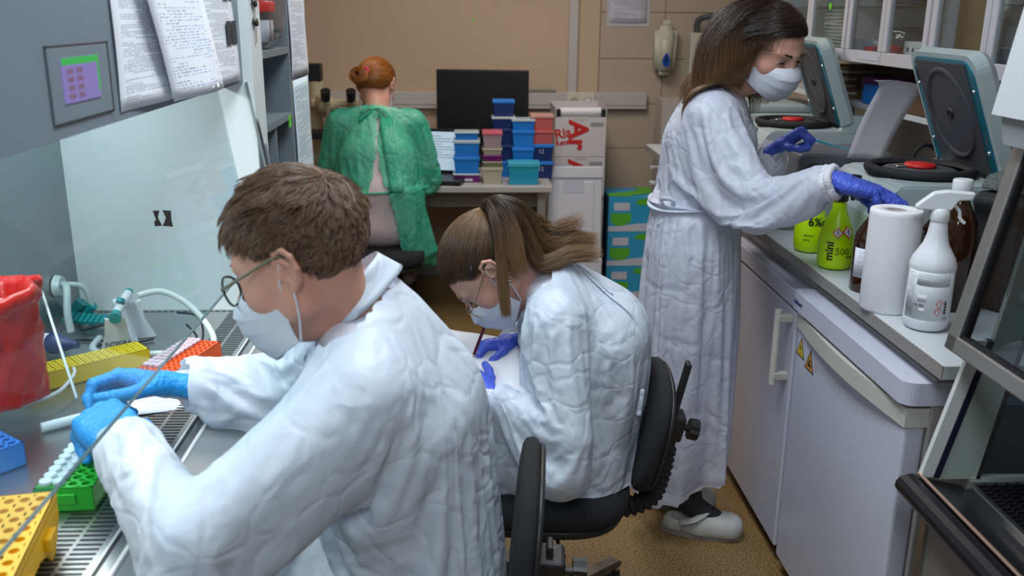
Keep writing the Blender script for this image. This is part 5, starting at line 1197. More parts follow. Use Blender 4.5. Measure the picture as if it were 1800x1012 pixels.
def eproj(P, off):
    """push points radially to the skull ellipsoid plus offset"""
    d = P-HC; k = np.linalg.norm(d/HR, axis=-1, keepdims=True); r = np.linalg.norm(d, axis=-1, keepdims=True)
    base = d/k; return HC+base*(1+off/np.maximum(np.linalg.norm(base, axis=-1, keepdims=True), 1e-6))
def tow(P, M): return P@M[:3, :3].T+M[:3, 3]
def clump(S, rng, nc, amt):
    n = len(S); c = rng.choice(n, nc, replace=False); C = S[c]; idx = np.zeros(n, int)
    for a in range(0, n, 2000): idx[a:a+2000] = ((S[a:a+2000, 0][:, None]-C[None, :, 0])**2).sum(2).argmin(1)
    t = np.linspace(0, 1, S.shape[1])[None, :, None]; off = C[idx]-S; return S+off*amt*t**1.3
def head_sdf(female=False, lidlow=.5):
    s = Sdf(); jw = .050 if female else .056
    s.ell((0, -.012, .032), (.074, .094, .080), k=.02).ell((0, .025, -.005), (.064, .066, .075), k=.03).ell((0, .035, -.045), (.050, .050, .058), k=.03)
    for q in (-1, 1):
        s.cone((q*jw, -.002, -.050), (q*.022, .070, -.098), .013, .013, k=.03)
        s.cone((q*jw*1.02, -.004, -.02), (q*jw, -.002, -.052), .014, .014, k=.025)
        s.ell((q*.042, .055, -.028), (.018, .016, .016), k=.03)
    s.ell((0, .077, -.100), (.019, .014, .014), k=.022).ell((0, .074, -.070), (.026, .014, .022), k=.02)
    for q in (-1, 1): s.cone((q*.006, .086, .020), (q*.042, .072, .022), .0075, .006, k=.016)
    for q in (-1, 1): s.ell((q*.031, .096, .000), (.018, .018, .013), k=.014, op='s')
    s.cone((0, .087, .008), (0, .107, -.032), .0065, .0085, k=.014).ell((0, .110, -.036), (.0095, .0085, .008), k=.010)
    for q in (-1, 1): s.ell((q*.0125, .100, -.039), (.0065, .009, .006), k=.008)
    for q in (-1, 1): s.ell((q*.031, .0705, .001), (.0155, .0140, .0125), k=.006)
    for q in (-1, 1): s.ell((q*.031, .088, -.003+.003*(1-lidlow)), (.0120, .011, .0034+.0028*(1-lidlow)), k=.003, op='s')
    s.ell((0, .089, -.066), (.020, .006, .0045), k=.006).ell((0, .088, -.074), (.017, .007, .005), k=.006)
    # ears
    for q in (-1, 1):
        hp = [(.071, .006, -.002), (.075, .011, .016), (.080, .003, .029), (.086, -.012, .031), (.089, -.022, .020), (.088, -.023, .002), (.083, -.015, -.017), (.077, -.004, -.028)]
        s.chain([(q*a, b-.008, c+.002) for a, b, c in hp], [.0034, .0036, .0038, .0040, .0040, .0038, .0042, .0052], k=.004)
        s.ell((q*.0775, -.017, .002), (.0052, .0155, .0235), k=.006)
        s.ell((q*.084, -.011, -.001), (.0065, .0075, .011), k=.004, op='s')
        s.cone((q*.077, .001, .002), (q*.079, .0, -.006), .004, .003, k=.004)
        s.chain([(q*.083, -.010, .020), (q*.086, -.021, .012), (q*.084, -.021, -.006)], [.003, .003, .003], k=.004)
    return s
def add_head(M, neck, neck_r=.055, female=False, h=.0026, eyes=True, look=(0, 0, 0), lidlow=.6):
    """M head frame; neck: world point of neck base. returns V,Q of skin in world"""
    s = head_sdf(female, lidlow); Mi = np.linalg.inv(M); nb = tow(np.array([neck]), Mi)[0]
    s.cone((0, -.030, -.045), nb, neck_r*.86, neck_r*1.02, k=.028); s.cone((0, .02, -.09), nb+np.array([0, .03, .02]), .03, .045, k=.03)
    V, Q = s.mesh(h, relax=1); return tow(V, M), Q
def join(parts):
    V = []; Q = []; b = 0
    for v, q in parts: V.append(v); Q.append(q+b); b += len(v)
    return np.concatenate(V), np.concatenate(Q)
MEYE = mat('eye_white', (.6, .57, .55), .15); MIRIS = mat('dark_iris', (.05, .025, .012), .1); MLASH = mat('lash_dark', (.02, .012, .01), .6)
def bMat(M): return Matrix(M.tolist())
def eyes(M, parent, brow, rng, pitch=-.5, female=False):
    for q in (-1, 1):
        e = MB(); X = bMat(M) @ Matrix.Translation((q*.031, .0708, .0008)) @ Matrix.Rotation(pitch, 4, 'X') @ Matrix.Rotation(-math.pi/2, 4, 'X')
        e.lathe([(.0118*math.sin(a), .0118*math.cos(a)) for a in [math.pi*(1-k/16)+1e-3 for k in range(17)]], n=20, M=X); eo = wparent(e.build('eye', MEYE), parent)
        e = MB(); e.lathe([(.0056, .0106), (.004, .0113), (.0001, .0119)], n=16, M=X, cap=False); wparent(e.build('iris', MIRIS), parent)
        b = MB(); b.tube([(q*.0205, .0795, -.002), (q*.026, .0845, .0035-.004), (q*.034, .0845, .0035-.004), (q*.042, .078, -.0025)], lambda t: (.0019 if female else .0012)+.0009*math.sin(t*math.pi), M=bMat(M), n=6, flat=.8); wparent(b.build('eyelashes', MLASH), parent)
    S = []
    for q in (-1, 1):
        n = 420; t = rng.random(n); P0 = np.stack([q*(.013+.034*t), .0945-.020*t**1.6+rng.normal(0, .0003, n), .021+.006*np.sin(t*2.2)-.003*t+rng.normal(0, .0015, n)*(1-.6*t)], 1)
        d = np.stack([q*np.full(n, .9), -.25-.4*t, .35-.5*t], 1)*.006; S.append(np.stack([P0+d*k/3+np.array([0, .0006*math.sin(k), 0]) for k in range(4)], 1))
    hair_obj('eyebrows', tow(np.concatenate(S).reshape(-1, 3), M).reshape(-1, 4, 3), .00032, brow, parent)
MMASK = gown_mat('mask_fabric', (.78, .80, .86), (.72, .74, .82), .3, 1, .25, 30)
def mask(M, parent, label=None, fem=False, ear=1.0, drop=0):
    R, Cn = 29, 33; P = []
    for i in range(R):
        v = i/(R-1); row = []
        zc = -.007-drop-.113*v; yc = np.interp(v, [0, .12, .25, .5, .75, .9, 1], [.101, .119, .128, .124, .112, .101, .090])
        zs = -.030-drop-.058*v; ys = .018+.004*math.sin(v*3)
        pl = .0022*(((v*3.5) % 1)-.5)
        for j in range(Cn):
            u = -1+2*j/(Cn-1); a = abs(u); x = .066*math.sin(u*1.35)/math.sin(1.35)*(1-.12*v*(1-a)); y = ys+(yc-ys)*(1-a**2.3)+pl*(1-a**3)+.001*math.sin(9*u+5*v)
            z = zc+(zs-zc)*a**1.6
            row.append(bMat(M) @ Vector((x, y, z)))
        P.append(row)
    o = MB().sheet(P, .0009).build('face_mask', MMASK); wparent(o, parent)
    for q in (-1, 1):
        b = MB()
        for (z0, z1) in ((-.030-drop, .024), (-.088-drop, -.026)):
            b.tube([(q*.065, .018, z0), (q*.0755, .006 if z1 > 0 else .000, (z0+z1)/2), (q*.079, -.010, z1)], .0016, M=bMat(M), n=6)
        wparent(b.build('ear_loop', MMASK), parent)
    return o
def hand_sdf(side, fing, thumb, pscale=1.0):
    """local: wrist at 0, y to fingers, z = back of hand; side=+1 thumb on +x. fing: 4 x (spread, mcp, pip, dip); thumb: 3 direction vectors"""
    s = Sdf(); k = pscale
    xs = [.027, .009, -.010, -.027]; ys = [.090, .094, .089, .080]; Ls = [(.043, .026, .022), (.047, .030, .023), (.043, .028, .022), (.034, .021, .020)]; rs = [.0098, .0100, .0095, .0085]
    s.ell((0, .048, 0), (.040*k, .052*k, .0155*k), k=.02)
    s.cone((.006*side, -.03, 0), (.004*side, .015, 0), .021*k, .021*k, k=.02, w=(1, 0, 0), fl=1.3)
    s.cone((-.026*side, .02, -.004), (-.026*side, .068, -.003), .0145*k, .0125*k, k=.015)
    s.cone((.022*side, .025, -.006), (.023*side, .07, -.002), .0150*k, .0125*k, k=.015)
    tips = []
    for i in range(4):
        sp, a1, a2, a3 = fing[i]; p = np.array([xs[i]*side, ys[i], .001])*k; s.cone(p*[1, .55, 1], p, .0115*k, (rs[i]+.0015)*k, k=.010)
        ang = 0; dx = math.sin(sp)*side
        for L, a, r0, r1 in zip(Ls[i], (a1, a2, a3), (rs[i]+.0008, rs[i], rs[i]-.0008), (rs[i], rs[i]-.0007, rs[i]-.0018)):
            ang += a; d = np.array([dx, math.cos(ang), -math.sin(ang)]); d /= np.linalg.norm(d); q = p+d*L*k; s.cone(p, q, r0*k, r1*k, k=.0035); s.ell(p, (r0*1.06*k,)*3, k=.003); p = q; dx *= .8
        tips.append(p)
    p = np.array([.020*side, .022, -.006])*k
    for d, L, r0, r1 in zip(thumb, (.046, .034, .028), (.0155, .0115, .0108), (.0120, .0105, .0088)):
        d = _n((d[0]*side, d[1], d[2])); q = p+d*L*k; s.cone(p, q, r0*k, r1*k, k=.010 if L > .04 else .004); p = q
    tips.append(p); return s, tips
def glove_mesh(s, M, h=.0018, cuff=-.028, wrinkle=.0006, seed=1):
    V, Q = s.mesh(h, relax=1)
    keep = V[:, 1] > cuff; Q = Q[keep[Q].all(1)]; V, Q = compact(V, Q); N = normals(V, Q)
    w = vnoise(V*np.array([1, 2.2, 1]), 95, seed)*.5+np.abs(vnoise(V*np.array([.6, 1.6, 1]), 60, seed+3))
    V = V+N*(w*wrinkle*2)[:, None]; return tow(V, M), Q
def cutmesh(V, Q, cuts):
    keep = np.ones(len(V), bool)
    for c, n, r in cuts:
        c = np.array(c, float); n = _n(n); keep &= ~(((V-c)@n > 0) & (np.linalg.norm(V-c, axis=1) < r))
    Q = Q[keep[Q].all(1)]; V, Q = compact(V, Q)
    # keep largest island
    lab = np.arange(len(V)); e = adj(V, Q)
    for _ in range(400):
        m = np.minimum(lab[e[:, 0]], lab[e[:, 1]]); l2 = lab.copy(); np.minimum.at(l2, e[:, 0], m); np.minimum.at(l2, e[:, 1], m); l2 = l2[l2]
        if (l2 == lab).all(): break
        lab = l2
    c = np.bincount(lab); k = lab == c.argmax(); Q = Q[k[Q].all(1)]; return compact(V, Q)
def subsurf(o, n=1):
    m = o.modifiers.new('subd', 'SUBSURF'); m.levels = n; m.render_levels = n; return o
def pin_near(V, pts):
    """pts: (point, radius, weight)"""
    w = np.zeros(len(V))
    for p, r, k in pts:
        d = np.linalg.norm(V-np.array(p), axis=1); w = np.maximum(w, np.clip((1.3-d/r)/.3, 0, 1)*k)
    return w
# ---------------------------------------------------------------- man at the hood
SKIN1 = skin_mat('skin_fair', (.56, .31, .225)); SKIN2 = skin_mat('skin_light', (.52, .31, .235))
GOWN = gown_mat('white_gown', (.76, .83, .91), (.69, .76, .86), .30, 1, 1.0, 5)
GLB = mat('sky_blue_nitrile', (.015, .30, .72), .36, bump=.35, bscale=160, sss=0); GLV = mat('violet_blue_nitrile', (.07, .12, .62), .38, bump=.35, bscale=160)
MSC = mat('scrub_white', (.60, .60, .68), .7)
def build_man():
    rng = np.random.default_rng(3)
    root = thing('person', 'man with short brown hair and round glasses working in the hood with sky-blue gloves', 'person', (0, 1.5, 0))
    C7 = np.array([-.158, 1.455, 1.125]); HCn = np.array([-.260, 1.41, 1.230])
    HM = basis(HCn, (-.92, .19, -.34), (-.33, .02, .9)); HM[:3, :3] *= 1.09
    LS, RS = np.array([-.160, 1.300, 1.045]), np.array([-.175, 1.640, 1.045])
    LE, RE = np.array([-.375, 1.120, .920]), np.array([-.375, 1.71, .905]); LW, RW = np.array([-.540, 1.345, .958]), np.array([-.545, 1.635, .928])
    PV = np.array([-.065, 1.48, .60]); CH = np.array([-.120, 1.47, .96]); KL, KR = np.array([-.42, 1.40, .60]), np.array([-.42, 1.62, .60])
    def body(off=0, coll=False):
        b = Sdf(); sx = (0, 1, 0)
        b.cone(PV, PV+[-.03, 0, .16], .115+off, .11+off, .05, w=sx, fl=1.35).cone(PV+[-.03, 0, .16], CH, .11+off, .120+off, .05, w=sx, fl=1.40).cone(CH, C7-[0.01, 0, .05], .120+off, .075+off, .06, w=sx, fl=1.55)
        for S, E_, W_, K in ((LS, LE, LW, KL), (RS, RE, RW, KR)):
            b.cone(C7-[-.0, 0, .05], S, .058+off, .060+off, .06); b.cone(S, E_, .056+off, .044+off, .03).cone(E_, W_, .043+off, .028+off, .02)
            hp = PV+[0, (K[1]-1.5)*.75, -.0]; b.cone(hp, K, .092+off, .062+off, .05)
        return b
    # body mesh (hidden parts coarse) + head
    bd = body(); bd.cone(KL, KL+[.03, -.02, -.5], .058, .042, .03).cone(KR, KR+[.03, .02, -.5], .058, .042, .03)
    for K, d in ((KL, -.02), (KR, .02)): bd.cone(K+[.02, d, -.54], K+[-.12, d, -.555], .038, .032, .03)
    parts = [bd.mesh(.011)]; hv, hq = add_head(HM, C7+[.0, 0, -.01], .052, h=.0026, lidlow=.6); parts.append((hv, hq))
    # hands
    HL = basis(LW, (-.66, .74, .10), (.25, -.45, .80)); HRm = basis(RW, (-.97, -.02, .16), (.05, .55, .80))
    sl, tl = hand_sdf(1, [(.1, .75, .75, .3), (.05, .85, .95, .5), (0, 1.0, 1.1, .6), (-.1, 1.05, 1.1, .6)], [(.62, .55, -.45), (.05, .85, -.40), (-.35, .85, -.3)], 1.10)
    sr, tr = hand_sdf(-1, [(.08, .55, .95, .55), (.0, .8, 1.1, .6), (-.05, .95, 1.2, .6), (-.1, 1.0, 1.2, .6)], [(.60, .60, -.48), (.15, .85, -.35), (-.1, .95, -.2)], 1.06)
    for s_, M_ in ((sl, HL), (sr, HRm)):
        V, Q = s_.mesh(.004, off=-.0022, relax=0); parts.append((tow(V, M_), Q))
    V, Q = join(parts); bo = mkmesh('body', V, Q, [SKIN1, MSC], root)
    f = V[Q].mean(1); mi = np.zeros(len(Q), int); mi[:len(parts[0][1])] = 1; bo.data.polygons.foreach_set('material_index', mi.astype(np.int32))
    for s_, M_, sd in ((sl, HL, 1), (sr, HRm, 2)):
        V, Q = glove_mesh(s_, M_, seed=sd, cuff=-.045); g = mkmesh('glove', V, Q, GLB, root)
    global MAN_TIPS; MAN_TIPS = (tow(np.array(tl), HL), tow(np.array(tr), HRm))
    # gown
    g = Sdf(); sy = (0, 1, 0)
    g.cone(PV+[-.01, 0, -.10], PV+[0, 0, .18], .155, .150, .06, w=sy, fl=1.30).cone(PV+[-.02, 0, .18], CH, .150, .150, .06, w=sy, fl=1.38).cone(CH, C7-[.005, 0, .055], .148, .090, .06, w=sy, fl=1.50)
    for S, E_, W_, K in ((LS, LE, LW, KL), (RS, RE, RW, KR)):
        g.cone(C7-[0, 0, .05], S, .075, .085, .06).cone(S, E_, .085, .080, .04).cone(E_, E_*.45+W_*.55, .080, .066, .03).cone(E_*.45+W_*.55, W_+(W_-E_)*.0, .066, .047, .02)
        g.cone(PV+[.02, (K[1]-1.5)*.6, -.05], K+[0, 0, -.02], .13, .10, .06); g.cone(K+[0, 0, -.02], K+[.02, 0, -.32], .10, .11, .05)
    g.cone(C7-[0, 0, .02], C7+[-.045, -.01, .07], .075, .070, .03)
    V, Q = g.mesh(.0115, relax=2)
    cuts = [(C7+[-.02, 0, .018], (-.62, 0, .78), .12)]
    for E_, W_ in ((LE, LW), (RE, RW)): cuts.append((W_-(W_-E_)*.05, W_-E_, .10))
    cuts.append(((-.2, 1.5, .30), (0, 0, -1), 2))
    V, Q = cutmesh(V, Q, cuts)
    pins = pin_near(V, [(C7+[-.03, 0, .02], .105, 1), (LW-(LW-LE)*.05, .055, 1), (RW-(RW-RE)*.05, .055, 1)]); pins = np.maximum(pins, (V[:, 2] < .38)*.6)
    cb = body(.004); V2 = drape(V, Q, [cb.mesh(.014)], frames=22, shrink=-.07, pins=pins, bend=.25, stiff=12)
    gw = subsurf(mkmesh('gown', V2, Q, GOWN, root))
    # inner collar of a shirt + ties
    R = []
    for i in range(6):
        row = []
        for j in range(41):
            a = -2.6+5.2*j/40; t = i/5; r = .066+.006*math.sin(3*a)*t+.012*t
            c = C7+np.array([-.035, 0, .055]); ax = np.array([-.62, 0, .78]); e1 = np.array([.78, 0, .62]); e2 = np.array([0, 1, 0])
            row.append(Vector(c+e1*r*math.cos(a)+e2*r*math.sin(a)*1.05-ax*.045*t+ax*.006))
        R.append(row)
    wparent(MB().sheet(R, .001).build('collar', GOWN), root)
    b = MB(); q = C7+np.array([.01, -.055, .03])
    b.tube([q, q+[-.02, -.03, -.02], q+[-.045, -.035, -.05], q+[-.03, -.03, -.075], q+[0, -.02, -.04], q+[.02, 0, 0]], .0035, flat=.4)
    b.tube([q+[.02, 0, 0], q+[.05, -.01, -.03], q+[.06, -.02, -.08]], .0035, flat=.4)
    b.tube([q+[.02, 0, 0], q+[.035, .0, -.05], q+[.02, -.02, -.1]], .0035, flat=.4); wparent(b.build('neck_tie', GOWN), root)
    eyes(HM, root, hair_mat('brow_brown', (.05, .025, .012), (.08, .045, .02)), rng)
    mask(HM, root, drop=.012)
    # glasses
    gl = MB(); MX = bMat(HM)
    for q in (-1, 1):
        c = Vector((q*.034, .104, -.008)); gl.tube([c+Vector((.0225*math.cos(a), -.004*abs(math.cos(a)), .0215*math.sin(a))) for a in [2*math.pi*k/20 for k in range(20)]], .0017, M=MX, closed=True, res=2)
        gl.tube([(q*.056, .100, .000), (q*.068, .094, .004)], .0022, M=MX)
    gl.tube([(-.012, .106, -.003), (0, .110, .000), (.012, .106, -.003)], .0015, M=MX)
    go = wparent(gl.build('glasses_frame', mat('glasses_dark', (.03, .035, .04), .3)), root)
    mto = mat('temple_olive', (.16, .14, .09), .35); mle = glassy('lens', (.93, .96, .96), .04, .01)
    for q in (-1, 1): wparent(MB().tube([(q*.068, .094, .004), (q*.076, .05, .014), (q*.081, -.005, .026), (q*.080, -.020, .020)], .0019, M=MX, flat=1.2).build('glasses_temple', mto), root)
    for q in (-1, 1): wparent(MB().lathe([(.0001, 0), (.0215, .0006)], n=24, M=MX @ Matrix.Translation((q*.034, .103, -.008)) @ Matrix.Rotation(-math.pi/2, 4, 'X'), cap=False).build('glasses_lens', mle), root)
    # hair: combed forward, cropped
    n = 15000; P = scalp_points(n, rng, -.020); crown = np.array([.005, -.075, .095]); d = P-crown; nn = (P-HC)/HR**2; nn /= np.linalg.norm(nn, axis=1, keepdims=True)
    fl = d/np.linalg.norm(d, axis=1, keepdims=True); fl += np.array([0, .35, -.1]); fl += rng.normal(0, .26, fl.shape)+np.stack([vnoise(P, 40, 2)]*3, 1)*np.array([.5, .3, .2]); fl -= nn*(fl*nn).sum(1, keepdims=True); fl /= np.linalg.norm(fl, axis=1, keepdims=True)
    top = np.clip((P[:, 2]-.035)/.06, 0, 1); ln = .014+.030*top+.010*np.clip(P[:, 1]/.06, 0, 1)*top; ln *= rng.uniform(.75, 1.2, n); edge = np.clip((P[:, 2]-np.interp(P[:, 1], HLY, HLZ))/.03, .25, 1); ln *= edge
    K = 8; S = np.zeros((n, K, 3))
    for k in range(K):
        s = k/(K-1); q = P+fl*(ln*s)[:, None]; lift = .0015+(.004+.012*top)*s**.7*np.where(s < 2, 1, 1)
        S[:, k] = eproj(q, (lift*edge*(1+.5*vnoise(P, 55, 5)))[:, None]-.001)
    S = clump(S, rng, 900, .7)
    S[:, :, 2] += 0
    HMAT = hair_mat('brown_hair', (.055, .027, .013), (.26, .15, .085))
    hair_obj('hair', tow(S.reshape(-1, 3), HM).reshape(S.shape), .00048, HMAT, root)
    hc = Sdf(); hc.ell(HC, HR+.0015); V, Q = hc.mesh(.005); k = V[:, 2] > np.interp(V[:, 1], HLY, HLZ)+.006; Q = Q[k[Q].all(1)]; V, Q = compact(V, Q)
    mkmesh('hair_base', tow(V, HM), Q, mat('hair_under_brown', (.045, .026, .015), .7), root)
    return root
man = build_man()
# ---------------------------------------------------------------- strand helpers for long hair
def locks(guide, n, rng, w0, w1, npts=28, wav=.004, seed=0):
    """strands following a guide polyline; w0,w1 = cross-section radius at start and end"""
    G = np.array(guide, float); t = np.linspace(0, 1, npts); L = len(G)-1
    def cr(tt):
        u = tt*L; i = np.clip(np.floor(u).astype(int), 0, L-1); f = (u-i)[:, None]; p0 = G[np.maximum(i-1, 0)]; p1 = G[i]; p2 = G[i+1]; p3 = G[np.minimum(i+2, L)]
        return .5*(2*p1+(p2-p0)*f+(2*p0-5*p1+4*p2-p3)*f**2+(3*p1-p0-3*p2+p3)*f**3)
    C = cr(t); T = np.gradient(C, axis=0); T /= np.linalg.norm(T, axis=1, keepdims=True)
    a = np.cross(T, [.3, .9, .3]); a /= np.linalg.norm(a, axis=1, keepdims=True); b = np.cross(T, a)
    r = np.sqrt(rng.random(n)); ph = rng.uniform(0, 6.28, n); W = np.interp(t, [0, .3, 1], [w0, (w0+w1)*.6, w1])
    lag = rng.uniform(.82, 1.0, n)
    S = np.zeros((n, npts, 3))
    for k in range(npts):
        c = cr(t[k]*lag); S[:, k] = c+a[k]*(W[k]*r*np.cos(ph))[:, None]+b[k]*(W[k]*r*np.sin(ph))[:, None]
    q = rng.integers(0, 14, n); cph = rng.uniform(0, 6.28, (14, 3))
    for ax in range(3): S[:, :, ax] += wav*np.sin(t[None]*9+cph[q, ax][:, None])*t[None]
    return S
def to_tie(P, tie, npts=9, off=.004, rng=None):
    """combed from scalp roots to a tie point over the skull (head frame)"""
    d0 = (P-HC)/HR; d0 /= np.linalg.norm(d0, axis=1, keepdims=True); d1 = (np.array(tie)-HC)/HR; l1 = np.linalg.norm(d1); d1 = d1/l1
    om = np.arccos(np.clip(d0@d1, -1, 1))[:, None]; S = np.zeros((len(P), npts, 3))
    for k in range(npts):
        s = k/(npts-1); q = (np.sin((1-s)*om)*d0+np.sin(s*om)*d1)/np.maximum(np.sin(om), 1e-4); h = 1+(.02+.05*math.sin(s*math.pi))*rng.uniform(.6, 1.1, (len(P), 1))*1.0+(l1-1)*s**4
        S[:, k] = HC+q*HR*h
    return S
def snap(pts, V, Q, off=.004):
    N = normals(V, Q); out = []
    for p in pts: i = ((V-np.asarray(p))**2).sum(1).argmin(); out.append(V[i]+N[i]*off)
    return out
def hair_cap(M, mt, parent, off=.0015, dz=.004):
    hc = Sdf(); hc.ell(HC, HR+off); V, Q = hc.mesh(.005); k = V[:, 2] > np.interp(V[:, 1], HLY, HLZ)+dz; Q = Q[k[Q].all(1)]; V, Q = compact(V, Q); return mkmesh('hair_base', tow(V, M), Q, mt, parent)
# ---------------------------------------------------------------- woman drawing on her lap
def build_writer():
    rng = np.random.default_rng(5)
    root = thing('person', 'seated woman with a long brown ponytail bending over to draw with a pencil', 'person', (.2, 2.15, 0))
    C7 = np.array([.185, 2.15, .995]); HM = basis((.050, 2.12, 1.020), (-.50, -.03, -.86), (-.86, -.02, .5)); HM[:3, :3] *= 1.05
    LS, RS = np.array([.195, 1.985, .93]), np.array([.205, 2.325, .93]); LE, RE = np.array([.225, 1.885, .690]), np.array([.17, 2.38, .72])
    LW, RW = np.array([.040, 1.965, .760]), np.array([.110, 2.215, .800]); PV = np.array([.285, 2.15, .575]); CH = np.array([.315, 2.15, .845])
    KL, KR = np.array([-.08, 2.02, .60]), np.array([-.08, 2.28, .60])
    b = Sdf(); sy = (0, 1, 0)
    b.cone(PV, PV+[-.0, 0, .12], .115, .105, .05, w=sy, fl=1.35).cone(PV+[0, 0, .12], CH, .105, .105, .05, w=sy, fl=1.35).cone(CH, C7-[-.02, 0, .05], .105, .07, .06, w=sy, fl=1.5)
    for S, E_, W_, K in ((LS, LE, LW, KL), (RS, RE, RW, KR)):
        b.cone(C7-[-.02, 0, .04], S, .05, .052, .06).cone(S, E_, .048, .038, .03).cone(E_, W_, .038, .025, .02).cone(PV+[0, (K[1]-2.15)*.7, 0], K, .085, .058, .05)
    coll = b.mesh(.013, off=.003)
    b.cone(KL, (.0, 2.05, .12), .055, .038, .03).cone(KR, (.06, 2.36, .12), .055, .038, .03).cone((.0, 2.05, .07), (-.11, 2.03, .04), .036, .03, .02).cone((.06, 2.36, .07), (-.05, 2.36, .04), .036, .03, .02)
    parts = [b.mesh(.011)]; nb = len(parts[0][1]); parts.append(add_head(HM, C7+[-.01, 0, .0], .047, True, .0026))
    HR_ = basis(RW, (-.90, -.42, .02), (-.15, .35, .92)); HL = basis(LW, (-.62, .72, .28), (-.3, -.1, .95))
    sr, tr = hand_sdf(-1, [(.1, .75, .95, .35), (.0, .95, 1.05, .4), (-.05, 1.1, 1.2, .5), (-.1, 1.2, 1.2, .5)], [(.50, .70, -.40), (.30, .90, -.45), (-.05, .95, -.45)], .92)
    sl, tl = hand_sdf(1, [(.1, .15, .2, .1), (.02, .2, .25, .1), (-.05, .25, .3, .15), (-.12, .3, .3, .2)], [(.75, .60, -.2), (.5, .8, -.2), (.3, .9, -.1)], .92)
    for s_, M_ in ((sl, HL), (sr, HR_)): V, Q = s_.mesh(.004, off=-.0022, relax=0); parts.append((tow(V, M_), Q))
    V, Q = join(parts); bo = mkmesh('body', V, Q, [SKIN2, MSC], root); mi = np.zeros(len(Q), int); mi[:nb] = 1; bo.data.polygons.foreach_set('material_index', mi.astype(np.int32))
    for s_, M_, sd in ((sl, HL, 5), (sr, HR_, 6)): V, Q = glove_mesh(s_, M_, h=.002, seed=sd, cuff=-.045); mkmesh('glove', V, Q, GLV, root)
    global W_TIPS; W_TIPS = (tow(np.array(tl), HL), tow(np.array(tr), HR_))
    g = Sdf()
    g.cone(PV+[.0, 0, -.04], PV+[0, 0, .14], .135, .130, .05, w=sy, fl=1.30).cone(PV+[0, 0, .14], CH, .130, .140, .05, w=sy, fl=1.35).cone(CH, C7-[-.02, 0, .05], .140, .085, .06, w=sy, fl=1.5)
    for S, E_, W_, K in ((LS, LE, LW, KL), (RS, RE, RW, KR)):
        g.cone(C7-[-.02, 0, .045], S, .065, .075, .06).cone(S, E_, .085, .082, .04).cone(E_, E_*.45+W_*.55, .082, .062, .03).cone(E_*.45+W_*.55, W_, .060, .040, .02)
        g.cone(PV+[0, (K[1]-2.15)*.6, -.0], K, .12, .10, .06); g.cone(K, K+[.0, 0, -.28], .10, .11, .05)
    g.cone(C7-[-.02, 0, .03], C7+[-.05, 0, .015], .070, .062, .03)
    V, Q = g.mesh(.0105); ax = _n(HM[:3, 3]-C7)
    cuts = [(C7+ax*.022, ax, .11)]+[(W_-(W_-E_)*.04, W_-E_, .09) for E_, W_ in ((LE, LW), (RE, RW))]+[((0, 2.15, .33), (0, 0, -1), 2)]
    V, Q = cutmesh(V, Q, cuts); pins = pin_near(V, [(C7+ax*.02, .09, 1), (LW, .05, 1), (RW, .05, 1)]); pins = np.maximum(pins, (V[:, 2] < .40)*.5)
    pins = np.maximum(pins, ((V[:, 2] < .47) & (V[:, 0] > .1))*.9)
    V2 = drape(V, Q, [coll], frames=24, shrink=-.085, pins=pins, bend=.25, stiff=12)
    V2[:, 2] = np.where((V2[:, 0] > .05) & (V2[:, 2] < .498), .498+.06*(V2[:, 2]-.498), V2[:, 2])
    subsurf(mkmesh('gown', V2, Q, GOWN, root))
    t = MB(); q = C7+np.array([.10, -.03, .03])
    t.tube(snap([q+[-.04, 0, .01], q+[0, -.02, .0], q+[.04, -.035, -.04], q+[.05, -.04, -.07]], V2, Q), .005, flat=.35); wparent(t.build('gown_tie', GOWN), root); t = MB(); t.tube(snap([q+[-.03, -.0, .0], q+[.0, -.03, -.02], q+[.04, -.05, -.06], q+[.08, -.07, -.13], q+[.10, -.09, -.2]], V2, Q), .005, flat=.35); wparent(t.build('gown_tie', GOWN), root); t = MB()
    q = np.array([.40, 2.02, .72]); t.tube(snap([q, q+[.02, -.02, .03], q+[.03, -.02, -.0], q+[.0, -.02, -.03], q], V2, Q, .010), .006, flat=.5)
    wparent(t.build('gown_tie', GOWN), root)
    eyes(HM, root, hair_mat('brow_dark', (.03, .018, .01), (.05, .03, .02)), rng, -.6, True); mask(HM, root)
    MX = bMat(HM); gl = MB()
    for q in (-1, 1): gl.tube([(q*.012, .108, -.004), (q*.052, .104, -.003), (q*.060, .098, -.018), (q*.050, .100, -.034), (q*.018, .106, -.034)], .0012, M=MX, closed=True, res=3); gl.tube([(q*.060, .098, -.006), (q*.074, .05, .005), (q*.079, -.005, .02)], .0013, M=MX)
    gl.tube([(-.012, .108, -.004), (0, .111, -.002), (.012, .108, -.004)], .0012, M=MX); wparent(gl.build('glasses_frame', mat('glasses_gold', (.45, .33, .20), .25, .9)), root)
    t = MB()
    for q in (-1,): t.tube([(q*.082, -.008, -.030), (q*.087, -.010, -.034), (q*.085, -.016, -.040), (q*.080, -.012, -.036)], .0014, M=MX, closed=True, res=3); t.tube([(q*.087, -.022, -.018), (q*.092, -.026, -.022), (q*.088, -.028, -.028)], .0014, M=MX, closed=True, res=3)
    wparent(t.build('earring', MCH), root)
    # hair
    HMt = hair_mat('ponytail_hair', (.022, .011, .006), (.085, .042, .018), tipc=(.24, .13, .055)); tie = np.array([-.0, -.114, .078])
    n = 9000; P = scalp_points(n, rng); S1 = to_tie(P, tie, 9, rng=rng); S1 = clump(S1, rng, 500, .3)
    hair_obj('hair', tow(S1.reshape(-1, 3), HM).reshape(S1.shape), .0004, HMt, root); hair_cap(HM, mat('hair_under_dark', (.04, .022, .012), .7), root)
    T = tow(tie[None], HM)[0]
    def lw(p, y): return p
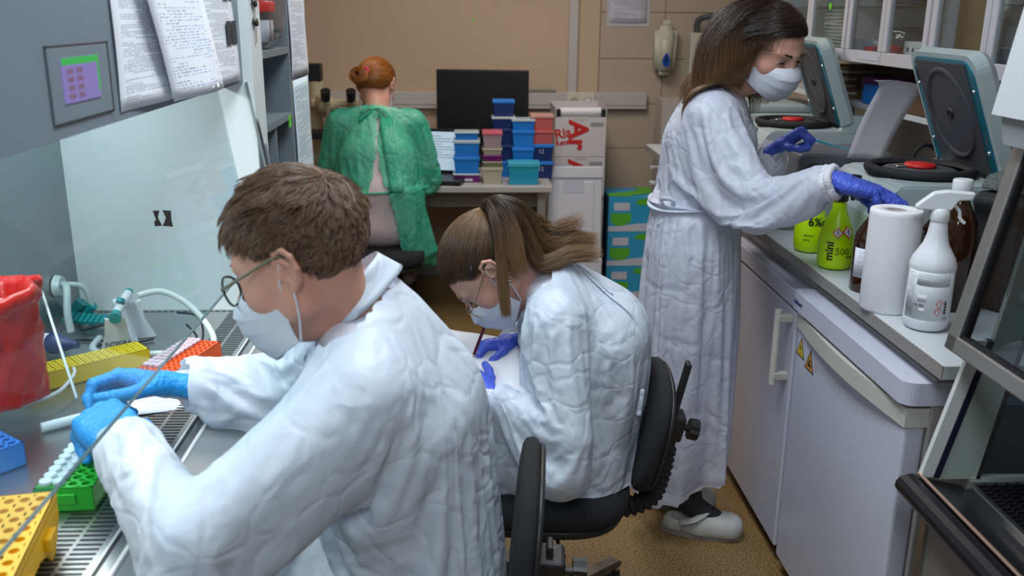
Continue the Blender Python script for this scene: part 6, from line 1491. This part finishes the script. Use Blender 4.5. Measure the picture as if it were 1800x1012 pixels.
    A = locks([T, T+[.03, -.01, .012], T+[.085, -.015, -.012], T+[.125, -.01, -.075], T+[.175, .0, -.095], T+[.21, .02, -.085], T+[.27, .02, -.095]], 1700, rng, .014, .022, wav=.006)
    A2 = locks([T, T+[.03, -.03, .012], T+[.075, -.045, -.02], T+[.105, -.05, -.085], T+[.135, -.05, -.125], T+[.20, -.035, -.105], T+[.27, -.03, -.105]], 1100, rng, .014, .016, wav=.007)
    B = locks([T, T+[.012, -.04, .01], T+[.028, -.078, -.035], T+[.036, -.095, -.11], T+[.042, -.10, -.18], T+[.048, -.10, -.235]], 1300, rng, .012, .010, wav=.004)
    B2 = locks([T, T+[.03, -.04, .012], T+[.055, -.07, -.03], T+[.068, -.085, -.09], T+[.08, -.09, -.14]], 900, rng, .013, .020, wav=.004)
    D = locks([T, T+[.04, -.01, .010], T+[.11, .01, -.03], T+[.16, .02, -.06], T+[.20, .02, -.045], T+[.23, .03, -.03]], 350, rng, .010, .016, wav=.010)
    S = np.concatenate([A, A2, B, B2, D]); hair_obj('ponytail', S, .00042, HMt, root)
    R2 = Matrix(((1, 0, 0), (0, 1, 0), (0, 0, 1))).to_4x4(); hb = MB(); hb.tube([(T+np.array([0, .013*math.cos(a), .013*math.sin(a)])) for a in [2*math.pi*k/12 for k in range(12)]], .0065, closed=True, res=2); wparent(hb.build('hair_band', MBKM), root)
    cl = MB(); e = tow(np.array([[-.079, .002, .050], [-.080, .018, .038]]), HM); cl.tube([e[0], (e[0]+e[1])/2+[0, -.004, .002], e[1]], .0035, n=6); wparent(cl.build('hair_clip', MBK), root)
    # shoe seen behind the man's gown
    for p, nm in (((.02, 2.42, .0), 1), ((-.03, 2.06, .0), 0)):
        s = MB(); s.lathe([(.0, 0)], n=3, cap=False) if False else None
        q = Sdf(); q.cone((p[0]+.03, p[1], .04), (p[0]-.05, p[1], .035), .036, .034, .03).cone((p[0]-.05, p[1], .035), (p[0]-.14, p[1], .03), .034, .026, .03).cone((p[0]+.045, p[1], .06), (p[0]+.045, p[1], .09), .034, .036, .02)
        V, Q = q.mesh(.006); V[:, 2] = np.maximum(V[:, 2], .006); mkmesh('sneaker', V, Q, [mat('sneaker_white', (.5, .5, .48), .6) if nm else bpy.data.materials['sneaker_white']], root)
    return root
writer = build_writer()
# ---------------------------------------------------------------- standing woman
def build_stander():
    rng = np.random.default_rng(9)
    root = thing('person', 'standing woman with long dark hair and mask reaching over the counter in a white gown', 'person', (.72, 2.66, 0))
    HM = basis((.850, 2.655, 1.508), (.44, -.76, -.42), (.12, -.30, .95)); C7 = np.array([.735, 2.745, 1.385])
    rt = np.array([-.33, -.94, 0]); RS, LS = C7+rt*.165+[-.0, 0, -.055], C7-rt*.165+[0, 0, -.055]
    RE, LE = np.array([.780, 2.430, 1.125]), np.array([.90, 2.93, 1.08]); RW, LW = np.array([.930, 2.275, 1.198]), np.array([.965, 2.855, 1.205])
    PV = np.array([.675, 2.70, .93]); WA = np.array([.685, 2.71, 1.06]); CH = np.array([.715, 2.715, 1.24])
    b = Sdf()
    b.cone(PV, WA, .125, .095, .05, w=rt, fl=1.30).cone(WA, CH, .092, .110, .05, w=rt, fl=1.30).cone(CH, C7-[0, 0, .06], .105, .07, .06, w=rt, fl=1.5)
    for S, E_, W_ in ((RS, RE, RW), (LS, LE, LW)): b.cone(C7-[0, 0, .05], S, .05, .052, .06).cone(S, E_, .046, .038, .03).cone(E_, W_, .037, .025, .02)
    FR, FL = np.array([.70, 2.62, .06]), np.array([.66, 2.80, .06])
    for s_, F in ((.075, FR), (-.075, FL)): b.cone(PV+rt*s_+[0, 0, -.03], (PV+F)/2+[.02, 0, .02], .092, .058, .05).cone((PV+F)/2+[.02, 0, .02], F+[0, 0, .05], .055, .036, .03)
    coll = b.mesh(.013, off=.003)
    b.cone(FR+[0, 0, .04], FR+[.12, -.035, -.02], .036, .028, .02).cone(FL+[0, 0, .04], FL+[.12, -.035, -.02], .036, .028, .02)
    parts = [b.mesh(.010)]; nb = len(parts[0][1]); parts.append(add_head(HM, C7+[.0, 0, .01], .047, True, .0022, lidlow=-.1))
    HR_ = basis(RW, (.90, -.34, -.22), (.20, -.10, .97)); HL = basis(LW, (.55, -.45, .55), (-.35, .3, .9))
    sr, tr = hand_sdf(-1, [(.12, .22, .15, .08), (.04, .32, .22, .12), (-.03, .48, .35, .2), (-.12, .95, .45, .25)], [(.70, .60, -.35), (.45, .80, -.45), (.35, .80, -.5)], 1.08)
    sl, tl = hand_sdf(1, [(.05, 1.2, 1.3, .8), (.0, 1.3, 1.35, .8), (-.05, 1.35, 1.4, .8), (-.1, 1.4, 1.4, .8)], [(.65, .55, -.5), (.1, .75, -.6), (-.5, .6, -.3)], .95)
    for s_, M_ in ((sl, HL), (sr, HR_)): V, Q = s_.mesh(.004, off=-.0022, relax=0); parts.append((tow(V, M_), Q))
    V, Q = join(parts); bo = mkmesh('body', V, Q, [SKIN2, MSC, MBKM], root); mi = np.zeros(len(Q), int); mi[:nb] = 1; f = V[Q].mean(1); mi[(np.arange(len(Q)) < nb) & (f[:, 2] < .45)] = 2; bo.data.polygons.foreach_set('material_index', mi.astype(np.int32))
    for s_, M_, sd in ((sl, HL, 8), (sr, HR_, 9)): V, Q = glove_mesh(s_, M_, h=.002, seed=sd, cuff=-.045, wrinkle=.0008); mkmesh('glove', V, Q, GLV, root)
    g = Sdf()
    HB = np.array([.685, 2.64, .16])
    g.cone(HB, PV-[0, 0, .25], .165, .190, .06, w=rt, fl=1.18).cone(PV-[0, 0, .25], PV, .190, .165, .06, w=rt, fl=1.22).cone(PV, WA, .165, .128, .05, w=rt, fl=1.25).cone(WA, CH, .125, .145, .05, w=rt, fl=1.28).cone(CH, C7-[0, 0, .06], .140, .085, .06, w=rt, fl=1.45)
    for S, E_, W_ in ((RS, RE, RW), (LS, LE, LW)):
        g.cone(C7-[0, 0, .05], S, .065, .072, .06).cone(S, E_, .086, .088, .04).cone(E_, E_*.4+W_*.6, .086, .066, .03).cone(E_*.4+W_*.6, W_, .060, .040, .02)
    nx = _n(HM[:3, 3]-C7+[0, 0, .02]); g.cone(C7-[0, 0, .04], C7+nx*.05, .072, .060, .03)
    V, Q = g.mesh(.0115); cuts = [(C7+nx*.015, nx, .11)]+[(W_-(W_-E_)*.08, W_-E_, .085) for E_, W_ in ((LE, LW), (RE, RW))]+[((.70, 2.45, .262), (.25, .0, -1), 2)]
    V, Q = cutmesh(V, Q, cuts); pins = pin_near(V, [(C7+nx*.012, .09, 1), (LW, .055, 1), (RW-(RW-RE)*.08, .055, 1)]); pins = np.maximum(pins, (abs(V[:, 2]-1.055) < .012)*.7)
    V[:, :2] += (V[:, :2]-WA[:2])*(-.12*np.exp(-((V[:, 2]-1.055)/.02)**2))[:, None]*((np.linalg.norm(V[:, :2]-WA[:2], axis=1) < .19)[:, None])
    V2 = drape(V, Q, [coll], frames=24, shrink=-.075, pins=pins, bend=.25, stiff=12)
    V2[:, 0] = np.minimum(V2[:, 0], np.where(V2[:, 2] < .95, .872, 9))
    subsurf(mkmesh('gown', V2, Q, gown_mat('white_gown_sheer', (.78, .80, .90), (.70, .72, .84), .35, .93, 1.0, 5), root))
    t = MB(); k = 36; ring = []
    for j in range(k):
        a = 2*math.pi*j/k; d = np.array([math.cos(a), math.sin(a), 0]); c = abs(d@rt); r = .128+.042*c; ring.append(WA+d*r+[0, 0, .0+.006*math.sin(3*a)])
    t.tube(ring, .010, closed=True, res=2, flat=.4); q = WA+[-.115, -.10, 0]; t.tube([q, q+[-.02, -.02, .03], q+[.01, -.04, .03], q+[.01, -.01, -.01], q+[-.02, .0, -.05]], .007, flat=.4); wparent(t.build('waist_tie', GOWN), root)
    cf = MB(); fd = _n(RW-RE); 
    for s in (.0, .018, .034): 
        c = RW-fd*(.045-s); e1 = _n(np.cross(fd, [0, 0, 1])); e2 = np.cross(fd, e1); cf.tube([c+e1*(.036+.003*math.sin(5*a+s*90))*math.cos(a)+e2*(.036+.003*math.cos(4*a+s*50))*math.sin(a) for a in [2*math.pi*j/20 for j in range(20)]], .011, closed=True, res=2)
    wparent(cf.build('knit_cuff', mat('knit_cuff', (.70, .70, .76), .85, bump=.4, bscale=220)), root)
    eyes(HM, root, hair_mat('brow_black', (.02, .012, .01), (.04, .025, .02)), rng, -.30, True); mask(HM, root)
    # long hair falling by gravity round the skull
    n = 9500; P = scalp_points(n, rng, .006); Mi = np.linalg.inv(HM); down = Mi[:3, :3]@np.array([0, 0, -1.]); sd = np.where(P[:, 0] < -.030, -1, 1.)
    K = 29; step = .0125; S = np.zeros((n, K, 3)); S[:, 0] = P; p = P.copy(); nn = (P-HC)/HR; nn /= np.linalg.norm(nn, axis=1, keepdims=True)
    v = np.stack([sd*np.where(sd < 0, .45, .95), np.where(sd < 0, -1.3, -.40-.35*(P[:, 1] > .02)), .12*np.ones(n)], 1)+nn*.2; rnd = rng.normal(0, .10, (n, 3)); ln = rng.uniform(.80, 1.0, n); lay = rng.random(n)
    cap = [(tow(np.array([C7+[0, 0, -.03]]), Mi)[0], tow(np.array([RS]), Mi)[0], .085), (tow(np.array([C7+[0, 0, -.03]]), Mi)[0], tow(np.array([LS]), Mi)[0], .085), (tow(np.array([C7+[0, 0, -.03]]), Mi)[0], tow(np.array([CH]), Mi)[0], .115)]
    R0 = HR+.004
    for k in range(1, K):
        s = k/K; w = min(1, .10+s*1.5); d = v*(1-w)+down*w*1.1+rnd*(.5 if s < .5 else .25); bk = np.array([0, -.5, 0])*(s < .45); d = d+bk*(p[:, 1] > -.02)[:, None]; d /= np.linalg.norm(d, axis=1, keepdims=True); p = p+d*step*ln[:, None]
        q = (p-HC)/(R0+lay[:, None]*.009*min(1, s*4)); r = np.linalg.norm(q, axis=1, keepdims=True); p = np.where(r < 1, HC+(p-HC)/np.maximum(r, 1e-6), p)
        fx = (p[:, 1] > .005) & (p[:, 2] < .03); p[fx, 0] = np.sign(p[fx, 0]+1e-9)*np.maximum(abs(p[fx, 0]), .066+.010*lay[fx]); p[:, 1] = np.where((p[:, 2] < .03) & (p[:, 1] > .022), p[:, 1]-.6*(p[:, 1]-.022), p[:, 1]); fr_ = sd < 0; p[:, 1] = np.where(fr_ & (p[:, 2] < .05) & (p[:, 1] > -.03), p[:, 1]-.010, p[:, 1])
        # face box below the ear line kept clear, jaw and neck
        for a, b_, rr in cap:
            ab = b_-a; t_ = np.clip(((p-a)@ab)/(ab@ab), 0, 1)[:, None]; c = a+t_*ab; dd = p-c; L = np.linalg.norm(dd, axis=1, keepdims=True); p = np.where(L < rr, c+dd/np.maximum(L, 1e-6)*rr, p)
        S[:, k] = p
    S = clump(S, rng, 260, .55); W_ = tow(S.reshape(-1, 3), HM).reshape(S.shape)
    hair_obj('hair', W_, .00045, hair_mat('dark_brown_hair', (.018, .010, .008), (.045, .024, .016), tipc=(.17, .085, .035)), root); hair_cap(HM, mat('hair_under_black', (.014, .009, .007), .7), root, .001, .010)
    # clogs
    MCL = mat('clog_leather', (.50, .49, .46), .55, noise=.15, nscale=12); MSO = mat('clog_sole', (.30, .28, .25), .8)
    for F, nm in ((FR, 0), (FL, 1)):
        fdv = _n((.95, -.30, 0)); sdv = np.array([-fdv[1], fdv[0], 0]); o = F+[0, 0, -.06]
        X = np.eye(4); X[:3, 0] = sdv; X[:3, 1] = fdv; X[:3, 2] = (0, 0, 1); X[:3, 3] = o
        s = Sdf(); s.cone((0, -.045, .030), (0, .04, .030), .034, .036, .03, w=(1, 0, 0), fl=1.1).cone((0, .04, .03), (.004, .12, .034), .038, .040, .03, w=(1, 0, 0), fl=1.15).cone((0, .06, .045), (.002, .135, .038), .036, .036, .03, w=(1, 0, 0), fl=1.1)
        s.ell((0, -.01, .085), (.040, .060, .045), k=.012, op='s')
        V, Q = s.mesh(.004); V[:, 2] = np.maximum(V[:, 2], .016); c = mkmesh('clog', tow(V, X), Q, MCL, root)
        so = MB(); prof = [(.044*math.sin(a)*(1 if math.cos(a) > 0 else .88)+(.004 if math.cos(a) > 0 else 0), .045+.128*math.cos(a)) for a in [2*math.pi*k/32 for k in range(32)]]; so.prism(prof, 0, .020, M=bMat(X)); wparent(so.build('clog_sole', MSO), root)
        st = MB(); st.tube([(-.043, -.01, .035), (-.047, -.02, .055), (-.046, .02, .070), (-.02, .055, .088), (.02, .055, .088), (.046, .02, .070), (.047, -.02, .055), (.043, -.01, .035)], .013, flat=.25, M=bMat(X)); wparent(st.build('clog_strap', MCL), root)
        st = MB(); st.tube([(.0535-.002, .005, .062), (.0535, .018, .072), (.0535, .024, .062), (.0535, .010, .052)], .0016, closed=True, M=bMat(X), res=2); wparent(st.build('clog_buckle', MCH), root)
        if nm == 0: x = text('clog_marking', 'MT', .022, MRED, None, Matrix.Identity(4), .0003); 
        if nm == 0:
            x.data.transform(bMat(X) @ frame((-.0425, .085, .034), (0, 1, 0), (.25, 0, 1)) @ Matrix.Translation((-.0, 0, 0))); wparent(x, root)
    return root
stander = build_stander()
# ---------------------------------------------------------------- red-haired person at the desk
def build_green():
    rng = np.random.default_rng(12)
    root = thing('person', 'red-haired person in a green gown sitting at the desk with back to the room', 'person', (-.43, 4.5, 0))
    HM = basis((-.445, 4.685, 1.242), (.25, .86, -.38), (.08, .3, .95)); HM[:3, :3] *= 1.10; C7 = np.array([-.445, 4.60, 1.135])
    LS, RS = C7+[-.17, .02, -.06], C7+[.17, .02, -.06]; LE, RE = np.array([-.69, 4.66, .86]), np.array([-.20, 4.66, .86]); LW, RW = np.array([-.58, 4.86, .83]), np.array([-.26, 4.87, .82])
    PV = np.array([-.43, 4.47, .60]); CH = np.array([-.44, 4.53, .92]); KL, KR = np.array([-.55, 4.88, .57]), np.array([-.30, 4.88, .57]); sx = (1, 0, 0)
    b = Sdf(); b.cone(PV, PV+[0, .0, .16], .115, .105, .05, w=sx, fl=1.4).cone(PV+[0, 0, .16], CH, .105, .11, .05, w=sx, fl=1.4).cone(CH, C7-[0, -.01, .06], .11, .07, .06, w=sx, fl=1.5)
    for S, E_, W_, K in ((LS, LE, LW, KL), (RS, RE, RW, KR)): b.cone(C7-[0, -.01, .05], S, .05, .055, .06).cone(S, E_, .05, .04, .03).cone(E_, W_, .04, .026, .02).cone(PV+[(K[0]+.43)*.6, 0, 0], K, .09, .062, .05)
    coll = b.mesh(.014, off=.003); FR = np.array([-.36, 5.42, .07])
    b.cone(KL, (-.52, 4.75, .1), .058, .04, .03).cone(KR, (-.36, 5.36, .13), .058, .04, .03).cone((-.52, 4.75, .08), (-.52, 4.87, .045), .036, .03, .02).cone(FR, FR+[.01, .12, -.03], .034, .028, .02)
    parts = [b.mesh(.011)]; nb = len(parts[0][1]); parts.append(add_head(HM, C7+[0, .01, .0], .047, True, .0032))
    for W_, s_ in ((LW, 1), (RW, -1)):
        hs, _ = hand_sdf(s_, [(.05, .3, .4, .2)]*4, [(.7, .6, -.2), (.4, .9, -.2), (.2, .9, -.1)], .92); M_ = basis(W_, (-.1*s_*-1, 1, -.1), (0, .1, 1)); V, Q = hs.mesh(.004, relax=0); parts.append((tow(V, M_), Q)); V, Q = glove_mesh(hs, M_, h=.003, cuff=-.03); mkmesh('glove', V+normals(V, Q)*.001, Q, GLB, root)
    V, Q = join(parts); bo = mkmesh('body', V, Q, [SKIN2, mat('scrub_pink_white', (.62, .50, .52), .8), mat('trousers_dark', (.015, .03, .03), .8), mat('sock_pink', (.45, .22, .25), .8)], root); f = V[Q].mean(1); mi = np.zeros(len(Q), int); k = np.arange(len(Q)) < nb; mi[k] = 1; mi[k & (f[:, 2] < .60) & (f[:, 1] > 4.64)] = 2; mi[k & (f[:, 2] < .20)] = 3; bo.data.polygons.foreach_set('material_index', mi.astype(np.int32))
    g = Sdf(); g.cone(PV+[0, 0, -.06], PV+[0, 0, .16], .165, .150, .05, w=sx, fl=1.40).cone(PV+[0, 0, .16], CH, .148, .155, .05, w=sx, fl=1.40).cone(CH, C7-[0, -.01, .06], .150, .088, .06, w=sx, fl=1.5)
    for S, E_, W_, K in ((LS, LE, LW, KL), (RS, RE, RW, KR)): g.cone(C7-[0, -.01, .05], S, .066, .08, .06).cone(S, E_, .09, .088, .04).cone(E_, W_, .082, .045, .03).cone(PV+[(K[0]+.43)*.6, 0, -.02], K, .13, .10, .06).cone(K, K-[0, .02, .22], .1, .11, .05)
    g.cone(PV+[.16, .05, -.05], PV+[.20, .18, -.24], .10, .10, .06)
    g.cone(C7-[0, 0, .03], C7+[0, .025, .03], .066, .058, .03); V, Q = g.mesh(.012)
    cuts = [(C7+[0, .008, .012], (.05, .4, .9), .11)]+[(W_, W_-E_, .09) for E_, W_ in ((LE, LW), (RE, RW))]+[((-.43, 4.5, .36), (0, 0, -1), 2)]; V, Q = cutmesh(V, Q, cuts)
    # opening down the back
    zz = V[:, 2]; wl = np.interp(zz, [.4, .55, .74, .80, 1.0, 1.12], [.24, .20, .13, .045, .018, 0]); wr = np.interp(zz, [.4, .55, .74, .80, 1.0, 1.12], [.13, .11, .06, .045, .012, 0]); xc = -.425
    keep = ~((V[:, 1] < 4.56) & (V[:, 0] > xc-wl) & (V[:, 0] < xc+wr) & (zz < 1.11)); Q = Q[keep[Q].all(1)]; V, Q = compact(V, Q)
    pins = pin_near(V, [(C7+[0, .008, .01], .085, 1), (LW, .06, 1), (RW, .06, 1)]); pins = np.maximum(pins, ((abs(V[:, 2]-.775) < .012) & (V[:, 1] < 4.5))*.8); pins = np.maximum(pins, (V[:, 2] < .45)*.4)
    V2 = drape(V, Q, [coll], frames=20, shrink=-.07, pins=pins, bend=.25, stiff=12)
    GG = gown_mat('green_gown', (.045, .56, .36), (.14, .64, .46), .35, .82, .9, 7); subsurf(mkmesh('gown', V2, Q, GG, root))
    GD = mat('green_gown_fold', (.0, .38, .22), .6)
    # doubled edge on the right of the opening, belt, neck bow
    pts = []; 
    for z in np.linspace(1.11, .79, 9):
        x = xc+np.interp(z, [.78, 1.0, 1.12], [.045, .014, .0])+.035+.05*(1.11-z); k = (abs(V2[:, 2]-z) < .02) & (abs(V2[:, 0]-x) < .03) & (V2[:, 1] < 4.58); yy = V2[k, 1].min()-.005 if k.any() else 4.38; pts.append((x, yy, z))
    R = [[Vector((p[0]+(s-.5)*(.055+.05*(1.11-p[2])), p[1]-.001+.004*abs(s-.5), p[2])) for s in (0, .25, .5, .75, 1)] for p in pts]; wparent(MB().sheet(R, .0015).build('overlap_strip', GG), root)
    t = MB(); k = 44; ring = []
    for j in range(k):
        a = math.pi*(1.02+.96*j/(k-1)); d = np.array([math.cos(a), math.sin(a), 0]); ring.append(np.array([-.43, 4.50, .775+.01*math.cos(a)])+d*[.235, .158, 0])
    t.tube(ring, .009, res=2, flat=.4); wparent(t.build('gown_belt', GD), root); t = MB(); q = C7+np.array([0, -.062, .012]); t.tube([q, q+[-.05, -.02, .0], q+[-.075, -.025, -.06], q+[-.04, -.03, -.03], q], .008, flat=.4); t.tube([q, q+[.04, -.02, .0], q+[.085, -.03, -.05], q+[.06, -.04, -.075], q+[.02, -.02, -.02]], .008, flat=.4); wparent(t.build('gown_tie', GD), root)
    HMt = hair_mat('copper_hair', (.22, .065, .012), (.42, .16, .03)); n = 7000; P = scalp_points(n, rng); tie = np.array([-.02, -.115, .015]); S = to_tie(P, tie, 9, rng=rng); S = clump(S, rng, 300, .35); hair_obj('hair', tow(S.reshape(-1, 3), HM).reshape(S.shape), .0005, HMt, root); hair_cap(HM, mat('hair_under_copper', (.12, .035, .01), .7), root)
    bc = tie+np.array([-.012, -.012, -.014]); n = 2200; th = rng.uniform(0, 6.28, n); K = 16; S = np.zeros((n, K, 3)); rr = rng.uniform(.012, .036, n); tl = rng.normal(0, .35, (n, 2))
    for k in range(K):
        a = th+k/(K-1)*3.6; S[:, k] = bc+np.stack([rr*1.1*np.cos(a), -.012+.020*np.cos(a*.5+th)*tl[:, 0]-.012*(1-rr/.036), rr*np.sin(a)], 1)+rng.normal(0, .0006, (n, 3))
    hair_obj('hair_bun', tow(S.reshape(-1, 3), HM).reshape(S.shape), .0006, HMt, root); bs = Sdf(); bs.ell(bc+[0, -.006, 0], (.032, .016, .030)); V, Q = bs.mesh(.005); mkmesh('bun_base', tow(V, HM), Q, bpy.data.materials['hair_under_copper'], root)
    t = MB(); t.tube([tuple(tie+np.array([.006+.016*math.cos(a), -.006, .014+.012*math.sin(a)])) for a in [2*math.pi*k/12 for k in range(12)]], .0045, closed=True, M=bMat(HM), res=2); wparent(t.build('hair_tie', mat('pink_tie', (.65, .03, .12), .5)), root)
    mask(HM, root)
    for F, d in ((FR, 1), (np.array([-.52, 4.78, .05]), 0)):
        s = Sdf(); s.cone(F+[0, -.02, -.02], F+[.005, .08, -.025], .036, .036, .03).cone(F+[.005, .08, -.025], F+[.01, .15, -.035], .036, .028, .03); V, Q = s.mesh(.006); V[:, 2] = np.maximum(V[:, 2], .004); mkmesh('sneaker', V, Q, mat('sneaker_pale', (.50, .47, .50), .6), root)
    return root
green = build_green()
# ---------------------------------------------------------------- swivel chairs
MFAB = mat('chair_fabric_black', (.016, .016, .019), .92, bump=.5, bscale=700); MCHB = mat('chair_plastic_black', (.014, .014, .015), .42)
def cushion(w, d, t, n=28, p=3.2, dome=.012):
    """soft superellipse pad in x,y centred at 0"""
    m = MB(); vs = []; fs = []; prof = [(.86, -t*.5), (.97, -t*.42), (1.0, -t*.1), (.985, t*.30), (.93, t*.46), (.80, t*.5+dome*.3), (.45, t*.5+dome*.8), (.0, t*.5+dome)]
    for r, z in prof[:-1]:
        for k in range(n*2):
            a = math.pi*k/n; c, s = math.cos(a), math.sin(a); q = (abs(c)**p+abs(s)**p)**(-1/p); vs.append((w/2*c*q*r, d/2*s*q*r, z))
    N = n*2
    for i in range(len(prof)-2):
        for k in range(N): fs.append((i*N+k, i*N+(k+1) % N, (i+1)*N+(k+1) % N, (i+1)*N+k))
    fs.append(tuple(reversed(range(N)))); vs.append((0, 0, prof[-1][1])); L = len(vs)-1; b = (len(prof)-2)*N
    for k in range(N): fs.append((b+k, b+(k+1) % N, L))
    m.add(vs, fs, True); return m
def xf(m, M): m.v = [tuple(M @ Vector(v)) for v in m.v]; return m
def chair(label, loc, rz, seat_z=.46, back=True, top=.84, tilt=-6, base=.2, leg_mat=None, back_x=.235, rod_y=.0, rod_top=.83):
    """faces local -x"""
    c = thing('swivel_chair', label, 'chair', loc, rz)
    xf(cushion(.43, .44, .065), Matrix.Translation((0, 0, seat_z))).build('seat', MFAB, c)
    xf(cushion(.40, .41, .03, dome=0), Matrix.Translation((0, 0, seat_z-.045))).build('seat_shell', MCHB, c)
    if back:
        BM = Matrix.Translation((back_x, 0, 0)) @ Matrix.Rotation(math.radians(-tilt), 4, 'Y')
        hh = top-.49; X = BM @ Matrix.Translation((.0, 0, .49+hh/2)) @ Matrix.Rotation(-math.pi/2, 4, 'Y')
        xf(cushion(hh, .38, .034, p=2.8, dome=.006), X).build('backrest', MFAB, c)
        Y = X @ Matrix.Translation((0, 0, -.020)); xf(cushion(hh*.96, .365, .014, p=2.8, dome=0), Y).build('back_shell', MCHB, c)
        b = MB(); b.box(.040, .052, rod_y-.018, rod_y+.018, .60, rod_top, .003, M=BM); b.build('height_bar', MCHB, c)
        b = MB(); b.box(.0525, .0535, rod_y-.004, rod_y+.004, .62, rod_top-.01, M=BM); b.build('bar_slot', MPAPER if False else mat('worn_slot', (.35, .33, .22), .4, .5) if 'worn_slot' not in bpy.data.materials else bpy.data.materials['worn_slot'], c)
        b = MB(); b.box(.022, .075, rod_y-.034, rod_y+.034, .635, .70, .008, M=BM); b.box(.03, .066, rod_y-.026, rod_y+.026, .60, .64, .006, M=BM); b.build('clamp_bracket', MCHB, c)
        k = MB(); k.lathe([(.008, 0), (.008, .02)], n=14, M=BM @ Matrix.Translation((.074, rod_y-.0, .665)) @ Matrix.Rotation(math.pi/2, 4, 'Y'))
        n = 20; pr = [((.026 if j % 2 else .0225)*math.cos(2*math.pi*j/n), (.026 if j % 2 else .0225)*math.sin(2*math.pi*j/n)) for j in range(n)]; k.prism(pr, .016, .040, M=BM @ Matrix.Translation((.074, rod_y, .665)) @ Matrix.Rotation(math.pi/2, 4, 'Y')); k.build('clamp_knob', MCHB, c)
        P = [Vector((.050, rod_y, .605)), Vector((.055, rod_y, .53)), Vector((.045, rod_y, .46)), Vector((-.02, rod_y, .415)), Vector((-.09, rod_y, .405))]; P = [BM @ p for p in P]
        b = MB(); b.tube(P, lambda t: .024+.0035*math.sin(t*2*math.pi*19), res=32, n=18); b.build('rubber_bellows', MBKM, c)
    cz = .10; b = MB(); b.cyl((0, 0, cz-.02), (0, 0, .30), .028); b.cyl((0, 0, .30), (0, 0, seat_z-.06), .016); b.build('gas_column', MCHB, c)
    b = MB(); b.cyl((0, 0, .07), (0, 0, .115), .045, .035, 24); b.box(-.10, .10, -.08, .08, seat_z-.085, seat_z-.055, .006); b.build('column_hub', MCHB, c)
    for k in range(5):
        a = base+2*math.pi*k/5; X = Matrix.Rotation(a, 4, 'Z'); l = MB(); l.prism([(.03, .075), (.29, .085), (.30, .095), (.29, .105), (.03, .115)], -.017, .017, M=X @ XZ); l.build('leg', leg_mat or MCHB, c)
        w = MB()
        for s in (-1, 1): w.cyl((.285, s*.006, .028), (.285, s*.024, .028), .0275, n=20, M=X)
        w.cyl((.285, 0, .03), (.285, 0, .088), .007, n=10, M=X); w.box(.262, .308, -.006, .006, .03, .062, .003, M=X); w.build('castor', MCHB, c)
    lv = MB(); lv.tube([(.02, -.05, seat_z-.07), (.04, -.20, seat_z-.08), (.05, -.25, seat_z-.07)], .005); lv.build('height_lever', MCHB, c)
    return c
ML = mat('scuffed_leg', (.20, .18, .15), .4, .6, noise=.4, nscale=20)
chair('black swivel chair with rubber bellows under the woman drawing', (.190, 2.13, 0), math.radians(-5), .462, True, .785, -12, math.radians(44), ML, back_x=.122, rod_y=-.05)
chair('black swivel chair behind the man, its backrest seen edge-on in the foreground', (-.175, 1.47, 0), math.radians(-5), .46, True, .872, -4, math.radians(20), None, back_x=.222, rod_y=-.02, rod_top=.72)
chair('black round-cornered office stool under the green-gowned person', (-.43, 4.47, 0), math.radians(90), .455, False, base=.5)
# ---------------------------------------------------------------- paper, board, pencil, held tube
P = []
for i in range(11):
    t = i/10; row = []
    for j in range(11):
        s = j/10; p = Vector((-.075, 2.27, .815))+Vector((.20, -.06, -.012))*s+Vector((.035, -.235, -.045))*t; p.z += .004*math.sin(3*s+2*t)+.012*max(0, .25-s)*2+.014*max(0, s-.8)*t; row.append(p)
    P.append(row)
tag(MB().sheet(P).build('drawing_paper', MPAPER), 'white sheet being drawn on under the violet-gloved hands', 'paper')
m = MB(); X = frame((-.06, 2.04, .752), (.20, -.05, -.012), (-.03, .235, .045)); m.box(0, .21, -.01, .25, -.006, .0, .002, M=X); tag(m.build('clipboard', mat('marbled_board', (.16, .19, .24), .5, noise=.5, nscale=60)), 'dark marbled folder under the sheet on the lap', 'folder')
pc = thing('pencil', 'dark red pencil held upright over the sheet', 'pencil', (0, 0, 0)); a, b_ = Vector((.008, 2.118, .789)), Vector((.062, 2.10, .945)); d = (b_-a).normalized()
MB().cyl(a+d*.016, b_-d*.010, .0042, n=6).build('shaft', mat('maroon_lacquer', (.10, .008, .02), .25), pc); MB().cyl(a, a+d*.016, .0006, .0040, n=10).build('tip', mat('pencil_wood', (.55, .38, .22), .7), pc); MB().cyl(b_-d*.010, b_, .0043, n=12).build('ferrule', MCH, pc)
h = (MAN_TIPS[0][0]+MAN_TIPS[1][0])/2
t = thing('sample_tube', 'small tube with pink liquid held between the sky-blue gloved fingers', 'tube', Vector(h)); t.rotation_euler = (.4, 1.2, 0)
MB().lathe([(.002, -.022), (.005, -.016), (.0062, 0), (.0062, .01)], n=14).build('tube_body', mat('pink_tube', (.62, .36, .42), .2, trans=.4), t); MB().lathe([(.008, .01), (.0085, .016), (.006, .018)], n=14).build('tube_cap', MCAPW, t)
